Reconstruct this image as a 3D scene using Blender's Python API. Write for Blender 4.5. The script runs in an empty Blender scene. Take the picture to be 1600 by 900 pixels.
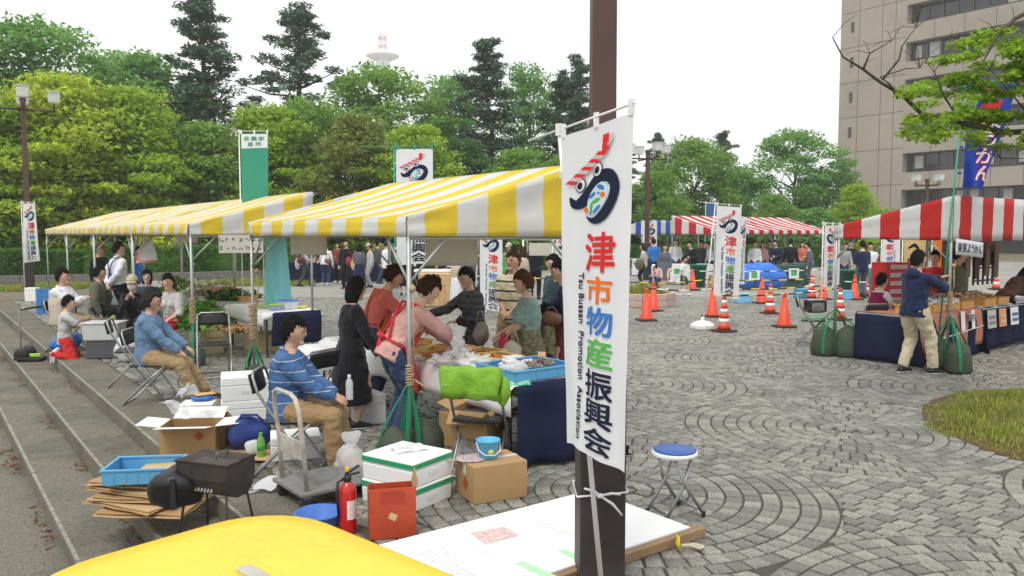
import bpy, bmesh, math, random
import numpy as np
from mathutils import Vector, Matrix, noise

random.seed(7)
PI = math.pi
R = math.radians
SC = bpy.context.scene
COL = SC.collection

# ------------------------------------------------------------------ camera, sky, sun, exposure
CAM_H = 1.9
F_PX = 1250.0                      # focal length in pixels of the 1600 px wide photograph
PITCH = math.atan(85 / F_PX)       # the horizon lies 85 px above the middle
cam_d = bpy.data.cameras.new('camera')
cam_d.sensor_width = 36.0
cam_d.lens = 36.0 * F_PX / 1600
cam_d.clip_start = 0.05
cam_d.clip_end = 3000
cam = bpy.data.objects.new('camera', cam_d)
COL.objects.link(cam)
cam.location = (0, 0, CAM_H)
cam.rotation_euler = (PI / 2 - PITCH, 0, 0)
SC.camera = cam

SUN_EL, SUN_AZ = 58, 200           # overcast: a wide soft sun high behind the camera, a little to the left
world = bpy.data.worlds.new('World')
SC.world = world
world.use_nodes = True
wt = world.node_tree
wt.nodes.clear()
w_out = wt.nodes.new('ShaderNodeOutputWorld')
w_bg = wt.nodes.new('ShaderNodeBackground')
w_sky = wt.nodes.new('ShaderNodeTexSky')
w_sky.sky_type = 'NISHITA'
w_sky.sun_disc = False
w_sky.sun_elevation = R(SUN_EL)
w_sky.sun_rotation = R(SUN_AZ)
w_sky.dust_density = 4.0
w_mix = wt.nodes.new('ShaderNodeMixRGB')      # an even cloud cover in front of the clear sky
w_mix.inputs['Fac'].default_value = 0.92
w_nz = wt.nodes.new('ShaderNodeTexNoise')
w_nz.inputs['Scale'].default_value = 2.2
w_nz.inputs['Detail'].default_value = 4
w_ramp = wt.nodes.new('ShaderNodeValToRGB')
w_ramp.color_ramp.elements[0].position = 0.3
w_ramp.color_ramp.elements[0].color = (0.93, 0.96, 0.98, 1)
w_ramp.color_ramp.elements[1].position = 0.7
w_ramp.color_ramp.elements[1].color = (1.0, 1.0, 1.0, 1)
w_mul = wt.nodes.new('ShaderNodeVectorMath')
w_mul.operation = 'SCALE'
w_mul.inputs['Scale'].default_value = 10.2
wt.links.new(w_nz.outputs['Fac'], w_ramp.inputs['Fac'])
wt.links.new(w_ramp.outputs['Color'], w_mul.inputs[0])
wt.links.new(w_sky.outputs['Color'], w_mix.inputs['Color1'])
wt.links.new(w_mul.outputs['Vector'], w_mix.inputs['Color2'])
wt.links.new(w_mix.outputs['Color'], w_bg.inputs['Color'])
w_bg.inputs['Strength'].default_value = 0.1
wt.links.new(w_bg.outputs['Background'], w_out.inputs['Surface'])

sun_d = bpy.data.lights.new('sun', 'SUN')
sun_d.energy = 1.5
sun_d.angle = R(18)
sun_d.color = (1.0, 0.965, 0.91)
sun = bpy.data.objects.new('sun', sun_d)
COL.objects.link(sun)
sun.location = (0, 0, 60)
_el, _az = R(SUN_EL), R(SUN_AZ)
_dir = Vector((math.sin(_az) * math.cos(_el), math.cos(_az) * math.cos(_el), math.sin(_el)))
sun.rotation_euler = _dir.to_track_quat('Z', 'Y').to_euler()

SC.view_settings.view_transform = 'Standard'
SC.view_settings.look = 'None'
SC.view_settings.exposure = 0.38
SC.view_settings.gamma = 1.0
SC.view_settings.use_curve_mapping = False
SC.render.engine = 'CYCLES'
SC.cycles.use_denoising = True
SC.cycles.max_bounces = 8
SC.cycles.volume_bounces = 2
SC.cycles.diffuse_bounces = 4
SC.cycles.glossy_bounces = 2
SC.cycles.transmission_bounces = 4
SC.cycles.transparent_max_bounces = 8
SC.cycles.caustics_reflective = False
SC.cycles.caustics_refractive = False

# ------------------------------------------------------------------ measuring helpers
_cp, _sp = math.cos(PITCH), math.sin(PITCH)
def ray(px, py):
    a, b = (px - 800) / F_PX, (450 - py) / F_PX
    return (a, _cp + b * _sp, -_sp + b * _cp)
def G(px, py, z=0.0):
    """where the sight line of a photo pixel meets height z"""
    d = ray(px, py)
    t = (z - CAM_H) / d[2]
    return (d[0] * t, d[1] * t)
def XY(px, Y):
    return (ray(px, 365)[0] / ray(px, 365)[1] * Y, Y)
def ZH(py, Y):
    d = ray(800, py)
    return CAM_H + d[2] / d[1] * Y
U2 = Vector((-0.6, 0.8)); V2 = Vector((0.8, 0.6))    # the plaza's own two directions
def UV(u, v, z=0.0):
    return (-0.6 * u + 0.8 * v, 0.8 * u + 0.6 * v, z)
def uv_of(x, y):
    return (-0.6 * x + 0.8 * y, 0.8 * x + 0.6 * y)
RZ_V = math.atan2(0.6, 0.8)       # local x along v, local y along u
def to_px(x, y, z):
    dx, dy, dz = x, y, z - CAM_H
    d = dy * _cp - dz * _sp
    u = dy * _sp + dz * _cp
    return (800 + F_PX * dx / d, 450 - F_PX * u / d, d)

# ------------------------------------------------------------------ materials
MATS = {}
def srgb(r, g, b):
    f = lambda c: (c / 255) / 12.92 if c / 255 <= 0.04045 else ((c / 255 + 0.055) / 1.055) ** 2.4
    return (f(r), f(g), f(b))
def mat(name, col, rough=0.65, var=0.12, scale=9.0, bump=0.0, bscale=40.0, metal=0.0, transl=0.0,
        alpha=1.0, spec=0.4, dirt=None, dirt_scale=2.0, dirt_amt=0.5, island=0.0, emit=0.0, sheen=0.0, coord='Object', wave=None):
    if name in MATS:
        return MATS[name]
    m = bpy.data.materials.new(name)
    m.use_nodes = True
    t = m.node_tree
    L = t.links.new
    b = t.nodes['Principled BSDF']
    out = t.nodes['Material Output']
    tc = t.nodes.new('ShaderNodeTexCoord')
    co = tc.outputs[coord]
    nz = t.nodes.new('ShaderNodeTexNoise')
    nz.inputs['Scale'].default_value = scale
    nz.inputs['Detail'].default_value = 5
    L(co, nz.inputs['Vector'])
    mx = t.nodes.new('ShaderNodeMixRGB')
    c = Vector(col)
    mx.inputs['Color1'].default_value = (*[max(0, x * (1 - 2 * var)) for x in col], 1)
    mx.inputs['Color2'].default_value = (*[min(1, x * (1 + 2 * var)) for x in col], 1)
    L(nz.outputs['Fac'], mx.inputs['Fac'])
    cout = mx.outputs['Color']
    if dirt is not None:
        dn = t.nodes.new('ShaderNodeTexNoise')
        dn.inputs['Scale'].default_value = dirt_scale
        dn.inputs['Detail'].default_value = 8
        dn.inputs['Roughness'].default_value = 0.65
        L(co, dn.inputs['Vector'])
        rp = t.nodes.new('ShaderNodeValToRGB')
        rp.color_ramp.elements[0].position = 0.45
        rp.color_ramp.elements[0].color = (0, 0, 0, 1)
        rp.color_ramp.elements[1].position = 0.72
        rp.color_ramp.elements[1].color = (dirt_amt, dirt_amt, dirt_amt, 1)
        L(dn.outputs['Fac'], rp.inputs['Fac'])
        m2 = t.nodes.new('ShaderNodeMixRGB')
        m2.inputs['Color2'].default_value = (*dirt, 1)
        L(rp.outputs['Color'], m2.inputs['Fac'])
        L(cout, m2.inputs['Color1'])
        cout = m2.outputs['Color']
    if island:
        ge = t.nodes.new('ShaderNodeNewGeometry')
        oi = t.nodes.new('ShaderNodeObjectInfo')
        ad = t.nodes.new('ShaderNodeMath'); ad.operation = 'ADD'
        L(ge.outputs['Random Per Island'], ad.inputs[0]); L(oi.outputs['Random'], ad.inputs[1])
        fr = t.nodes.new('ShaderNodeMath'); fr.operation = 'FRACT'
        L(ad.outputs[0], fr.inputs[0])
        mr = t.nodes.new('ShaderNodeMapRange')
        mr.inputs['To Min'].default_value = 1 - island
        mr.inputs['To Max'].default_value = 1 + island
        L(fr.outputs[0], mr.inputs['Value'])
        vm = t.nodes.new('ShaderNodeVectorMath'); vm.operation = 'SCALE'
        L(cout, vm.inputs[0]); L(mr.outputs['Result'], vm.inputs['Scale'])
        cout = vm.outputs['Vector']
    L(cout, b.inputs['Base Color'])
    b.inputs['Roughness'].default_value = rough
    b.inputs['Metallic'].default_value = metal
    b.inputs['Specular IOR Level'].default_value = spec
    if sheen:
        b.inputs['Sheen Weight'].default_value = sheen
    if emit:
        L(cout, b.inputs['Emission Color'])
        b.inputs['Emission Strength'].default_value = emit
    if bump:
        bn = t.nodes.new('ShaderNodeTexNoise')
        bn.inputs['Scale'].default_value = bscale
        bn.inputs['Detail'].default_value = 6
        L(co, bn.inputs['Vector'])
        bp = t.nodes.new('ShaderNodeBump')
        bp.inputs['Strength'].default_value = bump
        bp.inputs['Distance'].default_value = 0.02
        L(bn.outputs['Fac'], bp.inputs['Height'])
        L(bp.outputs['Normal'], b.inputs['Normal'])
    sh = b.outputs['BSDF']
    if transl:
        tr = t.nodes.new('ShaderNodeBsdfTranslucent')
        L(cout, tr.inputs['Color'])
        ms = t.nodes.new('ShaderNodeMixShader')
        ms.inputs['Fac'].default_value = transl
        L(sh, ms.inputs[1]); L(tr.outputs[0], ms.inputs[2])
        sh = ms.outputs[0]
    if alpha < 1:
        tp = t.nodes.new('ShaderNodeBsdfTransparent')
        ms = t.nodes.new('ShaderNodeMixShader')
        ms.inputs['Fac'].default_value = alpha
        L(tp.outputs[0], ms.inputs[1]); L(sh, ms.inputs[2])
        sh = ms.outputs[0]
    L(sh, out.inputs['Surface'])
    MATS[name] = m
    return m

def band_mat(name, c1, c2, freq, thick=0.3, axis='Z', rough=0.8, c3=None, freq2=None, axis2='X', thick2=0.2, bump=0.15):
    """woven stripes (or a check) that follow the garment's own axes"""
    if name in MATS:
        return MATS[name]
    m = bpy.data.materials.new(name); m.use_nodes = True
    t = m.node_tree; L = t.links.new
    b = t.nodes['Principled BSDF']
    tc = t.nodes.new('ShaderNodeTexCoord')
    sp = t.nodes.new('ShaderNodeSeparateXYZ')
    L(tc.outputs['Object'], sp.inputs[0])
    def mask(ax, fq, th):
        mu = t.nodes.new('ShaderNodeMath'); mu.operation = 'MULTIPLY'; mu.inputs[1].default_value = fq
        L(sp.outputs[ax], mu.inputs[0])
        fr = t.nodes.new('ShaderNodeMath'); fr.operation = 'FRACT'; L(mu.outputs[0], fr.inputs[0])
        gt = t.nodes.new('ShaderNodeMath'); gt.operation = 'LESS_THAN'; gt.inputs[1].default_value = th
        L(fr.outputs[0], gt.inputs[0])
        return gt.outputs[0]
    mx = t.nodes.new('ShaderNodeMixRGB')
    mx.inputs['Color1'].default_value = (*c1, 1); mx.inputs['Color2'].default_value = (*c2, 1)
    L(mask(axis, freq, thick), mx.inputs['Fac'])
    co = mx.outputs['Color']
    if c3 is not None:
        m2 = t.nodes.new('ShaderNodeMixRGB'); m2.inputs['Color2'].default_value = (*c3, 1)
        L(mask(axis2, freq2, thick2), m2.inputs['Fac']); L(co, m2.inputs['Color1'])
        co = m2.outputs['Color']
    L(co, b.inputs['Base Color'])
    b.inputs['Roughness'].default_value = rough
    nz = t.nodes.new('ShaderNodeTexNoise'); nz.inputs['Scale'].default_value = 14
    L(tc.outputs['Object'], nz.inputs['Vector'])
    bp = t.nodes.new('ShaderNodeBump'); bp.inputs['Strength'].default_value = bump; bp.inputs['Distance'].default_value = 0.03
    L(nz.outputs['Fac'], bp.inputs['Height']); L(bp.outputs['Normal'], b.inputs['Normal'])
    MATS[name] = m
    return m

# ------------------------------------------------------------------ mesh helpers
class MB:
    def __init__(s):
        s.v = []; s.f = []; s.mi = []; s.cur = 0
    def add(s, vs, fs):
        o = len(s.v)
        s.v.extend([tuple(p) for p in vs])
        for f in fs:
            s.f.append([i + o for i in f]); s.mi.append(s.cur)
        return s
    def box(s, c, d, rz=0.0, m=None, taper=1.0):
        hx, hy, hz = d[0] / 2, d[1] / 2, d[2] / 2
        vs = []
        for z, k in ((-hz, 1.0), (hz, taper)):
            for x, y in ((-hx, -hy), (hx, -hy), (hx, hy), (-hx, hy)):
                vs.append(Vector((x * k, y * k, z)))
        M = Matrix.Translation(Vector(c)) @ (m if m is not None else Matrix.Rotation(rz, 4, 'Z'))
        vs = [M @ p for p in vs]
        return s.add(vs, [(3, 2, 1, 0), (4, 5, 6, 7), (0, 1, 5, 4), (1, 2, 6, 5), (2, 3, 7, 6), (3, 0, 4, 7)])
    def tube(s, p0, p1, r0, r1=None, n=10, caps=True):
        return s.path([p0, p1], [r0, r0 if r1 is None else r1], n, caps)
    def path(s, pts, rad, n=8, caps=True, closed=False):
        pts = [Vector(p) for p in pts]
        if not hasattr(rad, '__len__'):
            rad = [rad] * len(pts)
        rings = []
        k = len(pts)
        prev = None
        for i, p in enumerate(pts):
            if closed:
                t = pts[(i + 1) % k] - pts[i - 1]
            else:
                t = pts[min(i + 1, k - 1)] - pts[max(i - 1, 0)]
            if t.length < 1e-9:
                t = Vector((0, 0, 1))
            t.normalize()
            if prev is None:
                a = Vector((0, 0, 1)) if abs(t.z) < 0.9 else Vector((1, 0, 0))
                x = t.cross(a).normalized()
            else:
                x = (prev - t * prev.dot(t))
                x = x.normalized() if x.length > 1e-6 else t.orthogonal().normalized()
            prev = x
            y = t.cross(x)
            rings.append([p + (x * math.cos(2 * PI * j / n) + y * math.sin(2 * PI * j / n)) * rad[i] for j in range(n)])
        vs = [q for r in rings for q in r]
        fs = []
        m = k if closed else k - 1
        for i in range(m):
            a, b = i * n, ((i + 1) % k) * n
            for j in range(n):
                fs.append((a + j, a + (j + 1) % n, b + (j + 1) % n, b + j))
        if caps and not closed:
            fs.append(tuple(range(n - 1, -1, -1)))
            fs.append(tuple((k - 1) * n + j for j in range(n)))
        return s.add(vs, fs)
    def lathe(s, prof, n=20, c=(0, 0, 0), sx=1.0, sy=1.0):
        vs = []; fs = []
        for r, z in prof:
            for j in range(n):
                a = 2 * PI * j / n
                vs.append((c[0] + r * math.cos(a) * sx, c[1] + r * math.sin(a) * sy, c[2] + z))
        for i in range(len(prof) - 1):
            for j in range(n):
                fs.append((i * n + j, i * n + (j + 1) % n, (i + 1) * n + (j + 1) % n, (i + 1) * n + j))
        if prof[0][0] > 1e-4:
            fs.append(tuple(range(n - 1, -1, -1)))
        if prof[-1][0] > 1e-4:
            fs.append(tuple((len(prof) - 1) * n + j for j in range(n)))
        return s.add(vs, fs)
    def grid(s, fn, nu, nv, mi_fn=None):
        vs = [fn(i / nu, j / nv) for j in range(nv + 1) for i in range(nu + 1)]
        o = len(s.v)
        s.v.extend([tuple(p) for p in vs])
        for j in range(nv):
            for i in range(nu):
                a = o + j * (nu + 1) + i
                s.f.append([a, a + 1, a + nu + 2, a + nu + 1])
                s.mi.append(mi_fn(i, j) if mi_fn else s.cur)
        return s
    def prism(s, poly, z0, z1):
        n = len(poly)
        vs = [(p[0], p[1], z0) for p in poly] + [(p[0], p[1], z1) for p in poly]
        fs = [tuple(range(n - 1, -1, -1)), tuple(range(n, 2 * n))]
        for i in range(n):
            fs.append((i, (i + 1) % n, n + (i + 1) % n, n + i))
        return s.add(vs, fs)
    def ball(s, c, r, n=10, m=7, rot=None):
        if not hasattr(r, '__len__'):
            r = (r, r, r)
        vs = [Vector((0, 0, -1))]
        for i in range(1, m):
            a = -PI / 2 + PI * i / m
            for j in range(n):
                b = 2 * PI * j / n
                vs.append(Vector((math.cos(a) * math.cos(b), math.cos(a) * math.sin(b), math.sin(a))))
        vs.append(Vector((0, 0, 1)))
        out = []
        for p in vs:
            q = Vector((p.x * r[0], p.y * r[1], p.z * r[2]))
            if rot is not None:
                q = rot @ q
            out.append(q + Vector(c))
        fs = []
        for j in range(n):
            fs.append((0, 1 + (j + 1) % n, 1 + j))
            fs.append((len(vs) - 1, 1 + (m - 2) * n + j, 1 + (m - 2) * n + (j + 1) % n))
        for i in range(m - 2):
            for j in range(n):
                a = 1 + i * n
                fs.append((a + j, a + (j + 1) % n, a + n + (j + 1) % n, a + n + j))
        return s.add(out, fs)
    def mesh(s, name='m'):
        me = bpy.data.meshes.new(name)
        me.from_pydata([tuple(p) for p in s.v], [], s.f)
        if any(s.mi):
            me.polygons.foreach_set('material_index', s.mi)
        me.update()
        return me
    def build(s, name, m, parent=None, smooth=False, bevel=0.0, solid=0.0, subsurf=0, bseg=2):
        me = s.mesh(name)
        return put(name, me, m, parent, smooth, bevel, solid, subsurf, bseg)

def put(name, me, m, parent=None, smooth=False, bevel=0.0, solid=0.0, subsurf=0, bseg=2):
    for q in (m if isinstance(m, (list, tuple)) else [m]):
        me.materials.append(q)
    if smooth:
        me.polygons.foreach_set('use_smooth', [True] * len(me.polygons))
    o = bpy.data.objects.new(name, me)
    COL.objects.link(o)
    if parent is not None:
        o.parent = parent
    if solid:
        md = o.modifiers.new('thick', 'SOLIDIFY'); md.thickness = solid; md.offset = 0
    if bevel:
        md = o.modifiers.new('bevel', 'BEVEL'); md.width = bevel; md.segments = bseg; md.limit_method = 'ANGLE'
    if subsurf:
        md = o.modifiers.new('sub', 'SUBSURF'); md.levels = subsurf; md.render_levels = subsurf
    return o
def tag(o, label, cat, group=None):
    o['label'] = label
    o['category'] = cat
    if group:
        o['group'] = group
    return o
def thing(name, label, cat, loc=(0, 0, 0), rz=0.0, group=None):
    o = bpy.data.objects.new(name, None)
    o.empty_display_size = 0.1
    COL.objects.link(o)
    o.location = loc if len(loc) == 3 else (loc[0], loc[1], 0)
    o.rotation_euler = (0, 0, rz)
    return tag(o, label, cat, group)
def struct(o):
    o['kind'] = 'structure'
    return o
def copy_tree(o, parent=None):
    c = o.copy()
    COL.objects.link(c)
    c.parent = parent
    for ch in list(o.children):
        copy_tree(ch, c)
    return c
def place(o, loc, rz, label, group=None, scale=None):
    o.location = loc if len(loc) == 3 else (loc[0], loc[1], 0)
    o.rotation_euler = (0, 0, rz)
    o['label'] = label
    if group:
        o['group'] = group
    if scale:
        o.scale = scale if hasattr(scale, '__len__') else (scale,) * 3
    return o
def fast_mesh(name, verts, quads):
    """verts (n,3) array, quads (m,4) array"""
    me = bpy.data.meshes.new(name)
    n, k = len(verts), len(quads)
    me.vertices.add(n)
    me.vertices.foreach_set('co', np.asarray(verts, dtype=np.float32).ravel())
    me.loops.add(k * 4)
    me.loops.foreach_set('vertex_index', np.asarray(quads, dtype=np.int32).ravel())
    me.polygons.add(k)
    me.polygons.foreach_set('loop_start', np.arange(0, k * 4, 4, dtype=np.int32))
    me.polygons.foreach_set('loop_total', np.full(k, 4, dtype=np.int32))
    me.update(calc_edges=True)
    me.validate()
    return me
# ================================================================== THE SETTING: ground, steps, paving
M_joint = mat('joint_soil', (0.075, 0.072, 0.06), 0.95, 0.3, 3.0, 0.4, 30, dirt=(0.09, 0.09, 0.05), dirt_scale=0.6)
M_stone = mat('paving_granite', (0.208, 0.202, 0.176), 0.55, 0.62, 44.0, 0.6, 70, spec=0.5, dirt=(0.13, 0.13, 0.125), dirt_scale=0.33, dirt_amt=0.75, island=0.32, coord='Object')
def paving_far_mat():
    m = mat('paving_far', (0.31, 0.305, 0.275), 0.7, 0.2, 30.0, 0, spec=0.3, dirt=(0.2, 0.2, 0.185), dirt_scale=0.3, dirt_amt=0.8)
    return m
M_farpave = paving_far_mat()
M_conc = mat('step_concrete', (0.19, 0.175, 0.14), 0.9, 0.38, 40.0, 0.9, 70, spec=0.2, dirt=(0.08, 0.08, 0.062), dirt_scale=1.4, dirt_amt=0.8)
M_earth = mat('bare_earth', (0.17, 0.14, 0.10), 0.95, 0.3, 2.0, 0.5, 12, dirt=(0.10, 0.13, 0.045), dirt_scale=0.35, dirt_amt=0.9)

def sheet(name, pts, z, m):
    mb = MB()
    mb.add([(p[0], p[1], z) for p in pts], [tuple(range(len(pts)))])
    return struct(mb.build(name, m))
STEP_V = (1.69, 1.24, 0.79)
# one big sheet for the ground: beyond the steps it reaches the horizon
sheet('ground', [UV(-40, 1.7), UV(-40, 1500), UV(1500, 1500), UV(1500, -1500), UV(27, -1500), UV(27, 1.7)], -0.030, M_earth)
sheet('plaza_pavement', [UV(-12, 2.19), UV(-12, 60), UV(27, 60), UV(40, 30), UV(27, 2.19)], -0.020, M_farpave)
sheet('lower_pavement', [UV(27, 0.8), UV(27, -30), UV(-30, -30), UV(-30, 0.8)], -0.42, M_conc)

# concrete steps going down to the left, each course cast in lengths
M_edge = mat('pale_step_edge', (0.27, 0.255, 0.21), 0.9, 0.4, 20.0, 0.4, 60)  # paler strip laid along the front edge of each step
steps = bpy.data.objects.new('stone_steps', None); COL.objects.link(steps); struct(steps)
rng = random.Random(3)
for k, (v1, v0, z) in enumerate(((2.21, 1.69, 0.0), (1.69, 1.24, -0.14), (1.24, 0.79, -0.28))):
    u = -4.0
    while u < 27:
        ln = 2.45 + rng.uniform(-0.05, 0.05)
        mb = MB()
        u1 = min(u + ln, 27.0)
        mb.box(((u + u1) / 2, (v0 + v1) / 2 + 0.0015, z - 0.25), (u1 - u - 0.006, v1 - v0 + 0.003 * k - 0.001, 0.5))
        mb.v = [UV(p[0], p[1], p[2]) for p in mb.v]
        mb.f = [f[::-1] for f in mb.f]
        mb.build('step_block', M_conc, steps, bevel=0.012)
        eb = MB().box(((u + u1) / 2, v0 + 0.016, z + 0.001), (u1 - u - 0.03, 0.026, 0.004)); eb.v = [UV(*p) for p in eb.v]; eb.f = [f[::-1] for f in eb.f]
        eb.build('pale_edge', M_edge, steps)
        u = u1
# fallen leaves swept against the foot of the risers
M_leaf_dead = mat('dead_leaves', (0.15, 0.062, 0.02), 0.9, 0.3, 20, island=0.6)
vs = []; fs = []
for _ in range(2600):
    k = rng.choice((0, 1, 1))
    vv, z = ((1.69, -0.14), (1.24, -0.28), (0.79, -0.42))[rng.choice((0, 1, 2))]
    u = rng.uniform(1.0, 17)
    if noise.noise(Vector((u * 0.9, vv * 5, 1.0))) < 0.02:
        continue
    off = abs(rng.gauss(0, 0.055)) + 0.012
    a = rng.uniform(0, 6.28); s_ = rng.uniform(0.008, 0.02)
    c = Vector(UV(u, vv - off, z + 0.006 + rng.uniform(0, 0.006)))
    b = len(vs)
    for q in range(4):
        an = a + q * PI / 2
        vs.append((c.x + s_ * (1.5 if q % 2 else 0.7) * math.cos(an), c.y + s_ * (1.5 if q % 2 else 0.7) * math.sin(an), c.z + rng.uniform(-0.003, 0.004)))
    fs.append((b, b + 1, b + 2, b + 3))
mb = MB(); mb.v = vs; mb.f = fs; mb.mi = [0] * len(fs)
o = mb.build('fallen_leaves', M_leaf_dead); o['kind'] = 'stuff'
tag(o, 'brown fallen leaves along the foot of the concrete steps', 'leaves')

# ---- granite setts laid in touching circles of concentric rings, straight courses between them
CU, CV, SP, RAD = 4.2, 4.15, 3.06, 1.53
ST = 0.118
quads = []
gap = 0.007
def in_view(x, y):
    if y < 2.4 or y > 24:
        return False
    p = to_px(x, y, 0)
    return -400 < p[0] < 2250
nr = int(RAD / ST)
dr = RAD / nr
prng = random.Random(11)
for iu in range(-3, 8):
    for iv in range(-1, 9):
        cu, cv = CU + iu * SP, CV + iv * SP
        cx, cy, _ = UV(cu, cv)
        if cy < -1 or cy > 27:
            continue
        for k in range(nr):
            r0, r1 = k * dr, (k + 1) * dr
            n = max(3, round(2 * PI * (r0 + r1) / 2 / 0.128))
            ph = prng.uniform(0, 6.28)
            for j in range(n):
                a0 = ph + 2 * PI * (j + prng.uniform(-.06, .06)) / n
                a1 = ph + 2 * PI * (j + 1 + prng.uniform(-.06, .06)) / n
                rm, am = (r0 + r1) / 2, (a0 + a1) / 2
                u, v = cu + rm * math.cos(am), cv + rm * math.sin(am)
                if v < 2.27:
                    continue
                x, y, _ = UV(u, v)
                if not in_view(x, y):
                    continue
                g0 = gap / max(r0, 0.03); g1 = gap / r1
                pts = []
                for rr, aa in ((r0 + gap, a0 + g0), (r1 - gap, a0 + g1), (r1 - gap, a1 - g1), (r0 + gap, a1 - g0)):
                    rr = max(rr, 0.004)
                    pts.append((cu + rr * math.cos(aa), cv + rr * math.sin(aa)))
                quads.append(pts)
def clip_pt(u, v):
    iu = round((u - CU) / SP); iv = round((v - CV) / SP)
    cu, cv = CU + iu * SP, CV + iv * SP
    du, dv = u - cu, v - cv
    d = math.hypot(du, dv)
    if d < RAD + gap:
        k = (RAD + gap) / max(d, 1e-6)
        return cu + du * k, cv + dv * k, d
    return u, v, d
v = 2.235
row = 0
while v < 32:
    u = -6.0 + (0.06 if row % 2 else 0)
    v1 = v + 0.124
    while u < 26:
        wd = 0.135 + prng.uniform(-0.02, 0.02)
        x, y, _ = UV(u, v)
        if in_view(x, y):
            c = [(u + gap, v + gap), (u + wd - gap, v + gap), (u + wd - gap, v1 - gap), (u + gap, v1 - gap)]
            q = [clip_pt(*p) for p in c]
            nin = sum(1 for p in q if p[2] < RAD + gap)
            if nin < 4:
                a = 0
                for i in range(4):
                    a += q[i][0] * q[(i + 1) % 4][1] - q[(i + 1) % 4][0] * q[i][1]
                if abs(a) / 2 > 0.0011:
                    quads.append([(p[0], p[1]) for p in q])
        u += wd
    v = v1; row += 1
GRASS_C = (6.42, 7.42); GRASS_R = 2.3
ok = []
for q in quads:
    cu = sum(p[0] for p in q) / 4; cv = sum(p[1] for p in q) / 4
    x, y, _ = UV(cu, cv)
    if math.hypot(x - GRASS_C[0], y - GRASS_C[1]) < GRASS_R - 0.03:
        continue
    a = 0
    for i in range(4):
        a += q[i][0] * q[(i + 1) % 4][1] - q[(i + 1) % 4][0] * q[i][1]
    if a < 0:
        q = q[::-1]
    px = to_px(x, y, 0)
    open_ = (985 < px[0] < 1590 and 600 < px[1] < 890 and not (px[1] > 770 and px[0] < 1110)) 
    ok.append((abs(a) / (px[2] ** 3) if open_ else 0, q, (x, y)))
ok.sort(key=lambda t: -t[0])
def stone_geo(q, h):
    """a sett: skirt, worn chamfer and top"""
    cu = sum(p[0] for p in q) / 4; cv = sum(p[1] for p in q) / 4
    out = []
    for ins, z in ((0.0, -0.028), (0.0, h - 0.005), (0.006, h)):
        for p in q:
            du, dv = p[0] - cu, p[1] - cv
            d = math.hypot(du, dv) or 1
            k = max(0.2, 1 - ins * 1.4 / d)
            out.append(UV(cu + du * k, cv + dv * k, z))
    return out
SF = [(0, 1, 5, 4), (1, 2, 6, 5), (2, 3, 7, 6), (3, 0, 4, 7), (4, 5, 9, 8), (5, 6, 10, 9), (6, 7, 11, 10), (7, 4, 8, 11), (8, 9, 10, 11)]
SF = [f[::-1] for f in SF]      # UV() mirrors the winding
pave = sheet('sett_bed', [(9.0, 2.4), (26, 24), (-13.5, 24.0), UV(26.9, 2.215)[:2], UV(0, 2.215)[:2], UV(-2, 2.215)[:2]], -0.012, M_joint)
for i, (s_, q, c) in enumerate(ok[:300]):
    vv = stone_geo(q, prng.uniform(-0.003, 0.003))
    me = bpy.data.meshes.new('sett')
    me.from_pydata([(p[0] - c[0], p[1] - c[1], p[2]) for p in vv], [], SF)
    me.materials.append(M_stone)
    o = bpy.data.objects.new('sett', me)
    COL.objects.link(o)
    o.location = (c[0], c[1], 0)
    o.parent = pave
rest = ok[300:]
V_ = []; Q_ = []
for i, (s_, q, c) in enumerate(rest):
    V_.extend(stone_geo(q, prng.uniform(-0.003, 0.003)))
    Q_.extend([[a + 12 * i for a in f] for f in SF])
o = put('paving_setts', fast_mesh('paving_setts', V_, Q_), M_stone, pave)
o['kind'] = 'stuff'
# ================================================================== vegetation
def leaf_mat(name, col, transl=0.5, island=0.35):
    return mat(name, col, 0.6, 0.18, 0.6, transl=transl, island=island, spec=0.25)
M_bark = mat('bark_grey_brown', (0.075, 0.06, 0.045), 0.95, 0.35, 12, 0.9, 25)
M_bark_pine = mat('bark_pine', (0.07, 0.05, 0.04), 0.95, 0.35, 12, 0.9, 20)
LEAF = {
    'lime': leaf_mat('leaf_lime', (0.34, 0.50, 0.055)),
    'yellowgreen': leaf_mat('leaf_yellow_green', (0.48, 0.58, 0.065)),
    'mid': leaf_mat('leaf_mid_green', (0.22, 0.39, 0.075)),
    'fresh': leaf_mat('leaf_fresh_green', (0.20, 0.40, 0.10)),
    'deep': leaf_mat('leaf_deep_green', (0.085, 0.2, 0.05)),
    'pine': leaf_mat('needles_blue_green', (0.11, 0.185, 0.12), 0.15),
    'olive': leaf_mat('leaf_olive', (0.26, 0.31, 0.065)),
}
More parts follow.
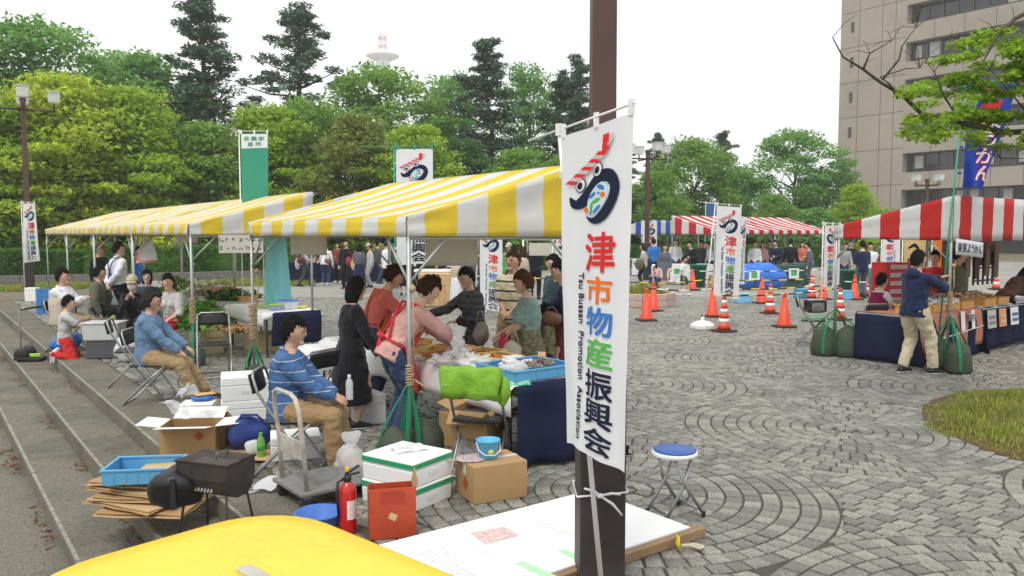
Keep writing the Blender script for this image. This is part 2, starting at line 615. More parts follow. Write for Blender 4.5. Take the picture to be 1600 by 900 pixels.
def leaves_np(rs, centers, radii, counts, size, upbias=0.5, needle=False):
    """leaf quads spread through flattened clumps"""
    P = []
    for c, r, n in zip(centers, radii, counts):
        d = rs.normal(size=(n, 3)); d /= np.linalg.norm(d, axis=1)[:, None]
        rad = rs.random(n) ** 0.5
        P.append(np.asarray(c)[None, :] + d * rad[:, None] * np.asarray(r)[None, :])
    P = np.concatenate(P)
    n = len(P)
    nrm = rs.normal(size=(n, 3)); nrm[:, 2] = np.abs(nrm[:, 2]) + upbias
    nrm /= np.linalg.norm(nrm, axis=1)[:, None]
    t = rs.normal(size=(n, 3)); t -= nrm * (t * nrm).sum(1)[:, None]
    t /= np.linalg.norm(t, axis=1)[:, None]
    b = np.cross(nrm, t)
    s = size * (0.6 + 0.8 * rs.random(n))[:, None]
    wd = 0.3 if needle else 0.55
    a0 = P - t * s * 0.5; a2 = P + t * s * 0.5 - nrm * s * 0.12
    a1 = P + b * s * wd * 0.5 + nrm * s * 0.08; a3 = P - b * s * wd * 0.5 + nrm * s * 0.08
    verts = np.stack([a0, a1, a2, a3], 1).reshape(-1, 3)
    quads = np.arange(n * 4).reshape(-1, 4)
    return verts, quads
def limb(rr, p0, p1, r0, r1, wob=0.06, n=5):
    p0, p1 = Vector(p0), Vector(p1)
    L = (p1 - p0).length
    pts = [p0.lerp(p1, k / n) + (Vector((rr.uniform(-1, 1), rr.uniform(-1, 1), rr.uniform(-.6, .6))) * wob * L if 0 < k < n else Vector()) for k in range(n + 1)]
    return pts, [r0 + (r1 - r0) * k / n for k in range(n + 1)]
def broad_tree_meshes(seed, H=10.0, CR=3.8, base=0.25, nclump=70, flat=0.55, leaf=0.29, per=200, droop=0.0, shape='round', clump=1.15):
    rr = random.Random(seed); rs = np.random.RandomState(seed)
    tr = MB()
    top = Vector((rr.uniform(-.4, .4), rr.uniform(-.4, .4), H * 0.8))
    pts, rd = limb(rr, (0, 0, -0.1), top, 0.024 * H, 0.006 * H, 0.025, 8)
    tr.path(pts, rd, 9)
    cen = []; rad = []; cnt = []
    for i in range(nclump):
        a = i * 2.39996 + rr.uniform(-.3, .3)
        h = (i + 0.5) / nclump
        z = H * (base + (1 - base) * h) 
        if shape == 'round':
            w = math.sin(PI * min(1, max(0.05, (h * 0.86 + 0.12)))) ** 0.7
        elif shape == 'layer':
            w = (1 - h) ** 0.45 * (0.75 + 0.25 * math.sin(i * 1.7))
        else:
            w = 0.35 + 0.65 * math.sin(PI * min(1, h * 0.8 + 0.2))
        rho = CR * w * (rr.random() ** 0.4)
        c = Vector((rho * math.cos(a), rho * math.sin(a), z - droop * rho))
        cr = clump * rr.uniform(0.7, 1.35)
        cen.append(c); rad.append((cr, cr, cr * flat)); cnt.append(int(per * rr.uniform(0.6, 1.3)))
        if i % 2 == 0:
            k = min(len(pts) - 1, max(2, int((z / H - 0.15) * len(pts))))
            lp, lr = limb(rr, pts[k], c, rd[k] * 0.55, 0.012, 0.07, 4)
            tr.path(lp, lr, 5)
    v, q = leaves_np(rs, cen, rad, cnt, leaf)
    return tr.mesh('trunk'), fast_mesh('crown', v, q)
def pine_meshes(seed, H=15.0, CR=3.2, base=0.35, tiers=15, leaf=0.30):
    """irregular cloud-like pads of needles on crooked limbs"""
    rr = random.Random(seed); rs = np.random.RandomState(seed)
    tr = MB()
    top = Vector((rr.uniform(-.8, .8), rr.uniform(-.8, .8), H * 0.97))
    pts, rd = limb(rr, (0, 0, -0.1), top, 0.3, 0.05, 0.018, 9)
    tr.path(pts, rd, 9)
    cen = []; rad = []; cnt = []
    n = tiers * 7
    for i in range(n):
        h = ((i + 0.5) / n) ** 0.85
        a = i * 2.39996 + rr.uniform(-.9, .9)
        w = (1.03 - h) ** 0.62 * (0.55 + 0.5 * abs(math.sin(i * 0.37 + seed)))
        rho = CR * 1.15 * w * rr.uniform(0.1, 1.1)
        z = H * (base + (1 - base) * h) + rr.uniform(-.4, .4)
        ax = pts[0].lerp(top, min(1, z / H))
        c = Vector((ax.x + rho * math.cos(a), ax.y + rho * math.sin(a), z + 0.1 * rho + rr.uniform(-.5, .5)))
        s = rr.uniform(0.35, 0.8) * (0.75 + 0.12 * CR) * (1.05 - 0.4 * h)
        cen.append(c); rad.append((s * 1.15, s * 1.15, s * 0.5)); cnt.append(int(190 * s))
        if i % 2 == 0 and rho > 0.5:
            st = Vector((ax.x, ax.y, z - 0.22 * rho - 0.2))
            lp, lr = limb(rr, st, c - Vector((0, 0, 0.2)), 0.075, 0.02, 0.08, 4)
            tr.path(lp, lr, 5)
    cen.append(top); rad.append((.6, .6, .7)); cnt.append(200)
    v, q = leaves_np(rs, cen, rad, cnt, leaf, 0.6, 'n')
    return tr.mesh('trunk'), fast_mesh('crown', v, q)
TREE_T = {
    'round1': broad_tree_meshes(21), 'round2': broad_tree_meshes(22, nclump=80, CR=4.2, base=0.2),
    'layer1': broad_tree_meshes(31, H=9, CR=5.2, base=0.16, nclump=85, flat=0.26, shape='layer', droop=0.10, clump=1.35, leaf=0.26, per=240),
    'layer2': broad_tree_meshes(32, H=9, CR=4.8, base=0.12, nclump=80, flat=0.28, shape='layer', droop=0.12, clump=1.3, leaf=0.26, per=240),
    'sparse1': broad_tree_meshes(41, H=13, CR=3.2, base=0.45, nclump=46, flat=0.6, shape='up', leaf=0.26, per=230, clump=1.05),
    'sparse2': broad_tree_meshes(42, H=11, CR=4.6, base=0.28, nclump=60, flat=0.42, shape='round', leaf=0.26, per=240, clump=1.2),
    'bush1': broad_tree_meshes(61, H=4, CR=2.6, base=0.04, nclump=40, flat=0.6, leaf=0.24, per=190, clump=0.9), 'bush2': broad_tree_meshes(62, H=4, CR=3.0, base=0.04, nclump=44, flat=0.45, leaf=0.24, per=190, clump=0.9),
    'pine1': pine_meshes(51), 'pine2': pine_meshes(52, CR=3.6, tiers=13), 'pine3': pine_meshes(53, CR=2.6, base=0.45, tiers=14),
    'pine4': pine_meshes(54, CR=3.0, base=0.2, tiers=20),
}
TREE_H = {'bush1': 4.3, 'bush2': 4.3, 'round1': 10.6, 'round2': 10.6, 'layer1': 9.2, 'layer2': 9.2, 'sparse1': 13.6, 'sparse2': 11.6, 'pine1': 15.4, 'pine2': 15.4, 'pine3': 15.4, 'pine4': 15.4}
def tree(kind, name, col, px, top, Y, wide, label, rz, cat='tree', group='trees behind the plaza', side=0.0):
    x, y = XY(px, Y)
    t = thing(name, label, cat, (x, y, 0), rz, group)
    tm, cm = TREE_T[kind]
    h = ZH(top, Y)
    s = h / TREE_H[kind]
    for nm, me, m in (('trunk', tm, M_bark_pine if 'pine' in kind else M_bark), ('crown', cm, LEAF[col])):
        o = bpy.data.objects.new(nm, me)
        if not me.materials:
            me.materials.append(m)
        COL.objects.link(o); o.parent = t
        o.material_slots[0].link = 'OBJECT'
        o.material_slots[0].material = m
    t.scale = (s * wide, s * wide, s)
    return t
# far pines and the tall trees at the back
tree('pine1', 'pine_tree', 'pine', 336, -8, 52, 1.25, 'tallest dark pine left of centre, its top cut off by the picture edge', 0.3)
tree('pine2', 'pine_tree', 'pine', 448, 0, 54, 1.15, 'tall dark pine with a long branch reaching right toward the radio mast', 1.4)
tree('pine3', 'pine_tree', 'pine', 776, 58, 50, 1.15, 'dark pine with a bare lower trunk left of the tall lamp post', 2.0)
tree('pine4', 'pine_tree', 'pine', 862, 112, 56, 0.95, 'dense dark pine just left of the near lamp post', 0.7)
tree('pine4', 'pine_tree', 'pine', 908, 84, 54, 1.0, 'dark conifer directly behind the near lamp post', 2.5)
tree('pine1', 'pine_tree', 'pine', 1022, 208, 78, 0.9, 'small far pine right of the near lamp post', 2.2)
tree('pine3', 'pine_tree', 'pine', 1126, 204, 80, 1.1, 'slim far pine with ragged branches behind the red striped tent', 0.0)
tree('pine2', 'pine_tree', 'pine', 980, 214, 84, 1.0, 'far pine partly hidden by the white banner', 3.3)
tree('sparse1', 'broadleaf_tree', 'fresh', 706, 112, 56, 1.0, 'tall thin light green tree right of the radio mast', 0.4)
tree('sparse1', 'broadleaf_tree', 'fresh', 822, 96, 58, 0.8, 'thin light green tree behind the dark pine with bare trunk', 2.4)
tree('sparse2', 'broadleaf_tree', 'mid', 590, 96, 52, 1.1, 'broad green tree in front of the radio mast', 1.0)
tree('round1', 'broadleaf_tree', 'fresh', 222, 72, 52, 1.1, 'rounded green tree left of the tallest pine', 0.0)
tree('sparse2', 'broadleaf_tree', 'fresh', 60, 20, 46, 1.05, 'open topped green tree rising above the left lamp post', 2.1)
tree('round2', 'broadleaf_tree', 'deep', -60, 60, 44, 1.1, 'dark green tree at the left edge of the picture', 1.2)
tree('sparse2', 'broadleaf_tree', 'fresh', 1235, 198, 62, 1.2, 'spreading green tree with dark limbs left of the concrete building', 0.4)
tree('round2', 'broadleaf_tree', 'mid', 1082, 212, 58, 1.05, 'rounded dense green tree behind the central red striped tent', 0.9)
tree('round1', 'broadleaf_tree', 'mid', 1022, 262, 50, 1.0, 'green tree behind the lamp post in the middle distance', 2.9)
tree('round1', 'broadleaf_tree', 'fresh', 1155, 262, 60, 1.0, 'small green tree between the two rounded trees behind the red tent', 1.9)
tree('layer1', 'broadleaf_tree', 'lime', 1335, 288, 46, 0.8, 'low bright green tree at the foot of the concrete building', 0.6)
tree('round2', 'broadleaf_tree', 'fresh', 1290, 262, 64, 0.9, 'pale green tree touching the left side of the concrete building', 1.6)
tree('round1', 'broadleaf_tree', 'mid', 1210, 300, 50, 1.0, 'low dark leafy tree right above the red striped tent roof', 0.2)
# nearer maples with layered foliage
tree('layer1', 'maple_tree', 'yellowgreen', 95, 118, 38, 1.05, 'large yellow green maple behind the left lamp post', 0.5)
tree('layer2', 'maple_tree', 'lime', 208, 135, 40, 1.0, 'layered lime green maple above the far yellow tents', 2.2)
tree('layer1', 'maple_tree', 'lime', -10, 150, 36, 1.0, 'layered green maple at the left picture edge', 3.4)
tree('layer2', 'maple_tree', 'mid', 325, 190, 42, 1.0, 'mid green maple left of the green flag', 0.2)
tree('layer1', 'maple_tree', 'lime', 420, 165, 44, 0.9, 'green maple behind the green flag', 1.8)
tree('round2', 'broadleaf_tree', 'mid', 480, 150, 47, 0.95, 'green tree under the pine with the long branch', 2.7)
tree('layer2', 'maple_tree', 'olive', 560, 178, 43, 1.0, 'olive tinged maple behind the near yellow tent', 2.9)
tree('layer1', 'maple_tree', 'lime', 650, 196, 42, 0.95, 'lime green maple behind the white flag over the yellow tent', 0.9)
tree('round1', 'broadleaf_tree', 'deep', 722, 210, 45, 1.0, 'dark green tree low behind the yellow tent roof', 0.1)
tree('layer2', 'maple_tree', 'mid', 810, 232, 43, 1.05, 'green maple low beside the near lamp post', 1.1)
tree('round2', 'broadleaf_tree', 'mid', 900, 230, 46, 1.0, 'green tree hidden behind the near banner', 1.1)
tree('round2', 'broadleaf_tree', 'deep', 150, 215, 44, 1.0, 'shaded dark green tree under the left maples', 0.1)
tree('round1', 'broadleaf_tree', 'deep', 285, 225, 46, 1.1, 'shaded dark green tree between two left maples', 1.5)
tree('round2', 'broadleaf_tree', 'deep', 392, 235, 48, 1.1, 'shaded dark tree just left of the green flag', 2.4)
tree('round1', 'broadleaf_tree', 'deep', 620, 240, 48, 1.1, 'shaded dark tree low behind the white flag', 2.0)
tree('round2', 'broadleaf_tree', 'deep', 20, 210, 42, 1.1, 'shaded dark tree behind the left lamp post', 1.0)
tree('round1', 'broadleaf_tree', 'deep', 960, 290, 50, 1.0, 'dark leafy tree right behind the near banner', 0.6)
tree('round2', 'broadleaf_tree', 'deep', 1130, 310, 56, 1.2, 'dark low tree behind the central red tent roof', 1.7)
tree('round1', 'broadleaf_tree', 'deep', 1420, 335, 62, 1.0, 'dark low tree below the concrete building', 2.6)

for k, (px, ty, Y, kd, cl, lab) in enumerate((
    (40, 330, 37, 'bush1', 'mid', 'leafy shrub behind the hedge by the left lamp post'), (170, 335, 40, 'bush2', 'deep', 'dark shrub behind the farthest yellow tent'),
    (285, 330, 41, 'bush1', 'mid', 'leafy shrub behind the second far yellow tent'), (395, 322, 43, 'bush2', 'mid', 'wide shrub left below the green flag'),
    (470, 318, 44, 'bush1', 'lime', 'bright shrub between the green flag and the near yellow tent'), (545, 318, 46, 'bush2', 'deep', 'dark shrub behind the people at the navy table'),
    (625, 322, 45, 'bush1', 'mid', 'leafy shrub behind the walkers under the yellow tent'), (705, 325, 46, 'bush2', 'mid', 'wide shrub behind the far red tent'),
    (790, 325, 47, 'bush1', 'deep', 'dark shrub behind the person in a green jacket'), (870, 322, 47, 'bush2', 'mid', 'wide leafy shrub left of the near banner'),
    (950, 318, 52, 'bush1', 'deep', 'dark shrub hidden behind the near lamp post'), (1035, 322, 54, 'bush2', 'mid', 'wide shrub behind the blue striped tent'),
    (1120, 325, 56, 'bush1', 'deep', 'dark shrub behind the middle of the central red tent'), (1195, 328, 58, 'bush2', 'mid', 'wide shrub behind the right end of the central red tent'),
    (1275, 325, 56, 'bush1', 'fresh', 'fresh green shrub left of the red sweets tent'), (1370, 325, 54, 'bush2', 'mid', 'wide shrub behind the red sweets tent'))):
    tree(kd, 'shrub', cl, px, ty, Y, 1.35, lab, k * 1.1, cat='shrub', group='shrubs at the back of the plaza')

# clipped hedges along the back of the plaza
M_hedge = leaf_mat('leaf_hedge', (0.1, 0.23, 0.04))
def hedge(px0, px1, Y0, Y1, h, depth, label, seed):
    (x0, y0), (x1, y1) = XY(px0, Y0), XY(px1, Y1)
    L = math.hypot(x1 - x0, y1 - y0)
    a = math.atan2(y1 - y0, x1 - x0)
    rs = np.random.RandomState(seed)
    t = thing('clipped_hedge', label, 'hedge', (x0, y0, 0), a, 'hedges behind the plaza')
    n = int(L * 900)
    P = rs.random((n, 3)) * np.array([L, depth, h])
    face = rs.randint(0, 4, n)
    P[face == 0, 1] = rs.random((face == 0).sum()) * 0.1
    P[face == 1, 1] = rs.random((face == 1).sum()) * 0.1
    P[face == 2, 2] = h - rs.random((face == 2).sum()) * 0.12
    P[:, 2] += 0.06 * np.sin(P[:, 0] * 1.7) * P[:, 2] / h
    P[:, 1] += 0.08 * np.sin(P[:, 0] * 2.3 + 1)
    v, q = leaves_np(rs, list(P), [(0.06, 0.06, 0.06)] * n, [1] * n, 0.13, 0.2)
    put('foliage', fast_mesh('foliage', v, q), M_hedge, t)
    mb = MB()
    nn = max(4, int(L))
    def hed(i, j):
        x = L * i; w = 0.06 * math.sin(x * 2.3)
        k = [(0.1, 0.02), (0.06, h * 0.5), (0.1, h - 0.1), (depth - 0.1, h - 0.1), (depth - 0.06, h * 0.5), (depth - 0.1, 0.02)][round(j * 5)]
        return (x, k[0] + w, k[1])
    mb.grid(hed, nn, 5)
    mb.build('inner_foliage', M_hedge, t)
hedge(-20, 130, 31, 33, 1.25, 1.0, 'clipped green hedge behind the leftmost lamp post', 1)
hedge(135, 460, 32, 37, 1.35, 1.2, 'long clipped green hedge behind the far yellow tents', 2)
hedge(520, 900, 40, 42, 1.3, 1.2, 'clipped hedge behind the navy covered table', 3)
hedge(960, 1330, 44, 46, 1.2, 1.2, 'clipped hedge behind the blue striped tent', 4)
# low stone kerb wall before the left hedges
mb = MB()
p0, p1 = XY(-60, 30), XY(470, 35.5)
d = Vector((p1[0] - p0[0], p1[1] - p0[1])); L = d.length; a = math.atan2(d.y, d.x)
t = thing('kerb_wall', 'low grey stone kerb wall in front of the left hedge', 'wall', (p0[0], p0[1], 0), a)
M_kerb = mat('kerb_stone', (0.16, 0.155, 0.145), 0.9, 0.25, 8, 0.5, 30)
k = 0.0
while k < L:
    w = 0.9
    MB().box((k + w / 2, 0, 0.14), (w - 0.012, 0.22, 0.30)).build('kerb_stone', M_kerb, t, bevel=0.012)
    k += w

# rough grass bed at the right
def grass_patch(name, label, cx, cy, rad, n, h, seed, cols, sx=1.0):
    rs = np.random.RandomState(seed)
    r = rad * np.sqrt(rs.random(n)); a = rs.random(n) * 2 * PI
    wob = 1 + 0.03 * np.sin(a * 5 + seed) + 0.02 * np.sin(a * 13)
    x = cx + r * np.cos(a) * wob * sx; y = cy + r * np.sin(a) * wob
    edge = np.clip((rad - r) / 0.35, 0.25, 1)
    hh = h * (0.4 + 0.9 * rs.random(n)) * edge
    th = rs.random(n) * 2 * PI; ln = rs.random(n) * 0.8
    w = 0.0035 + 0.004 * rs.random(n)
    dx, dy = np.cos(th), np.sin(th)
    z0 = np.zeros(n)
    b0 = np.stack([x - dy * w, y + dx * w, z0], 1); b1 = np.stack([x + dy * w, y - dx * w, z0], 1)
    tx, ty = x + dx * hh * ln, y + dy * hh * ln
    t0 = np.stack([tx + dy * w * .3, ty - dx * w * .3, hh], 1); t1 = np.stack([tx - dy * w * .3, ty + dx * w * .3, hh], 1)
    v = np.stack([b0, b1, t0, t1], 1).reshape(-1, 3)
    o = put(name, fast_mesh(name, v, np.arange(n * 4).reshape(-1, 4)), cols)
    o['kind'] = 'stuff'
    return tag(o, label, 'grass')
M_grass = mat('rough_grass', (0.26, 0.31, 0.05), 0.75, 0.35, 1.3, transl=0.3, island=0.4, dirt=(0.36, 0.30, 0.09), dirt_scale=1.1, dirt_amt=0.8)
mb = MB()
mb.lathe([(GRASS_R + 0.02, -0.035), (GRASS_R - 0.02, 0.004), (GRASS_R * 0.7, 0.02), (0.01, 0.03)], 48, (GRASS_C[0], GRASS_C[1], 0))
struct(mb.build('grass_bed_soil', mat('bed_soil', (0.10, 0.065, 0.03), 0.95, 0.4, 10, 0.6, 30), smooth=True))
grass_patch('grass', 'yellowish rough grass bed at the right edge of the plaza', GRASS_C[0], GRASS_C[1], GRASS_R - 0.02, 52000, 0.07, 5, M_grass)
# lawn strips under the hedges
def lawn(name, label, px0, px1, Y, w, seed):
    rs = np.random.RandomState(seed); n = 9000
    (x0, y0), (x1, y1) = XY(px0, Y), XY(px1, Y)
    x = x0 + (x1 - x0) * rs.random(n); y = Y + w * rs.random(n)
    hh = 0.10 * (0.4 + rs.random(n)); th = rs.random(n) * 6.28; ww = 0.02
    dx, dy = np.cos(th), np.sin(th); z0 = np.zeros(n) - 0.03
    v = np.stack([np.stack([x - dy * ww, y + dx * ww, z0], 1), np.stack([x + dy * ww, y - dx * ww, z0], 1),
                  np.stack([x + dx * .05, y + dy * .05, hh], 1), np.stack([x + dx * .05 - dy * .01, y + dy * .05, hh], 1)], 1).reshape(-1, 3)
    o = put(name, fast_mesh(name, v, np.arange(n * 4).reshape(-1, 4)), M_grass); o['kind'] = 'stuff'
    return tag(o, label, 'grass')
lawn('grass', 'strip of grass at the foot of the left hedge', -40, 90, 26.5, 3.5, 9)
lawn('grass', 'strip of grass beyond the far yellow tents', 300, 470, 29, 4, 10)
# ================================================================== the concrete office building and the radio mast
M_bc = mat('building_concrete', (0.35, 0.31, 0.255), 0.85, 0.10, 0.5, 0.15, 3, dirt=(0.25, 0.22, 0.185), dirt_scale=0.12, dirt_amt=0.7)
M_glass = mat('dark_window_glass', (0.03, 0.035, 0.038), 0.08, 0.3, 0.4, spec=0.6)
M_frame = mat('window_frame_metal', (0.12, 0.115, 0.11), 0.5, 0.1, 5, metal=0.5)
M_curt = mat('pale_blind', (0.52, 0.53, 0.50), 0.9, 0.1, 3)
BO = XY(1406, 85)
bld = thing('office_building', 'tall beige concrete office block with long window bands, right background', 'building', (BO[0], BO[1], 0), math.atan2(-0.8, 0.6))
# local x runs toward the camera along the facade, local y points back into the building
FH = 3.82
Z0 = ZH(39, 85)             # foot of the topmost window band in view
floors = [Z0 - FH * 5 + FH * k for k in range(0, 9)]
LEN = 34.0
mb = MB()
mb.box((-3.7, 4.0, 20), (7.4, 8.0, 40.0)); 
mb.build('stair_tower', M_bc, bld)
for gx in (-1.15, -2.6, -5.2):
    MB().box((gx, -0.005, 20), (0.05, 0.02, 40)).build('panel_joint', M_frame, bld)
for k, zf in enumerate(floors):
    MB().box((-3.7, -0.006, zf + 2.6), (7.39, 0.02, 0.05)).build('panel_joint', M_frame, bld)
    w = MB().box((-6.0, -0.003, zf + 1.0), (0.35, 0.12, 1.1)).build('window', M_frame, bld)
    MB().box((-6.0, -0.07, zf + 1.0), (0.27, 0.04, 1.0)).build('pane', M_glass, w)
WH = 2.0
for k, zf in enumerate(floors):
    # spandrel below the windows, then set-back glazing
    sp_h = FH - WH
    if k > 0:
        s = MB().box((LEN / 2, 0.5, zf - sp_h / 2), (LEN, 1.0, sp_h)).build('spandrel_panel', M_bc, bld)
        for j in range(1, 12):
            MB().box((j * 2.9, -0.004, zf - sp_h / 2), (0.04, 0.03, sp_h)).build('joint', M_frame, s)
    w = MB().box((LEN / 2, 1.2, zf + WH / 2), (LEN, 0.06, WH)).build('window_band', M_glass, bld)
    f = MB()
    for j in range(0, 24):
        f.box((0.3 + j * 1.45, 1.1, zf + WH / 2), (0.09, 0.14, WH))
    f.box((LEN / 2, 1.1, zf + 0.35), (LEN, 0.1, 0.05)); f.box((LEN / 2, 1.1, zf + 0.06), (LEN, 0.16, 0.1)); f.box((LEN / 2, 1.1, zf + WH - 0.06), (LEN, 0.16, 0.1))
    f.build('window_frame', M_frame, w)
    rr = random.Random(k)
    for j in range(23):
        if rr.random() < 0.4:
            MB().box((0.3 + (j + 0.5) * 1.45 + rr.uniform(-.3, .3), 1.16, zf + WH - 0.2 - WH * 0.35), (rr.uniform(0.3, 1.1), 0.02, WH * rr.uniform(0.6, 0.78))).build('blind', M_curt, w)
MB().box((LEN / 2 , 5.0, 20), (LEN, 7.2, 40)).build('inner_wall', mat('dark_interior', (0.05, 0.05, 0.05), 0.9), bld)
MB().box((LEN / 2 - 0.3, 0.6, floors[0] - 1.2), (LEN, 1.2, 0.9)).build('beam', M_bc, bld)
for j in range(6):
    MB().box((1.2 + j * 5.6, 1.2, (floors[0] - 1.6) / 2), (0.9, 0.9, floors[0] - 1.6)).build('column', M_bc, bld)

M_mast_r = mat('mast_red_hazed', (0.62, 0.22, 0.18), 0.6); M_mast_w = mat('mast_white_paint', (0.8, 0.8, 0.8), 0.6)  # distance haze is mixed into the red itself, paling it toward pink
TY = 600.0
tx, ty = XY(601, TY)
mast = thing('radio_mast', 'haze-paled red and white lattice radio mast with round platform above the trees', 'mast', (tx, ty, 0))
zt, zp, zq = ZH(52, TY), ZH(84, TY), ZH(100, TY)
K = TY / 250
w0 = 1.0 * K
n = 5
for i in range(n):
    a, b = zp + (zt - zp) * i / n, zp + (zt - zp) * (i + 1) / n
    mb = MB()
    for sx in (-1, 1):
        for sy in (-1, 1):
            mb.tube((sx * w0, sy * w0, a), (sx * w0, sy * w0, b), 0.13 * K, n=5)
    for sgn in (-1, 1):
        mb.tube((-w0 * sgn, -w0, a), (w0 * sgn, -w0, b), 0.08 * K, n=4); mb.tube((-w0 * sgn, w0, a), (w0 * sgn, w0, b), 0.08 * K, n=4)
        mb.box((0, sgn * w0, b), (2 * w0, 0.16 * K, 0.2 * K)); mb.box((sgn * w0, 0, b), (0.16 * K, 2 * w0, 0.2 * K))
    mb.build('lattice_section', M_mast_r if i % 2 else M_mast_w, mast)
MB().lathe([(2.2 * K, -1.3 * K), (4.9 * K, 0.0), (5.1 * K, 0.3 * K), (5.1 * K, 0.6 * K), (0.2, 0.7 * K)], 28, (0, 0, zp - 1.0 * K)).build('round_platform', M_mast_w, mast, smooth=True)
mb = MB()
for a in range(9):
    x, y = 4.6 * K * math.cos(a * 0.7), 4.6 * K * math.sin(a * 0.7)
    mb.tube((x, y, zp - 0.4), (x, y, zp + (1.6 + (a % 3) * 1.2) * K), 0.09 * K, n=5)
mb.build('antennas', M_mast_w, mast)
MB().lathe([(2.3 * K, zq - 5 * K), (2.2 * K, zp - 2.0 * K)], 20).build('shaft', M_mast_w, mast, smooth=True)
MB().lathe([(3.0 * K, 0), (3.4 * K, 0.4 * K), (3.4 * K, 1.6 * K), (3.0 * K, 2.0 * K)], 22, (0, 0, zq - 5.5 * K)).build('lower_ring', M_mast_r, mast, smooth=True)
MB().lathe([(3.0 * K, -0.02), (2.4 * K, zq - 5.2 * K)], 16).build('tower_body', M_mast_w, mast, smooth=True)

# ---- the hazy air
hz = bpy.data.materials.new('haze_air'); hz.use_nodes = True
ht = hz.node_tree; ht.nodes.remove(ht.nodes['Principled BSDF'])
pv = ht.nodes.new('ShaderNodeVolumePrincipled')
pv.inputs['Color'].default_value = (0.98, 0.99, 1.0, 1); pv.inputs['Density'].default_value = 0.0008; pv.inputs['Anisotropy'].default_value = 0.2
ht.links.new(pv.outputs['Volume'], ht.nodes['Material Output'].inputs['Volume'])
hzo = MB().box((0, 300, 82), (560, 640, 166)).build('haze', hz)
hzo['kind'] = 'stuff'; tag(hzo, 'pale hazy air over the whole plaza', 'haze')
# ================================================================== stall tents, lamp posts, banners
def canvas(name, col, tr=0.38):
    return mat(name, col, 0.75, 0.04, 6, 0.12, 9, transl=tr, spec=0.25, dirt=tuple(c * 0.86 for c in col), dirt_scale=1.3, dirt_amt=0.5)
C_WHITE = canvas('canvas_white', (0.80, 0.80, 0.78)); C_YEL = canvas('canvas_yellow', (0.87, 0.69, 0.07))
C_RED = canvas('canvas_red', (0.68, 0.045, 0.04)); C_BLUE = canvas('canvas_blue', (0.06, 0.14, 0.55))
M_pipe = mat('galvanised_pipe', (0.36, 0.39, 0.38), 0.45, 0.15, 10, metal=0.55)
def wr(x, y, k):
    return noise.noise(Vector((x * 2.1 + k * 7.3, y * 2.1, k * 1.7)))
def tent(label, origin, rz, col, L=3.75, W=1.85, zb=1.885, zl=2.035, zh=2.55, group=None, mid=False, gables=(0, 1), seed=1, poles=True):
    t = thing('market_tent', label, 'tent', (origin[0], origin[1], 0), rz, group)
    ms = [C_WHITE, col]
    st = lambda c: ((c + 1) // 2) % 2
    def roof(i, j):
        sag = -0.035 * math.sin(PI * j) - 0.02 * math.sin(PI * 2 * i) ** 2 * math.sin(PI * j)
        return (L * i, W * j, zl + (zh - zl) * j + sag + 0.012 * wr(L * i, W * j, seed) * (1 if 0 < j < 1 else 0.2))
    MB().grid(roof, 24, 10, lambda i, j: st(i)).build('roof_sheet', ms, t, smooth=True, solid=0.004)
    def val(i, j):
        k = 1 - j
        return (L * i, -0.012 - 0.03 * k * abs(math.sin(i * 9 + seed)) * 0.5 + 0.018 * wr(L * i * 2, j, seed + 3), zl - 0.002 - (zl - zb) * k - 0.02 * k * abs(wr(L * i * 1.5, 3, seed)))
    MB().grid(val, 24, 3, lambda i, j: st(i)).build('eave_valance', ms, t, smooth=True, solid=0.004)
    def fas(i, j):
        k = 1 - j
        return (L * i, W + 0.012 + 0.025 * k * wr(L * i * 2, j * 2, seed + 5), zh - 0.002 - (zh - zb + 0.02) * k - 0.025 * k * abs(wr(L * i, 5, seed)))
    MB().grid(fas, 24, 5, lambda i, j: st(i)).build('front_fascia', ms, t, smooth=True, solid=0.004)
    for g in gables:
        def gab(i, j, g=g):
            top = zl + (zh - zl) * i
            bot = zb - 0.02 * i
            x = L * g + (0.012 if g else -0.012) + (0.03 * wr(W * i * 1.6, j * 2.2, seed + 9 + g) * math.sin(PI * j) if 0 < j < 1 else 0.012 * wr(W * i * 2, 4, seed))
            return (x, W * i, bot + (top - 0.003 - bot) * j - (0.012 * wr(W * i * 2, 8, seed) if j == 0 else 0))
        MB().grid(gab, 12, 8, lambda i, j: st(i)).build('gable_panel', ms, t, smooth=True, solid=0.004)
    r = 0.019
    xs = [0.02, L - 0.02] + ([L / 2] if mid else [])
    for x in xs:
        if poles:
            MB().tube((x, 0.02, -0.01), (x, 0.02, zl - 0.03), r, n=10).build('pole', M_pipe, t, smooth=True)
            MB().tube((x, W - 0.02, -0.01), (x, W - 0.02, zh - 0.03), r, n=10).build('pole', M_pipe, t, smooth=True)
        MB().tube((x, 0.02, zl - 0.04), (x, W - 0.02, zh - 0.04), 0.015, n=8).build('rafter', M_pipe, t, smooth=True)
        MB().tube((x, 0.02, 1.86), (x, W - 0.02, 1.86), 0.013, n=8).build('tie_bar', M_pipe, t, smooth=True)
        s = 1 if x < L / 2 else -1
        MB().tube((x, 0.02, 1.5), (x + s * 0.42, 0.02, 1.93), 0.012, n=7).build('brace', M_pipe, t, smooth=True)
        MB().tube((x, 0.02, 1.5), (x, 0.44, 1.93), 0.012, n=7).build('brace', M_pipe, t, smooth=True)
        MB().tube((x, W - 0.02, 1.5), (x, W - 0.44, 1.93), 0.012, n=7).build('brace', M_pipe, t, smooth=True)
    MB().tube((0.02, 0.02, 1.92), (L - 0.02, 0.02, 1.92), 0.014, n=8).build('eave_bar', M_pipe, t, smooth=True)
    MB().tube((0.02, W - 0.02, 2.4), (L - 0.02, W - 0.02, 2.4), 0.014, n=8).build('eave_bar', M_pipe, t, smooth=True)
    return t
C1 = Vector((-0.834, 6.4))
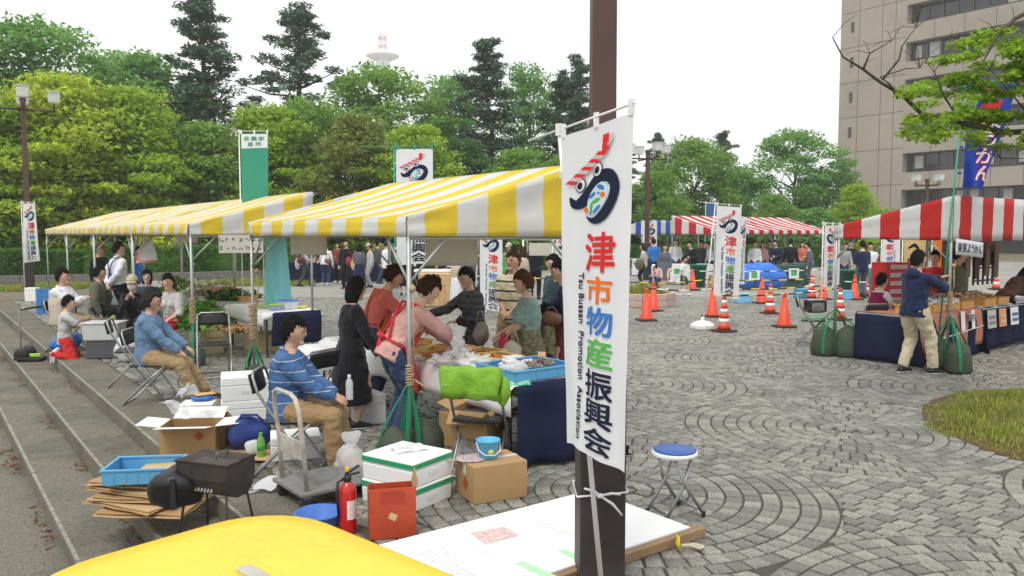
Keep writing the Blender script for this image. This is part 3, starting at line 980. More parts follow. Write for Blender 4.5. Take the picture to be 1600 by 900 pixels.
TU, TV = uv_of(C1.x, C1.y)
RZ_Y = math.atan2(-0.8, 0.6)                # local x toward the camera along -u, local y = v
TL = 3.75
def ytent(u0, label, seed, gables=(0, 1)):
    o = UV(u0 + TL, TV)
    return tent(label, o, RZ_Y, C_YEL, TL, seed=seed, group='yellow striped market tents', gables=gables)
ytent(TU, 'yellow and white striped market tent nearest the camera', 1)
for k, (lab) in enumerate(('first yellow striped tent beyond the open gap, next to the green flag', 'second yellow striped tent beyond the open gap', 'third yellow striped tent beyond the open gap', 'farthest yellow striped tent at the left end of the row')):
    ytent(TU + 6.26 + 3.8 * k, lab, 2 + k, gables=(0, 1) if k in (0,) else (0,))
RZ_R = math.atan2(-0.6, -0.8)
def rtent(N, L, W, col, label, seed, group='red striped market tents', **kw):
    """tent whose tall front faces the camera; N = its near left front corner"""
    o = Vector(N) + U2 * W + V2 * L
    return tent(label, o, RZ_R, col, L, W, seed=seed, group=group, **kw)
N_R = G(1480, 579)
rtent(N_R, 4.2, 1.75, C_RED, 'red and white striped tent over the sweets stall at the right', 11, zb=1.82, zh=2.42, zl=2.02)
N_R2 = Vector(N_R) + V2 * 4.25
rtent(N_R2, 3.75, 1.75, C_RED, 'red striped tent continuing past the right picture edge', 12, zb=1.82, zh=2.42, zl=2.02)
def ctent(BL, L, W, col, label, seed, **kw):
    return tent(label, BL, RZ_V, col, L, W, seed=seed, **kw)
BL = Vector(XY(1117, 29.5))
ctent(BL, 3.7, 2.1, C_RED, 'left half of the central red and white striped tent', 21, group='red striped market tents', zb=1.88, zh=2.6)
ctent(BL + V2 * 3.72, 3.7, 2.1, C_RED, 'right half of the central red and white striped tent', 22, group='red striped market tents', zb=1.88, zh=2.6)
rtent(XY(1006, 36), 3.75, 2.0, C_BLUE, 'blue and white striped tent left of the central red tent', 31, group='blue striped market tents', zh=2.5)
rtent(XY(688, 27), 3.75, 2.0, C_RED, 'red striped tent seen below the near yellow tent roof', 32, zh=2.5)

# ---- lamp posts
M_brown = mat('brown_lamp_paint', (0.085, 0.042, 0.034), 0.5, 0.15, 6, 0.1, 20, dirt=(0.05, 0.03, 0.026), dirt_scale=3)
M_dkbrown = mat('dark_brown_column', (0.040, 0.031, 0.031), 0.55, 0.25, 5, 0.15, 25, dirt=(0.07, 0.06, 0.055), dirt_scale=4, dirt_amt=0.4)
M_lampglass = mat('lantern_glass', (0.75, 0.80, 0.76), 0.15, 0.1, 8, transl=0.2, alpha=0.62, spec=0.6)
M_bulb = mat('lamp_bulb_white', (0.85, 0.85, 0.82), 0.3, 0.02)
def lamp_post(label, x, y, rz, low=0.245, up=0.15, zt=1.5, H=5.9):
    t = thing('lamp_post', label, 'street lamp', (x, y, 0), rz, 'brown lamp posts of the plaza')
    MB().box((0, 0, zt / 2 - 0.01), (low, low, zt + 0.02)).build('base_column', M_dkbrown, t, bevel=0.012)
    MB().box((0, 0, zt + 0.02), (low - 0.03, low - 0.03, 0.06), taper=0.7).build('collar', M_dkbrown, t, bevel=0.008)
    MB().box((0, 0, (zt + H) / 2), (up, up, H - zt), taper=0.9).build('upper_pole', M_brown, t, bevel=0.012)
    MB().box((0, 0, H + 0.05), (up * 1.2, up * 1.2, 0.12)).build('pole_cap', M_brown, t, bevel=0.01)
    for k in range(4):
        a = k * PI / 2
        d = Vector((math.cos(a), math.sin(a), 0))
        arm = MB().tube(Vector((0, 0, H - 0.25)) + d * 0.05, Vector((0, 0, H - 0.25)) + d * 0.85, 0.032, n=8).build('arm', M_brown, t, smooth=True)
        MB().tube(Vector((0, 0, H - 0.27)) + d * 0.82, Vector((0, 0, H - 0.02)) + d * 0.82, 0.03, n=8).build('arm_end', M_brown, arm, smooth=True)
        c = Vector((0, 0, H + 0.15)) + d * 0.82
        ln = MB().box(c, (0.31, 0.31, 0.31), taper=1.12).build('lantern', M_lampglass, t, bevel=0.03)
        MB().lathe([(0.03, -0.13), (0.05, -0.06), (0.09, 0.02), (0.07, 0.08), (0.01, 0.1)], 12, c).build('bulb', M_bulb, ln, smooth=True)
        MB().box(c + Vector((0, 0, 0.17)), (0.36, 0.36, 0.03)).build('lantern_cap', mat('lantern_cap_grey', (0.5, 0.52, 0.5), 0.5), ln)
    return t
lamp_post('near brown lamp post column with a white banner tied to it', XY(940, 4.28)[0], 4.28, 0.04, H=6.4, up=0.132)
lamp_post('brown lamp post at far left with a small white banner', XY(44, 24.5)[0], 24.5, 0.55)
lamp_post('brown lamp post in the middle distance right of the near banner', XY(1011, 33)[0], 33, 0.3, H=5.2)
lamp_post('far lamp post standing before the concrete building', XY(1446, 46)[0], 46, 0.4, H=4.9)

# ---- lettering
def text_geo(txt, bold=0.0, res=3):
    cu = bpy.data.curves.new('t', 'FONT')
    cu.body = txt
    cu.resolution_u = res
    cu.offset = bold
    cu.fill_mode = 'FRONT'
    ob = bpy.data.objects.new('t', cu)
    COL.objects.link(ob)
    dg = bpy.context.evaluated_depsgraph_get()
    me = bpy.data.meshes.new_from_object(ob.evaluated_get(dg))
    vs = [(v.co.x, v.co.y) for v in me.vertices]
    fs = [list(p.vertices) for p in me.polygons]
    bpy.data.objects.remove(ob); bpy.data.curves.remove(cu); bpy.data.meshes.remove(me)
    return vs, fs
_TG = {}
def text_fit(txt, box, rot=False, bold=0.02):
    """glyph outlines scaled into box (x0, y0, x1, y1), y downward; rot = written sideways, reading downward;
    bold = stroke weight, laid down as a few shifted impressions"""
    if txt not in _TG:
        _TG[txt] = text_geo(txt, 0.0)
    vs, fs = _TG[txt]
    if not vs:
        return [], []
    xs = [p[0] for p in vs]; ys = [p[1] for p in vs]
    x0, x1, y0, y1 = min(xs), max(xs), min(ys), max(ys)
    out = []
    for x, y in vs:
        a, b = (x - x0) / max(1e-6, x1 - x0), (y - y0) / max(1e-6, y1 - y0)
        if rot:
            a, b = b, 1 - a
        out.append((box[0] + (box[2] - box[0]) * a, box[3] + (box[1] - box[3]) * b))
    if bold <= 0:
        return out, fs
    h = min(box[2] - box[0], (box[3] - box[1]) * 3) * bold if not rot else (box[2] - box[0]) * bold * 3
    V, Fc = [], []
    for k, (dx, dy) in enumerate(((1, .33), (-1, -.33), (1, -.33), (-1, .33))):
        o = len(V)
        V += [(p[0] + dx * h, p[1] + dy * h * (1 if not rot else 0.1), 0.00025 * k) for p in out]
        Fc += [[i + o for i in f] for f in fs]
    return V, Fc
def stroke(pts):
    """tapering brush stroke: list of (x, y, width)"""
    l, r = [], []
    n = len(pts)
    for i, (x, y, w) in enumerate(pts):
        a, b = pts[max(0, i - 1)], pts[min(n - 1, i + 1)]
        dx, dy = b[0] - a[0], b[1] - a[1]
        d = math.hypot(dx, dy) or 1
        l.append((x - dy / d * w / 2, y + dx / d * w / 2)); r.append((x + dy / d * w / 2, y - dx / d * w / 2))
    vs = l + r
    return vs, [(i, i + 1, n + i + 1, n + i) for i in range(n - 1)]
def smooth_pts(pts, k=4):
    out = []
    for i in range(len(pts) - 1):
        p0, p1, p2, p3 = pts[max(0, i - 1)], pts[i], pts[i + 1], pts[min(len(pts) - 1, i + 2)]
        for j in range(k):
            t = j / k
            out.append(tuple(0.5 * ((2 * b) + (-a + c) * t + (2 * a - 5 * b + 4 * c - d) * t * t + (-a + 3 * b - 3 * c + d) * t ** 3) for a, b, c, d in zip(p0, p1, p2, p3)))
    out.append(pts[-1])
    return out
def disc(cx, cy, rx, ry, rot=0, n=16):
    vs = []
    for i in range(n):
        a = 2 * PI * i / n
        x, y = rx * math.cos(a), ry * math.sin(a)
        vs.append((cx + x * math.cos(rot) - y * math.sin(rot), cy + x * math.sin(rot) + y * math.cos(rot)))
    return vs, [tuple(range(n))]
def ink(name, c):
    return mat('ink_' + name, c, 0.8, 0.03, 8, spec=0.1, transl=0.15)
INK = {'red': ink('red', (0.72, 0.04, 0.04)), 'orange': ink('orange', (0.85, 0.20, 0.03)), 'blue': ink('blue', (0.06, 0.22, 0.62)),
       'green': ink('green', (0.12, 0.48, 0.10)), 'navy': ink('navy', (0.020, 0.026, 0.055)), 'black': ink('black', (0.025, 0.028, 0.035)),
       'white': ink('white', (0.82, 0.82, 0.82)), 'pale': ink('pale_blue', (0.62, 0.76, 0.80)), 'teal': ink('teal', (0.05, 0.28, 0.20)), 'grey': ink('grey', (0.55, 0.53, 0.52))}
def emblem(x0, y0, w, h):
    """list of (ink, layer, vertices, faces) in a box; y downward"""
    fx = lambda p: (x0 + w * (p[0] - 88) / 260, y0 + h * (p[1] - 128) / 424)
    sx = w / 260; sy = h / 424
    out = []
    def addp(inkname, lay, vs, fs):
        out.append((inkname, lay, [fx(p) for p in vs], fs))
    addp('navy', 1, *stroke(smooth_pts([(94, 402, 8), (118, 440, 44), (160, 432, 62), (205, 388, 66), (250, 334, 64), (298, 330, 58), (328, 378, 46), (318, 440, 48), (282, 496, 54), (238, 528, 42), (202, 528, 22), (176, 508, 4)])))
    addp('pale', 2, *disc(238, 428, 46, 82, 0.5))
    for (cx, cy, rx, ry, ro, cl) in ((258, 378, 24, 11, .5, 'blue'), (212, 410, 22, 9, -.6, 'blue'), (236, 478, 28, 9, -.7, 'blue'), (232, 438, 26, 10, -.4, 'green'), (206, 464, 8, 20, 0.1, 'green'), (268, 414, 14, 14, 0, 'orange'), (178, 478, 13, 13, 0, 'orange'), (204, 490, 6, 16, .2, 'blue'), (246, 404, 7, 6, 0, 'blue')):
        addp(cl, 3, *disc(cx, cy, rx, ry, ro, 10))
    for cx, cy in ((150, 352), (238, 292)):
        addp('black', 2, *disc(cx, cy, 27, 35, 0.2)); addp('white', 3, *disc(cx, cy, 22, 30, 0.2)); addp('black', 4, *disc(cx - 3, cy + 2, 13, 18, 0.2))
    p0, p1 = Vector((98, 338)), Vector((268, 214))
    nseg = 9
    for i in range(nseg):
        a = p0.lerp(p1, i / nseg); b = p0.lerp(p1, (i + 1) / nseg)
        nx = Vector((p1 - p0)).orthogonal().normalized() * 20
        sk = (p1 - p0).normalized() * 16
        vs = [a + nx + sk, b + nx + sk, b - nx - sk, a - nx - sk]
        addp('red' if i % 2 == 0 else 'grey', 5, [tuple(v) for v in vs], [(0, 1, 2, 3)])
    addp('red', 6, [(262, 220), (300, 214), (300, 138), (268, 138)], [(0, 1, 2, 3)])
    addp('grey', 6, [(288, 205), (320, 170), (322, 138), (300, 160)], [(0, 1, 2, 3)])
    return out
def bussan_design(tail=None):
    """upright banner of the local products association: emblem, seven large characters, a sideways line"""
    d = emblem(0.12, 0.030, 0.74, 0.265)
    rows = [('津', 'red', 0.320, 0.435), ('市', 'orange', 0.450, 0.530), ('物', 'blue', 0.542, 0.625), ('産', 'green', 0.636, 0.720), ('振', 'navy', 0.732, 0.815), ('興', 'navy', 0.822, 0.900), ('会', 'navy', 0.905, 0.980)]
    for ch, ik, a, b in rows:
        w = 0.46 if ch == '津' else 0.40
        vs, fs = text_fit(ch, (0.60 - w / 2, a, 0.60 + w / 2, b), False, 0.022)
        d.append((ik, 1, vs, fs))
    vs, fs = text_fit('Tsu Bussan  Promotion  Association', (0.255, 0.44, 0.335, 0.965), True, 0.02)
    d.append(('navy', 1, vs, fs))
    return d
BUSSAN = bussan_design()
# sideways Latin text must read downward
M_flagcloth = mat('flag_white_cloth', (0.80, 0.81, 0.83), 0.8, 0.03, 5, 0.12, 9, transl=0.3, spec=0.15)
M_flagpole = mat('flag_pole_white', (0.72, 0.72, 0.70), 0.4, 0.05)
M_flaggreen = mat('flag_pole_green', (0.03, 0.30, 0.20), 0.45, 0.05)
def fine(vs, fs, lim):
    """split long glyph edges so that the print can follow the folds"""
    bm = bmesh.new()
    bv = [bm.verts.new((p[0], p[1], p[2] if len(p) > 2 else 0)) for p in vs]
    for f in fs:
        try:
            bm.faces.new([bv[i] for i in f])
        except ValueError:
            pass
    bmesh.ops.triangulate(bm, faces=bm.faces[:])
    for _ in range(4):
        e = [x for x in bm.edges if (x.verts[0].co - x.verts[1].co).length > lim]
        if not e:
            break
        bmesh.ops.subdivide_edges(bm, edges=e, cuts=1)
        bmesh.ops.triangulate(bm, faces=[f for f in bm.faces if len(f.verts) > 3])
    bm.verts.index_update()
    o = [tuple(v.co) for v in bm.verts], [[v.index for v in f.verts] for f in bm.faces]
    bm.free()
    return o
def nobori(label, top, ang, w=0.6, h=1.8, lean=(0, 0), pole_z=0.0, design=BUSSAN, cloth=None, pole_m=None, amp=0.02, seed=0, curl=0.0, bar_back=0.12, subdiv=False,
           swing=0.0, squeeze=1.0, plumb=0.85, name='nobori_banner', group='tall upright cloth banners', base=None, pole_h=None, twist=0.0):
    """top: (x, y, z) of the pole head; ang: the way the cloth points from the pole; seen from its right-hand side (pole on the left)"""
    top = Vector(top)
    d = Vector((math.cos(ang), math.sin(ang), 0))
    foot = Vector((top.x - lean[0], top.y - lean[1], pole_z))
    t = thing(name, label, 'banner', tuple(foot), 0, group)
    loc = lambda p: tuple(Vector(p) - foot)
    pm = pole_m or M_flagpole
    MB().path([loc(foot), loc(top + (top - foot).normalized() * 0.02)], [0.0135, 0.011], 8).build('pole', pm, t, smooth=True)
    up = (top - foot).normalized()
    dd = (d + up * -(d.dot(up)) + Vector((0, 0, swing))).normalized()
    MB().tube(loc(top - dd * bar_back), loc(top + dd * (w * 1.06)), 0.006, n=6).build('crossbar', pm, t, smooth=True)
    MB().lathe([(0.018, -0.03), (0.02, 0.03)], 8, loc(top)).build('joint_cap', pm, t)
    nrm = Vector((d.y, -d.x, 0))         # toward the viewer
    hang = (Vector((0, 0, 1)) * plumb + up * (1 - plumb)).normalized()
    def surf(s, q, off=0.0):
        # s across 0..1 from the pole, q downward 0..1
        sq = 1 - (1 - squeeze) * q
        fold = amp * (0.3 + q) * math.sin(7.5 * s + 3.0 * q + seed) + amp * 0.6 * math.sin(15 * s - 5 * q + seed * 2) * q
        fold += 0.25 * amp * noise.noise(Vector((s * 5, q * 9, seed)))
        a = twist * q
        dx = Vector((dd.x * math.cos(a) - dd.y * math.sin(a), dd.x * math.sin(a) + dd.y * math.cos(a), dd.z))
        p = top + dx * (0.03 + w * s * sq) - hang * (0.04 + h * q) + nrm * (fold + curl * s * s * q + off) + hang * (0.03 * math.sin(3 * s + seed) * q)
        return loc(p)
    cl = MB().grid(lambda i, j: surf(i, 1 - j), 40 if subdiv else 14, 96 if subdiv else 36).build('cloth', cloth or M_flagcloth, t, smooth=True)
    mb = MB()
    for s in (0.02, 0.5, 0.97):
        a, b = Vector(surf(s, 0)), Vector(loc(top + dd * (0.03 + w * s)))
        mb = MB(); mb.box((a + b) / 2 + Vector((0, 0, 0.005)), (0.03, 0.012, (b - a).length + 0.03), ang); mb.build('hanging_loop', pm, t)
    for q in (0.12, 0.35, 0.6, 0.85):
        a, b = Vector(surf(0, q)), Vector(loc(foot.lerp(top, 1 - (0.04 + h * q) / (top - foot).length)))
        MB().box((a + b) / 2, (0.045, 0.008, 0.03), ang).build('side_loop', cloth or M_flagcloth, t)
    by = {}
    for ik, lay, vs, fs in design:
        by.setdefault((ik, lay, 0 if len(vs[0]) < 3 else len(by) + 1), []).append((vs, fs))
    for (ik, lay, one), parts in by.items():
        mb = MB()
        for vs, fs in parts:
            if subdiv:
                vs, fs = fine(vs, fs, 0.035)
            mb.add([surf(p[0], p[1], 0.0045 + 0.0012 * lay + (p[2] if len(p) > 2 else 0)) for p in vs], fs)
        mb.build('character' if one else 'emblem_print', INK[ik], cl)
    if base == 'tank':
        MB().lathe([(0.235, 0), (0.25, 0.02), (0.25, 0.085), (0.235, 0.10), (0.15, 0.15), (0.07, 0.165), (0.04, 0.17), (0.035, 0.24)], 8, loc((foot.x, foot.y, 0))).build('water_base', mat('white_plastic', (0.78, 0.78, 0.76), 0.4, 0.04), t, bevel=0.008)
    return t
# the large banner tied to the near lamp post
ptop = Vector((XY(873, 4.06)[0], 4.06, ZH(203, 4.06)))
nb = nobori('large white banner with coloured vertical characters tied to the near lamp post', ptop, math.atan2(-0.52, 0.30), lean=(ptop.x - G(931, 905)[0] - 0.005, 0.10), w=0.57, h=1.58, amp=0.012, seed=1.3, subdiv=True, swing=0.0, curl=0.0, bar_back=0.30, twist=-0.06, plumb=0.9, squeeze=0.93)
# the white ribbon that ties the pole
mb = MB()
cx, cy = XY(940, 4.28)
M_rib = mat('white_ribbon', (0.78, 0.78, 0.78), 0.6, 0.05)
zz = ZH(775, 4.12)
h_ = 0.134
k = []
for a, b in ((-1, -1.02), (1, -1.02), (1.02, 1), (-1.02, 1)):
    k.append((cx + a * h_, cy + b * h_, zz + 0.012 * a))
rib = thing('ribbon_tie', 'white ribbon knotted round the near lamp post', 'ribbon', (cx, cy, 0))
ll = lambda p: (p[0] - cx, p[1] - cy, p[2])
MB().path([ll(p) for p in k], 0.006, 6, closed=True).build('loop', M_rib, rib, smooth=True)
for e in ((0.09, -0.18, zz + 0.015), (0.10, -0.17, zz - 0.10), (-0.10, -0.16, zz + 0.04)):
    MB().path([(-0.015, -0.155, zz), (e[0] * 0.5, -0.175, (zz + e[2]) / 2 + 0.012), e], [0.007, 0.008, 0.006], 5).build('ribbon_end', M_rib, rib, smooth=True)
MB().ball((-0.015, -0.158, zz), (0.018, 0.016, 0.014)).build('knot', M_rib, rib, smooth=True)
# other banners of the same print
def nob_px(label, px, top_y, Y, ang, pole_z=0.0, **kw):
    x, y = XY(px, Y)
    return nobori(label, (x, y, ZH(top_y, Y)), ang, pole_z=pole_z, **kw)
Yb = G(1100, 514)[1]
xt, xb = XY(1117, Yb)[0], XY(1100, Yb)[0]
nobori('white banner on a round white base standing among the traffic cones', (xt, Yb, ZH(318, Yb)), 0.15, lean=(xt - xb, 0), base='tank', amp=0.02, seed=2, bar_back=0.25, w=0.52, swing=0.02)
xt = XY(1150, 22)[0]
nobori('narrow white banner with a red base behind the banner among the cones', (xt + 0.1, 22, ZH(338, 22)), 0.9, w=0.5, lean=(0.25, 0), amp=0.03, seed=3, bar_back=0.05, squeeze=0.8)
MIRROR = [(i, l, [(1 - p[0],) + tuple(p[1:]) for p in v], f) for i, l, v, f in BUSSAN]
xt = XY(1286, 13.6)[0]
nobori('white banner seen from behind hanging left of the red sweets tent', (xt, 13.6, ZH(349, 13.6)), 0.05, w=0.27, h=1.02, amp=0.008, seed=4, design=MIRROR, bar_back=0.0)
nob_px('small white banner tied to the far left lamp post', 35, 316, 24.1, 0.2, w=0.34, h=1.75, amp=0.05, seed=5, curl=-0.1, squeeze=1.2, bar_back=0.05)
nob_px('white banner rising above the near yellow tent roof', 617, 229, 12.5, -0.1, amp=0.015, seed=6, bar_back=0.55, pole_m=M_flaggreen, w=0.58)
nob_px('white banner left of the blue striped tent', 1003, 346, 33.5, 0.0, amp=0.02, seed=7, w=0.6, bar_back=0.05)
nob_px('white banner under the near yellow tent behind the striped traffic cone', 748, 352, 17.5, -0.2, lean=(0.1, 0), amp=0.03, seed=8, bar_back=0.0, w=0.5)
nob_px('white banner half hidden behind the near banner under the yellow tent', 868, 352, 16.5, -0.9, amp=0.03, seed=9, bar_back=0.0, lean=(0.25, 0), w=0.5)
nob_px('white banner inside the red sweets stall seen past the tent pole', 1378, 350, 17.5, 0.1, amp=0.02, seed=10, bar_back=0.0, design=MIRROR, w=0.4, h=1.2)
# green flag with a white heading, over the far yellow tents
tea = []
for ch, bx in (('茶', (0.10, 0.035, 0.33, 0.085)), ('農', (0.37, 0.035, 0.60, 0.085)), ('家', (0.64, 0.035, 0.87, 0.085)), ('直', (0.24, 0.098, 0.47, 0.145)), ('売', (0.53, 0.098, 0.76, 0.145))):
    vs, fs = text_fit(ch, bx, False, 0.02)
    tea.append(('teal', 2, vs, fs))
tea.append(('white', 1, [(0.02, 0.008), (0.98, 0.008), (0.98, 0.165), (0.02, 0.165)], [(0, 1, 2, 3)]))
M_tealcloth = mat('flag_green_cloth', (0.045, 0.30, 0.20), 0.8, 0.04, 5, 0.1, 9, transl=0.25)
nob_px('green flag with a white heading above the far yellow tents', 377, 205, 14.2, -0.05, w=0.49, h=1.55, amp=0.012, seed=11, design=tea, cloth=M_tealcloth, bar_back=0.12, subdiv=True, name='tea_flag', squeeze=0.95)
# pale blue-green lower cloth hanging in the open gap
M_aqua = mat('aqua_cloth', (0.26, 0.66, 0.70), 0.8, 0.05, 5, 0.12, 8, transl=0.5)
nob_px('plain pale turquoise cloth banner hanging between the yellow tents', 411, 366, 12.9, 0.0, w=0.34, h=1.15, amp=0.035, seed=12, design=[], cloth=M_aqua, bar_back=0.02, squeeze=1.25, name='turquoise_banner')
# blue and orange banners at the right stall
M_blueflag = mat('flag_blue_cloth', (0.02, 0.06, 0.38), 0.8, 0.05, 5, 0.1, 9, transl=0.25)
yok = []
for i, ch in enumerate('ようかん'):
    vs, fs = text_fit(ch, (0.42, 0.28 + i * 0.17, 0.86, 0.42 + i * 0.17), False, 0.05)
    yok.append(('red', 1, vs, fs))
    vs, fs = text_fit(ch, (0.42, 0.28 + i * 0.17, 0.86, 0.42 + i * 0.17), False, 0.015)
    yok.append(('white', 2, vs, fs))
for i, ch in enumerate('東屋'):
    vs, fs = text_fit(ch, (0.30, 0.03 + i * 0.12, 0.80, 0.13 + i * 0.12), False, 0.03)
    yok.append(('red', 1, vs, fs))
Yr = N_R[1] - 0.06
nobori('blue banner with red edged white characters on a green pole above the red tent', (XY(1499, Yr)[0], Yr, ZH(128, Yr)), -0.15, w=0.62, h=1.4, lean=(XY(1499, Yr)[0] - XY(1471, Yr)[0], 0), pole_z=0.3, amp=0.07, seed=13, design=yok, cloth=M_blueflag, pole_m=M_flaggreen, curl=-0.25, name='blue_banner', squeeze=0.6, swing=0.06, subdiv=True)
M_orflag = mat('flag_orange_cloth', (0.85, 0.20, 0.03), 0.8, 0.05, 5, 0.1, 9, transl=0.25)
okd = []
for i, ch in enumerate('のつぼ'):
    vs, fs = text_fit(ch, (0.25, 0.1 + i * 0.28, 0.8, 0.34 + i * 0.28), False, 0.03); okd.append(('white', 1, vs, fs))
nob_px('orange banner with white characters inside the red sweets stall', 1458, 366, 16.0, -0.2, w=0.34, h=1.1, lean=(0.1, 0), amp=0.02, seed=14, design=[], cloth=M_orflag, bar_back=0.0, name='orange_banner')
nob_px('cream and orange banner with dark brush strokes in the red sweets stall', 1411, 372, 15.6, 0.0, w=0.42, h=0.8, amp=0.01, seed=15, design=[('navy', 1, *stroke(smooth_pts([(.2, .2, .05), (.5, .12, .09), (.7, .3, .08), (.4, .5, .09), (.75, .7, .05)]))), ('navy', 1, *stroke(smooth_pts([(.2, .45, .05), (.3, .75, .08), (.5, .9, .04)])))], cloth=mat('flag_cream_cloth', (0.78, 0.55, 0.25), 0.8, 0.2, 2, transl=0.25), bar_back=0.0, name='cream_banner')
nob_px('dark blue banner rising behind the central red tent', 1102, 316, 34, 0.0, w=0.5, h=0.9, amp=0.02, seed=16, design=[('white', 1, *text_fit('う', (.25, .1, .75, .4), False, .02)), ('white', 1, *text_fit('ま', (.25, .5, .75, .8), False, .02))] if False else [], cloth=mat('flag_navy_cloth', (0.04, 0.12, 0.28), 0.8, 0.05, 5, transl=0.2), bar_back=0.3, name='navy_banner')
# ================================================================== things on the near side of the stalls
M_carton = mat('cardboard', (0.40, 0.25, 0.115), 0.85, 0.06, 5, 0.08, 60, dirt=(0.33, 0.20, 0.09), dirt_scale=3)
M_carton2 = mat('cardboard_pale', (0.47, 0.32, 0.16), 0.85, 0.06, 5, 0.08, 60)
M_foam = mat('white_foam', (0.80, 0.81, 0.80), 0.7, 0.03, 30, 0.15, 160)
M_gtape = mat('green_tape', (0.02, 0.30, 0.12), 0.45, 0.06, 8)
M_black = mat('black_plastic', (0.018, 0.018, 0.02), 0.45, 0.2, 8)
M_steel = mat('grey_steel_tube', (0.33, 0.34, 0.34), 0.35, 0.1, 10, metal=0.7)
M_film = mat('clear_plastic_film', (0.80, 0.82, 0.84), 0.18, 0.05, 8, 0.5, 14, alpha=0.55, spec=0.7, transl=0.2)
M_bagw = mat('white_carrier_bag', (0.78, 0.79, 0.80), 0.4, 0.05, 8, 0.5, 12, transl=0.3, alpha=0.9)
M_navyc = mat('navy_cloth', (0.011, 0.016, 0.045), 0.85, 0.2, 5, 0.6, 7, spec=0.15)
M_whitec = mat('white_table_cloth', (0.74, 0.75, 0.75), 0.7, 0.03, 5, 0.1, 8)
M_rope = mat('pale_rope', (0.46, 0.34, 0.19), 0.9, 0.2, 60, 0.6, 120)
M_bag_olive = mat('sandbag_olive', (0.055, 0.075, 0.05), 0.85, 0.2, 9, 0.4, 30)
M_strap = mat('green_strap', (0.012, 0.20, 0.085), 0.7, 0.12, 20)
def ruffle(fn, amp, sc, seed):
    def g(i, j):
        p = Vector(fn(i, j))
        q = p * sc
        return p + Vector((noise.noise(q + Vector((seed, 0, 0))), noise.noise(q + Vector((0, seed, 5))), noise.noise(q + Vector((9, 3, seed))))) * amp
    return g
def blob(c, r, amp, sc, seed, n=18, m=12, flat=None):
    mb = MB(); mb.ball((0, 0, 0), r, n, m)
    out = []
    for p in mb.v:
        p = Vector(p)
        q = p * sc
        d = p.normalized() if p.length > 0 else Vector((0, 0, 1))
        p = p + d * amp * (noise.noise(q + Vector((seed, seed * 2, 0))) + 0.5 * noise.noise(q * 2.3 + Vector((seed, 0, 3))))
        if flat is not None and p.z < flat:
            p.z = flat + (p.z - flat) * 0.05
        out.append(tuple(p + Vector(c)))
    mb.v = out
    return mb
def carton(label, loc, rz, d, m=M_carton, tape=None, mark=None, name='cardboard_box', group=None, cat='box', z=0.0):
    t = thing(name, label, cat, (loc[0], loc[1], z), rz, group)
    L, W, H = d
    MB().box((0, 0, H / 2), (L, W, H)).build('body', m, t, bevel=0.006)
    MB().box((0, 0, H + 0.0015), (L * 0.995, 0.05, 0.002)).build('tape', tape or mat('packing_tape', (0.46, 0.33, 0.18), 0.3, 0.05), t)
    for sx in (-1, 1):
        MB().box((sx * (L / 2 + 0.001), 0, H - 0.045), (0.002, 0.05, 0.085)).build('tape_end', tape or MATS['packing_tape'], t)
    return t
def open_carton(label, loc, rz, d, m, flap_m, flap=0.14, z=0.0, name='open_cardboard_box', ang=(0.5, 0.5, 0.35, 0.5)):
    t = thing(name, label, 'box', (loc[0], loc[1], z), rz)
    L, W, H = d; th = 0.006
    MB().box((0, 0, th / 2), (L, W, th)).build('bottom', m, t)
    MB().box((0, -W / 2, H / 2), (L, th, H)).build('side', m, t); MB().box((0, W / 2, H / 2), (L, th, H)).build('side', m, t)
    MB().box((-L / 2, 0, H / 2), (th, W - th * 1.2, H)).build('side', m, t); MB().box((L / 2, 0, H / 2), (th, W - th * 1.2, H)).build('side', m, t)
    for k, (cx, cy, dx, dy, ln) in enumerate(((0, -W / 2, 0, -1, L), (0, W / 2, 0, 1, L), (-L / 2, 0, -1, 0, W), (L / 2, 0, 1, 0, W))):
        a = ang[k]
        o = Vector((dx, dy, 0)) * math.cos(a) * flap + Vector((0, 0, math.sin(a) * flap))
        e = Vector((-dy, dx, 0)) * (ln / 2 - 0.01)
        p = Vector((cx, cy, H))
        MB().add([p - e, p + e, p + e * 0.97 + o, p - e * 0.97 + o], [(0, 1, 2, 3)]).build('flap', flap_m, t, solid=0.005)
    return t
def foam_box(label, loc, rz, d, z=0.0, tape=False, group=None, lid=0.35):
    t = thing('foam_box', label, 'box', (loc[0], loc[1], z), rz, group)
    L, W, H = d
    hl = H * lid
    MB().box((0, 0, (H - hl) / 2), (L, W, H - hl), taper=1.02).build('body', M_foam, t, bevel=0.008)
    MB().box((0, 0, H - hl / 2 + 0.001), (L * 1.02, W * 1.02, hl)).build('lid', M_foam, t, bevel=0.01)
    for sy in (-1, 1):
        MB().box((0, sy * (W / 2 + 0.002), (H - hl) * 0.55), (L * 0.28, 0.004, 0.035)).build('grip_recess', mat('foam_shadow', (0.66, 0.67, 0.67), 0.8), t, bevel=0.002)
    if tape:
        MB().box((0, 0, H - 0.030), (L * 1.03, W * 1.03, 0.034)).build('tape_band', M_gtape, t)
    return t
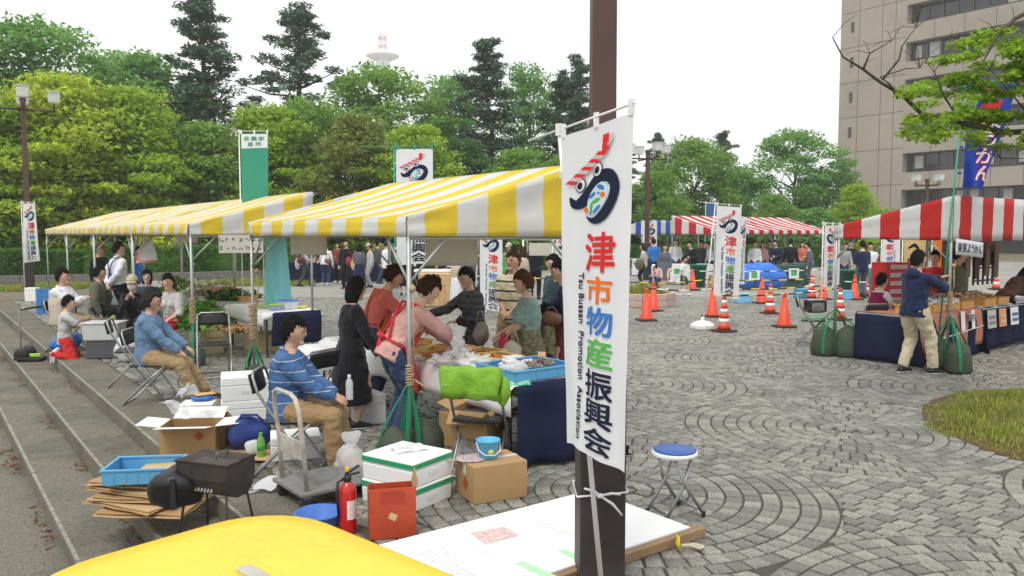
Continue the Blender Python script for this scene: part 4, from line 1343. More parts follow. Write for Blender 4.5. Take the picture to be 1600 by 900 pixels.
def crate(label, loc, rz, d, m, z=0.0, group=None, name='plastic_crate', ribs=True):
    t = thing(name, label, 'crate', (loc[0], loc[1], z), rz, group)
    L, W, H = d; th = 0.008
    MB().box((0, 0, 0.01), (L - 0.03, W - 0.03, 0.012)).build('floor', m, t)
    for s, (c, dd) in enumerate((((0, -W / 2, H / 2), (L, th, H)), ((0, W / 2, H / 2), (L, th, H)), ((-L / 2, 0, H / 2), (th, W - th, H)), ((L / 2, 0, H / 2), (th, W - th, H)))):
        w = MB().box(c, dd).build('wall', m, t, bevel=0.003)
        if ribs:
            mb = MB()
            n = 6 if s < 2 else 4
            ln = L if s < 2 else W
            for k in range(1, n):
                q = -ln / 2 + ln * k / n
                if s < 2:
                    mb.box((q, c[1] * 1.012, H / 2), (0.012, 0.012, H * 0.75))
                else:
                    mb.box((c[0] * 1.012, q, H / 2), (0.012, 0.012, H * 0.75))
            o = mb.build('wall_ribs', m, w); o['kind'] = 'stuff'
    r = MB()
    for c, dd in (((0, -W / 2, H), (L + 0.03, 0.022, 0.016)), ((0, W / 2, H), (L + 0.03, 0.022, 0.016)), ((-L / 2, 0, H), (0.022, W - 0.02, 0.0157)), ((L / 2, 0, H), (0.022, W - 0.02, 0.0157))):
        MB().box(c, dd).build('rim', m, t, bevel=0.004)
    return t
def folding_chair(label, loc, rz, group='folding pipe chairs', seat_m=None):
    """faces local +x"""
    t = thing('folding_chair', label, 'chair', loc, rz, group)
    r = 0.0115
    for nm, p in (('back_frame', [(0.23, -0.21, 0.012), (0.0, -0.21, 0.36), (-0.20, -0.205, 0.68), (-0.235, -0.195, 0.80), (-0.245, -0.15, 0.83), (-0.245, 0.15, 0.83), (-0.235, 0.195, 0.80), (-0.20, 0.205, 0.68), (0.0, 0.21, 0.36), (0.23, 0.21, 0.012)]),
                  ('front_frame', [(-0.25, -0.185, 0.012), (0.0, -0.185, 0.26), (0.19, -0.185, 0.42), (0.19, 0.185, 0.42), (0.0, 0.185, 0.26), (-0.25, 0.185, 0.012)])):
        MB().path(p, r, 8, closed=True).build(nm, M_steel, t, smooth=True)
    MB().grid(lambda i, j: (-0.17 + 0.37 * i, -0.19 + 0.38 * j, 0.437 - 0.012 * math.sin(PI * i) * math.sin(PI * j)), 6, 6).build('seat', seat_m or M_black, t, smooth=True, solid=0.022)
    MB().grid(lambda i, j: (-0.205 - 0.035 * i + 0.02 * math.cos(PI * (j - .5)) - 0.03, -0.185 + 0.37 * j, 0.665 + 0.15 * i), 4, 6).build('backrest', M_black, t, smooth=True, solid=0.016)
    return t
def lump_bag(label, loc, r, m, seed, z=0.0, name='plastic_bag', cat='bag', amp=0.05, sc=7, knot=True, inner=None):
    t = thing(name, label, cat, (loc[0], loc[1], z))
    blob((0, 0, r[2]), r, amp, sc, seed, 22, 16, flat=-r[2] + 0.01).build('bag_body', m, t, smooth=True)
    if knot:
        mb = MB()
        mb.grid(ruffle(lambda i, j: ((0.03 + 0.05 * j) * math.cos(6.28 * i), (0.03 + 0.04 * j) * math.sin(6.28 * i), 2 * r[2] - 0.03 + 0.12 * j), 0.03, 14, seed), 14, 5)
        mb.build('bag_neck', m, t, smooth=True)
    if inner:
        blob((0, 0, r[2] * 0.8), (r[0] * .8, r[1] * .8, r[2] * .75), amp, sc, seed + 4, 14, 10, flat=-r[2] * 0.75).build('contents', inner, t, smooth=True)
    return t
def sandbag(label, loc, top_z, seed, lean=(0, 0), n=1, r=0.15, h=0.34):
    """tent weight: heavy bag slung in green straps gathered on the tent pole"""
    t = thing('tent_weight', label, 'sandbag', loc, seed, 'weights hung on the tent poles')
    cs = [(0, 0)] if n == 1 else [(-0.17, 0.02), (0.17, -0.02)]
    for k, (cx, cy) in enumerate(cs):
        b = MB().lathe([(0.0, 0.0), (r * .86, 0.0), (r * .98, 0.03), (r * 1.0, h * .3), (r * .92, h * .62), (r * .74, h * .86), (r * .35, h * .98), (r * .1, h * 1.06)], 20, (cx, cy, 0.005))
        b.v = [tuple(Vector(p) + Vector((noise.noise(Vector(p) * 9 + Vector((seed, k, 0))), noise.noise(Vector(p) * 9 + Vector((k, seed, 4))), 0)) * 0.03) for p in b.v]
        b.build('bag', M_bag_olive, t, smooth=True)
    for k in range(4 if n == 1 else 6):
        a = k * 2 * PI / (4 if n == 1 else 6) + 0.4
        c = cs[k % len(cs)]
        o = Vector((c[0] + math.cos(a) * r * 1.04, c[1] + math.sin(a) * r * 0.98, h * 0.55))
        p = [Vector((o.x, o.y, 0.06)), o, Vector((o.x * 0.75, o.y * 0.75, h + 0.03)), Vector((lean[0], lean[1], top_z))]
        mb = MB()
        L_, R_ = [], []
        w = Vector((-math.sin(a), math.cos(a), 0)) * 0.02
        nn = len(p)
        mb.add([q - w * (1 if i < nn - 1 else .4) for i, q in enumerate(p)] + [q + w * (1 if i < nn - 1 else .4) for i, q in enumerate(p)], [(i, i + 1, nn + i + 1, nn + i) for i in range(nn - 1)])
        mb.build('strap', M_strap, t, solid=0.006)
    return t
def rope_wrap(label, loc, z0, z1, seed=0, tail=True, r=0.03):
    t = thing('rope', label, 'rope', (loc[0], loc[1], 0), seed)
    pts = []
    n = int((z1 - z0) / 0.022)
    for k in range(n * 6):
        a = k * PI / 3
        pts.append((r * math.cos(a), r * math.sin(a), z0 + (z1 - z0) * k / (n * 6) + 0.004 * math.sin(k * 1.7)))
    MB().path(pts, 0.0085, 5).build('coil', M_rope, t, smooth=True)
    if tail:
        MB().path([(r, 0, z0 + .06), (r + .05, -.02, z0 + 0.02), (r + .10, -.03, z0 - .02), (r + .12, -.02, z0 - .05)], 0.009, 5).build('tail', M_rope, t, smooth=True)
        MB().path([(r * 0.6, -r, z1), (r * .9, -r * 1.2, 1.2), (r * .6, -r, 1.45)], 0.007, 5).build('hanging_line', M_rope, t, smooth=True)
        MB().ball((r * .6, -r, 1.46), 0.03, 8, 6).build('knot', M_rope, t, smooth=True)
    return t

# ---- tent weights and ropes
pC1 = UV(TU + 0.02, TV + 0.02)
sandbag('olive sandbag slung in green straps at the nearest yellow tent pole', (pC1[0], pC1[1]), 0.72, 1, n=2)
rope_wrap('pale rope coiled round the nearest yellow tent pole', pC1, 0.66, 0.84, 0.5)
pC2 = UV(TU + TL - 0.02, TV + 0.02)
sandbag('olive sandbag in green straps at the far pole of the near yellow tent', (pC2[0], pC2[1]), 0.62, 2)
rope_wrap('thick pale rope bundle on the far pole of the near yellow tent', pC2, 0.66, 1.08, 1.5, r=0.045)
pT2 = UV(TU + 6.26 + 0.02, TV + 0.02)
sandbag('sandbag in green straps beside the man in the denim shirt', (pT2[0], pT2[1]), 0.62, 3)
rope_wrap('pale rope coiled on the tent pole beside the vegetable crates', pT2, 0.62, 0.98, 2.5, r=0.04)
pF = UV(TU + TL - 0.02, TV + 1.83)
sandbag('green strapped sandbag below the hanging white bag in the open gap', (pF[0], pF[1]), 0.7, 4)
rope_wrap('pale rope wound on the tent pole with the hanging white bag', pF, 0.72, 1.0, 0.2)
for k in range(1, 4):
    p = UV(TU + 6.26 + 3.8 * k, TV + 0.02)
    rope_wrap(('pale rope on the pole right of the man with braces', 'pale rope on the second pole from the left end', 'pale rope on the leftmost tent pole')[k - 1], p, 0.7, 1.0, k, tail=False)
pR = Vector(N_R)
sandbag('dark green sandbags in green straps behind the man holding the pole', (pR.x + 0.02, pR.y), 0.78, 5, n=2, r=0.17, h=0.42)
rope_wrap('pale rope bound to the tent pole above the green sandbags', (pR.x, pR.y), 0.85, 1.1, 0.3)
pRb = Vector(N_R) + U2 * 1.75
sandbag('pair of dark green sandbags at the far left pole of the red tent', (pRb.x + 0.03, pRb.y - 0.06), 0.75, 6, n=2, r=0.19, h=0.46)

# ---- the yellow bin in the foreground
BS = 0.72
bu, bv, bz = 3.06 * BS, 1.13 * BS, CAM_H - 1.09 * BS - 0.004
M_bin = mat('yellow_bin_plastic', (0.83, 0.58, 0.035), 0.34, 0.03, 4, 0.08, 30, spec=0.45, dirt=(0.74, 0.47, 0.03), dirt_scale=5, dirt_amt=0.7)
BR = R(48)
cx_, cy_ = -0.685, 2.395
LW, LD = 0.86, 1.15
bc = (cx_ - math.cos(BR) * LW / 2 + math.sin(BR) * LD / 2, cy_ - math.sin(BR) * LW / 2 - math.cos(BR) * LD / 2, -0.42)
binn = thing('waste_bin', 'large yellow plastic bin with a rounded lid in the foreground', 'bin', bc, BR)
# local x = v, local y = u
def rrect(w, d, r, n=7):
    pts = []
    for sx, sy, a0 in ((1, 1, 0), (-1, 1, PI / 2), (-1, -1, PI), (1, -1, 1.5 * PI)):
        for k in range(n + 1):
            a = a0 + PI / 2 * k / n
            pts.append((sx * (w / 2 - r) + r * math.cos(a), sy * (d / 2 - r) + r * math.sin(a)))
    return pts
def loft(rings):
    mb = MB(); n = len(rings[0][0])
    for pts, z in rings:
        mb.v.extend([(p[0], p[1], z) for p in pts])
    for k in range(len(rings) - 1):
        for i in range(n):
            mb.f.append([k * n + i, k * n + (i + 1) % n, (k + 1) * n + (i + 1) % n, (k + 1) * n + i]); mb.mi.append(0)
    mb.f.append(list(range(n - 1, -1, -1))); mb.mi.append(0)
    mb.f.append([(len(rings) - 1) * n + i for i in range(n)]); mb.mi.append(0)
    return mb
BH = bz + 0.42
loft([(rrect(LW - .2, LD - .2, .10), 0.05), (rrect(LW - .08, LD - .08, .14), BH - 0.16), (rrect(LW - .06, LD - .06, .14), BH - 0.1)]).build('body', M_bin, binn, smooth=False, bevel=0.0)
loft([(rrect(LW, LD, .27), BH - 0.125), (rrect(LW + .015, LD + .015, .275), BH - 0.09), (rrect(LW, LD, .27), BH - 0.055), (rrect(LW - .05, LD - .05, .25), BH - 0.04),
      (rrect(LW - .075, LD - .075, .24), BH - 0.038), (rrect(LW - .11, LD - .11, .225), BH - 0.012), (rrect(LW - .15, LD - .15, .21), BH - 0.002), (rrect(LW - .3, LD - .3, .14), BH + 0.006), (rrect(LW - .45, LD - .45, .08), BH + 0.010)]).build('lid', M_bin, binn, smooth=True)
for sx in (-1, 1):
    for sy in (-1, 1):
        MB().box((sx * 0.26, sy * 0.4, 0.025), (0.1, 0.1, 0.05)).build('foot', M_black, binn)
gx, gy = G(392, 895, bz)
lx, ly = [v for v in (Matrix.Rotation(-BR, 2) @ Vector((gx - bc[0], gy - bc[1])))]
MB().box((lx - 0.02, ly - 0.06, BH + 0.004), (0.10, 0.16, 0.022)).build('latch_recess', M_bin, binn, bevel=0.006)
MB().box((lx - 0.02, ly - 0.05, BH + 0.018), (0.035, 0.10, 0.012)).build('latch', mat('latch_metal', (0.55, 0.52, 0.45), 0.35, 0.1, 10, metal=0.6), binn, bevel=0.003)

# ---- display board lying on the ground
bd_u, bd_v = uv_of(*G(922, 778))
bd = thing('display_board', 'white display board on wooden battens lying face up in the foreground', 'board', UV(bd_u - 0.47, bd_v - 0.91), RZ_V)
M_wood = mat('raw_timber', (0.30, 0.19, 0.10), 0.8, 0.25, 9, 0.3, 40)
M_boardw = mat('board_white', (0.80, 0.81, 0.80), 0.5, 0.02, 4)
MB().box((0, 0, 0.058), (1.82, 0.91, 0.012)).build('panel', M_boardw, bd)
MB().box((0, -0.435, 0.027), (1.98, 0.045, 0.05)).build('batten', M_wood, bd, bevel=0.003)
MB().box((0.03, -0.492, 0.03), (1.92, 0.045, 0.056)).build('batten', M_wood, bd, bevel=0.003)
MB().box((0, 0.43, 0.027), (1.82, 0.045, 0.05)).build('batten', M_wood, bd, bevel=0.003)
MB().box((0.885, 0.0, 0.027), (0.045, 0.80, 0.05)).build('batten', mat('pale_timber', (0.52, 0.44, 0.27), 0.8, 0.2, 9), bd, bevel=0.003)
M_pgreen = mat('print_pale_green', (0.42, 0.72, 0.42), 0.6, 0.03); M_ppink = mat('print_pinkish_photo', (0.62, 0.47, 0.45), 0.6, 0.3, 30); M_ptxt = mat('print_grey_text', (0.42, 0.43, 0.42), 0.7, 0.1)
def bpx(px, py):
    x, y = G(px, py, 0.064)
    u, v = uv_of(x, y)
    c = bd.location; cu, cv = uv_of(c.x, c.y)
    return (v - cv, u - cu)
def bquad(nm, pts, m, z=0.0655):
    MB().add([(*bpx(*p), z) for p in pts], [(0, 1, 2, 3)]).build(nm, m, bd)
bquad('printed_bar', [(804, 880), (818, 877), (880, 905), (862, 909)], M_pgreen)
bquad('printed_bar', [(872, 861), (882, 858), (940, 885), (928, 889)], M_pgreen)
bquad('printed_photo', [(734, 833), (788, 823), (812, 837), (758, 851)], M_ppink)
mb = MB()
rr = random.Random(5)
for bx, by, nx, ny in ((690, 856, 9, 6), (708, 880, 12, 7), (850, 815, 12, 4), (872, 822, 10, 3), (760, 862, 5, 2), (735, 846, 5, 1)):
    for r_ in range(ny):
        for c_ in range(nx):
            if rr.random() < 0.12:
                continue
            x, y = bpx(bx, by)
            x += -r_ * 0.028; y += -c_ * 0.021 
            w = rr.uniform(0.006, 0.013); h = rr.uniform(0.006, 0.014)
            mb.add([(x - w / 2, y - h / 2, 0.0652), (x + w / 2, y - h / 2, 0.0652), (x + w / 2, y + h / 2, 0.0652), (x - w / 2, y + h / 2, 0.0652)], [(0, 1, 2, 3)])
o = mb.build('small_print', M_ptxt, bd); o['kind'] = 'stuff'
rp = thing('rope', 'yellow banded rope end lying by the wooden battens of the board', 'rope', (*G(1085, 862), 0))
MB().path([(-.08, -.02, .045), (-.02, .02, .03), (.03, .0, .02), (.06, .03, .016), (.03, .06, .016), (-.01, .04, .03)], 0.011, 6).build('rope_length', mat('cream_rope', (0.55, 0.5, 0.38), 0.9, 0.2, 60), rp, smooth=True)
MB().path([(-.10, -.045, .03), (-.10, .03, .04), (-.10, .05, .08), (-.10, -.02, .095)], 0.008, 6, closed=True).build('yellow_band', mat('yellow_band', (0.75, 0.55, 0.05), 0.6), rp, smooth=True)

# ---- round folding stool
st = thing('folding_stool', 'round folding stool with blue seat right of the near lamp post', 'stool', (*G(1053, 803), 0), 0.5)
MB().lathe([(0.01, 0.405), (0.135, 0.405), (0.152, 0.412), (0.155, 0.43), (0.145, 0.438), (0.0, 0.438)], 28).build('seat_ring', mat('stool_white_plastic', (0.74, 0.74, 0.73), 0.35, 0.03), st, smooth=True)
MB().lathe([(0.0, 0.434), (0.140, 0.436), (0.143, 0.446), (0.132, 0.453), (0.0, 0.456)], 28).build('seat_pad', mat('blue_vinyl', (0.035, 0.10, 0.34), 0.4, 0.08, 6, 0.1, 40), st, smooth=True)
for s in (-1, 1):
    MB().path([(-0.15, s * 0.10, 0.012), (0.0, s * 0.095, 0.22), (0.075, s * 0.085, 0.405)], 0.0105, 8).build('leg', M_steel, st, smooth=True)
    MB().path([(0.15, s * 0.125, 0.012), (0.0, s * 0.12, 0.22), (-0.075, s * 0.085, 0.405)], 0.0105, 8).build('leg', M_steel, st, smooth=True)
MB().tube((-0.125, -0.10, 0.05), (-0.125, 0.10, 0.05), 0.008, n=7).build('crossbar', M_steel, st, smooth=True)
MB().tube((0.125, -0.125, 0.05), (0.125, 0.125, 0.05), 0.008, n=7).build('crossbar', M_steel, st, smooth=True)
for x, y in ((-0.15, -.10), (-.15, .10), (.15, -.125), (.15, .125)):
    MB().lathe([(0.014, 0), (0.014, 0.035)], 8, (x, y, 0)).build('rubber_foot', M_black, st)

# ---- foam boxes with green tape
pa = Vector(G(643, 803)); pb = Vector(G(705, 777))
dirx = (pb - pa).normalized(); diry = Vector((-dirx.y, dirx.x))
W1 = (pb - pa).length; D1 = 0.47
cc = pa + dirx * W1 / 2 + diry * D1 / 2
a1 = math.atan2(dirx.y, dirx.x)
foam_box('lower of two white foam boxes with green tape beside the red box', cc, a1, (W1, D1, 0.165), tape=True, group='foam boxes with green tape')
foam_box('upper of two white foam boxes with green tape, plastic film on its lid', cc + Vector((0.005, 0.008)), a1 + 0.02, (W1, D1, 0.175), z=0.168, tape=True, group='foam boxes with green tape')
lb = thing('plastic_bag', 'crumpled white plastic bag lying on the upper green taped foam box', 'bag', (cc.x + 0.02, cc.y + 0.05, 0.345), 0.5)
MB().grid(ruffle(lambda i, j: ((i - .5) * 0.24, (j - .5) * 0.16, 0.012 + 0.03 * math.sin(PI * i) * math.sin(PI * j)), 0.03, 13, 3), 14, 12).build('bag_sheet', M_bagw, lb, smooth=True)
# ---- large carton with bucket and fan
pa = Vector(G(741, 790)); pb = Vector(G(824, 776)); pl = Vector(G(706, 769))
dirx = (pb - pa).normalized(); diry = Vector((-dirx.y, dirx.x)); W2 = (pb - pa).length; D2 = 0.34
c2_ = pa + dirx * W2 / 2 + diry * D2 / 2; a2 = math.atan2(dirx.y, dirx.x)
bx = carton('closed brown cardboard box with a blue toy bucket on top', c2_, a2, (W2, D2, 0.27), tape=mat('pale_tape', (0.6, 0.58, 0.52), 0.4))
MB().box((-W2 / 2 - 0.0015, -0.02, 0.12), (0.002, 0.07, 0.08), m=Matrix.Rotation(0.6, 4, 'X')).build('printed_mark', mat('print_red_brown', (0.35, 0.08, 0.03), 0.8), bx)
bk = thing('toy_bucket', 'light blue toy bucket on the closed cardboard box', 'bucket', (*(c2_ + Vector((-0.02, 0.0))), 0.272), 0.3)
M_bbl = mat('light_blue_plastic', (0.10, 0.42, 0.66), 0.35, 0.04)
MB().lathe([(0.0, 0.002), (0.064, 0.002), (0.067, 0.006), (0.083, 0.125), (0.09, 0.128), (0.09, 0.136), (0.080, 0.134), (0.062, 0.01), (0.0, 0.01)], 26).build('pail', M_bbl, bk, smooth=True)
MB().path([(-0.088, 0, 0.12), (-0.085, -0.05, 0.075), (-0.05, -0.09, 0.045), (0.02, -0.10, 0.04), (0.07, -0.075, 0.065), (0.088, 0, 0.12)], 0.004, 6).build('handle', mat('white_handle', (0.75, 0.75, 0.75), 0.4), bk, smooth=True)
MB().ball((0.0, -0.074, 0.06), (0.02, 0.004, 0.02), 10, 6).build('sticker', mat('sticker_yellow_green', (0.55, 0.6, 0.15), 0.6, 0.3, 60), bk)
fn = thing('paper_fan', 'flowery round paper fan lying beside the toy bucket', 'fan', (*(c2_ + Vector((-0.14, -0.035))), 0.273), 0.4)
mf = mat('fan_flower_print', (0.45, 0.45, 0.42), 0.7, 0.5, 22, dirt=(0.55, 0.10, 0.25), dirt_scale=18, dirt_amt=0.9)
MB().lathe([(0.0, 0.003), (0.115, 0.004), (0.115, 0.006), (0.0, 0.007)], 24, sx=1.0, sy=0.9).build('paper_disc', mf, fn)
MB().box((-0.15, 0, 0.006), (0.1, 0.014, 0.006)).build('handle', mat('bamboo', (0.55, 0.42, 0.2), 0.6), fn)

# ---- red fire equipment box, extinguisher, basin
pr = Vector(G(607, 842)); M_redbox = mat('worn_red_metal', (0.46, 0.060, 0.022), 0.55, 0.15, 7, 0.15, 30, dirt=(0.30, 0.05, 0.02), dirt_scale=5)
rb = thing('red_box', 'worn red open box standing behind the yellow bin', 'box', (pr.x + 0.0, pr.y + 0.13, 0), 0.22)
MB().box((0, 0, 0.085), (0.29, 0.26, 0.17)).build('body', M_redbox, rb, bevel=0.004)
for c, d in (((0, -0.127, 0.245), (0.29, 0.006, 0.15)), ((0, 0.127, 0.225), (0.29, 0.006, 0.11)), ((-0.142, 0, 0.225), (0.006, 0.246, 0.11)), ((0.142, 0, 0.225), (0.006, 0.246, 0.11))):
    MB().box(c, d).build('side', M_redbox, rb, bevel=0.002)
MB().box((0, -0.131, 0.262), (0.15, 0.003, 0.075)).build('embossed_label', mat('darker_red', (0.36, 0.04, 0.02), 0.6), rb)
MB().box((0.0, -0.132, 0.14), (0.05, 0.003, 0.04), m=Matrix.Rotation(0.5, 4, 'Y')).build('sticker', mat('worn_sticker', (0.55, 0.42, 0.2), 0.7), rb)
MB().add([(0.14, -0.10, 0.28), (0.14, 0.12, 0.28), (0.16, 0.12, 0.37), (0.16, -0.12, 0.35)], [(0, 1, 2, 3)]).build('carton_flap', M_carton, rb, solid=0.005)
MB().box((0, 0, 0.21), (0.25, 0.22, 0.06)).build('contents', mat('dark_grey_contents', (0.1, 0.11, 0.11), 0.7, 0.3, 20), rb, bevel=0.01)
ex = thing('fire_extinguisher', 'small red fire extinguisher left of the red box', 'extinguisher', (*G(544, 832), 0), 0.75)
M_exr = mat('extinguisher_red', (0.50, 0.015, 0.015), 0.25, 0.05, spec=0.6)
MB().lathe([(0.0, 0.0), (0.05, 0.0), (0.055, 0.012), (0.055, 0.27), (0.048, 0.30), (0.03, 0.325), (0.02, 0.335)], 22).build('cylinder', M_exr, ex, smooth=True)
MB().lathe([(0.022, 0.33), (0.026, 0.345), (0.026, 0.365), (0.014, 0.375)], 12).build('valve', M_black, ex, smooth=True)
MB().box((0.035, 0, 0.40), (0.11, 0.02, 0.012), m=Matrix.Rotation(-0.35, 4, 'Y')).build('lever', M_black, ex, bevel=0.003)
MB().box((0.04, 0, 0.372), (0.10, 0.02, 0.01)).build('carry_handle', M_black, ex, bevel=0.003)
MB().box((0.0, 0, 0.412), (0.02, 0.022, 0.028)).build('safety_pin', mat('yellow_plastic', (0.75, 0.5, 0.03), 0.4), ex, bevel=0.003)
MB().path([(-.02, 0, .355), (-.07, 0, .34), (-.075, 0, .25), (-.066, 0, .12)], 0.009, 7).build('hose', M_black, ex, smooth=True)
MB().grid(lambda i, j: (0.0562 * math.cos(-2.2 + 1.6 * i), 0.0562 * math.sin(-2.2 + 1.6 * i), 0.10 + 0.12 * j), 8, 1).build('label_plate', mat('label_white', (0.72, 0.68, 0.66), 0.5, 0.2, 40), ex, smooth=True)
ba = thing('wash_basin', 'round blue plastic basin between the cart and the yellow bin', 'basin', (*G(499, 828), 0))
M_basin = mat('basin_blue', (0.06, 0.17, 0.52), 0.35, 0.04)
MB().lathe([(0.0, 0.004), (0.105, 0.004), (0.12, 0.02), (0.145, 0.11), (0.157, 0.115), (0.157, 0.122), (0.14, 0.12), (0.113, 0.02), (0.0, 0.012)], 32).build('bowl', M_basin, ba, smooth=True)

# ---- platform hand truck
w1 = Vector(G(440, 772)); w2 = Vector(G(482, 798))
ct = (w1 + w2) / 2
ca = math.atan2(w2.y - w1.y, w2.x - w1.x)          # handle runs along local x
hw = (w2 - w1).length / 2
hd = thing('platform_truck', 'worn platform hand truck with a pale tube handle', 'hand truck', (ct.x, ct.y, 0), ca)
M_ptube = mat('worn_cream_tube', (0.48, 0.46, 0.40), 0.5, 0.15, 8, 0.2, 30, dirt=(0.22, 0.15, 0.09), dirt_scale=6, dirt_amt=0.7)
M_deck = mat('worn_grey_deck', (0.20, 0.20, 0.195), 0.8, 0.25, 12, 0.4, 40, dirt=(0.10, 0.09, 0.075), dirt_scale=5)
MB().path([(-hw + .02, 0, 0.13), (-hw + .02, -0.02, 0.45), (-hw + .02, -0.05, 0.70), (-hw + .05, -0.06, 0.775), (-hw + .11, -0.065, 0.80), (hw - .11, -0.065, 0.80), (hw - .05, -0.06, 0.775), (hw - .02, -0.05, 0.70), (hw - .02, -0.02, 0.45), (hw - .02, 0, 0.13)], 0.0165, 10).build('handle', M_ptube, hd, smooth=True)
MB().box((0, -0.012, 0.40), (2 * hw - .07, 0.012, 0.13)).build('handle_plate', M_ptube, hd, bevel=0.003)
MB().box((0, 0.30, 0.115), (2 * hw + 0.05, 0.72, 0.03)).build('deck', M_deck, hd, bevel=0.008)
for x in (-hw + .03, hw - .03):
    for y in (0.0, 0.55):
        w = MB().lathe([(0.0, -0.016), (0.03, -0.018), (0.05, -0.016), (0.05, 0.016), (0.03, 0.018), (0.0, 0.016)], 16)
        w.v = [(p[2] + x, p[0] + y, p[1] + 0.05) for p in w.v]
        w.build('wheel', mat('worn_rubber', (0.05, 0.045, 0.04), 0.9, 0.3, 20), hd, smooth=True)
        MB().box((x, y, 0.09), (0.05, 0.06, 0.03)).build('caster_fork', M_steel, hd)

# ---- bags and bits round the seated man
lump_bag('clear plastic bag full of pink packs beside the seated man', G(549, 752), (0.13, 0.11, 0.14), M_film, 5, inner=mat('pink_packs', (0.72, 0.42, 0.38), 0.6, 0.35, 14))
lb = thing('plastic_bag', 'flattened white carrier bag under the platform truck', 'bag', (*G(447, 762), 0), 0.3)
MB().grid(ruffle(lambda i, j: ((i - .5) * 0.42, (j - .5) * 0.22, 0.035 + 0.05 * math.sin(PI * i) * math.sin(PI * j)), 0.05, 9, 8), 16, 12).build('bag_sheet', M_bagw, lb, smooth=True)
MB().path([(-.2, 0, .03), (-.3, -.03, .06), (-.33, -.06, .03), (-.26, -.09, .015), (-.19, -.06, .02)], 0.008, 6).build('bag_handle', M_bagw, lb, smooth=True)

foam_box('large white foam box, lower of the pair behind the seated man in stripes', (XY(383, 8.1)[0], 8.1), 0.32, (0.52, 0.40, 0.23), group='plain white foam boxes')
foam_box('large white foam box, upper of the pair behind the seated man in stripes', (XY(383, 8.1)[0], 8.1), 0.34, (0.52, 0.40, 0.24), z=0.232, group='plain white foam boxes')
foam_box('white foam box beneath the chair of the seated man in stripes', G(462, 712), 0.3, (0.40, 0.30, 0.20), group='plain white foam boxes')
foam_box('small white foam box holding a blue packet and plastic film', G(311, 650), 0.15, (0.32, 0.26, 0.15), group='plain white foam boxes', lid=0.15)
lb = thing('packet', 'blue and orange packet on the small white foam box', 'packet', (*G(318, 648), 0.153), 0.4)
blob((0, 0, 0.03), (0.12, 0.08, 0.03), 0.02, 12, 4, 14, 8).build('pouch', mat('blue_packet', (0.03, 0.14, 0.48), 0.4, 0.2, 12), lb, smooth=True)
MB().box((0.02, 0.01, 0.066), (0.2, 0.12, 0.012), 0.3).build('snack_tray', mat('snack_orange', (0.62, 0.36, 0.12), 0.7, 0.3, 30), lb, bevel=0.004)
lb = thing('plastic_bag', 'crumpled clear plastic film beside the blue packet', 'bag', (*G(297, 640), 0.12), 0.9)
MB().grid(ruffle(lambda i, j: ((i - .5) * 0.22, (j - .5) * 0.16, 0.06 + 0.12 * math.sin(PI * i) * math.sin(PI * j)), 0.06, 11, 2), 14, 12).build('film_sheet', M_film, lb, smooth=True)

oc = open_carton('open cardboard box with white flaps and clear film near the steps', (Vector(G(287, 712)) + Vector((0.02, 0.16))), 0.10, (0.46, 0.34, 0.25), M_carton, mat('white_card', (0.80, 0.80, 0.78), 0.6, 0.02), 0.2, ang=(0.18, 0.3, 0.12, 0.1))
MB().box((0.10, -0.174, 0.17), (0.06, 0.003, 0.06), m=Matrix.Rotation(0.785, 4, 'Y')).build('printed_mark', MATS['print_red_brown'], oc)
lb = thing('plastic_film', 'sheet of clear plastic film rising out of the white flapped box', 'film', (*(Vector(G(283, 706)) + Vector((0.0, 0.17))), 0.24), 0.1)
MB().grid(ruffle(lambda i, j: ((i - .5) * 0.46, (j - .5) * 0.26, 0.02 + 0.13 * (1 - i) ** 0.7 + 0.03 * math.sin(9 * i)), 0.05, 8, 6), 18, 12).build('film_sheet', M_film, lb, smooth=True)
sh = thing('cardboard_sheet', 'flattened cardboard sheet on the ground under the blue bag', 'cardboard', (*G(378, 714), 0), 0.12)
MB().grid(ruffle(lambda i, j: ((i - .5) * 0.62, (j - .5) * 0.34, 0.012), 0.012, 5, 2), 10, 6).build('sheet', M_carton2, sh, solid=0.006)
MB().grid(ruffle(lambda i, j: ((i - .5) * 0.30 - 0.1, (j - .5) * 0.2 + 0.05, 0.022), 0.008, 5, 2), 6, 4).build('flap', M_carton, sh, solid=0.006)
lb = thing('shoulder_bag', 'blue cloth bag lying beside the chair of the seated man in stripes', 'bag', (*G(392, 704), 0), 0.5)
blob((0, 0, 0.15), (0.19, 0.10, 0.16), 0.04, 6, 9, 20, 14, flat=-0.14).build('bag_body', mat('royal_blue_nylon', (0.018, 0.045, 0.20), 0.55, 0.2, 9, 0.3, 14), lb, smooth=True)
MB().path([(-.14, 0, .2), (-.08, -.06, .34), (.04, -.08, .33), (.12, -.03, .24)], 0.011, 6).build('strap', MATS['royal_blue_nylon'], lb, smooth=True)
lump_bag('crumpled brown paper bag beside the open white flapped box', G(352, 690), (0.13, 0.10, 0.12), mat('brown_paper', (0.24, 0.12, 0.06), 0.85, 0.2, 9, 0.5, 14), 3, name='paper_bag', knot=False, amp=0.07)
lump_bag('small crumpled white bag next to the green bottle', G(397, 712), (0.07, 0.06, 0.06), M_bagw, 13, knot=False)
def bottle(label, loc, z, h, r, m, capm, lm=None, name='drink_bottle'):
    t = thing(name, label, 'bottle', (loc[0], loc[1], z))
    MB().lathe([(0, 0), (r * .9, 0), (r, .01), (r, h * .3), (r * .94, h * .4), (r, h * .5), (r, h * .66), (r * .8, h * .76), (r * .42, h * .87), (r * .40, h * .92)], 16).build('body', m, t, smooth=True)
    MB().lathe([(r * .46, h * .915), (r * .46, h), (0, h)], 12).build('cap', capm, t)
    if lm:
        MB().lathe([(r * 1.02, h * .32), (r * 1.02, h * .62)], 16).build('paper_label', lm, t, smooth=True)
    return t
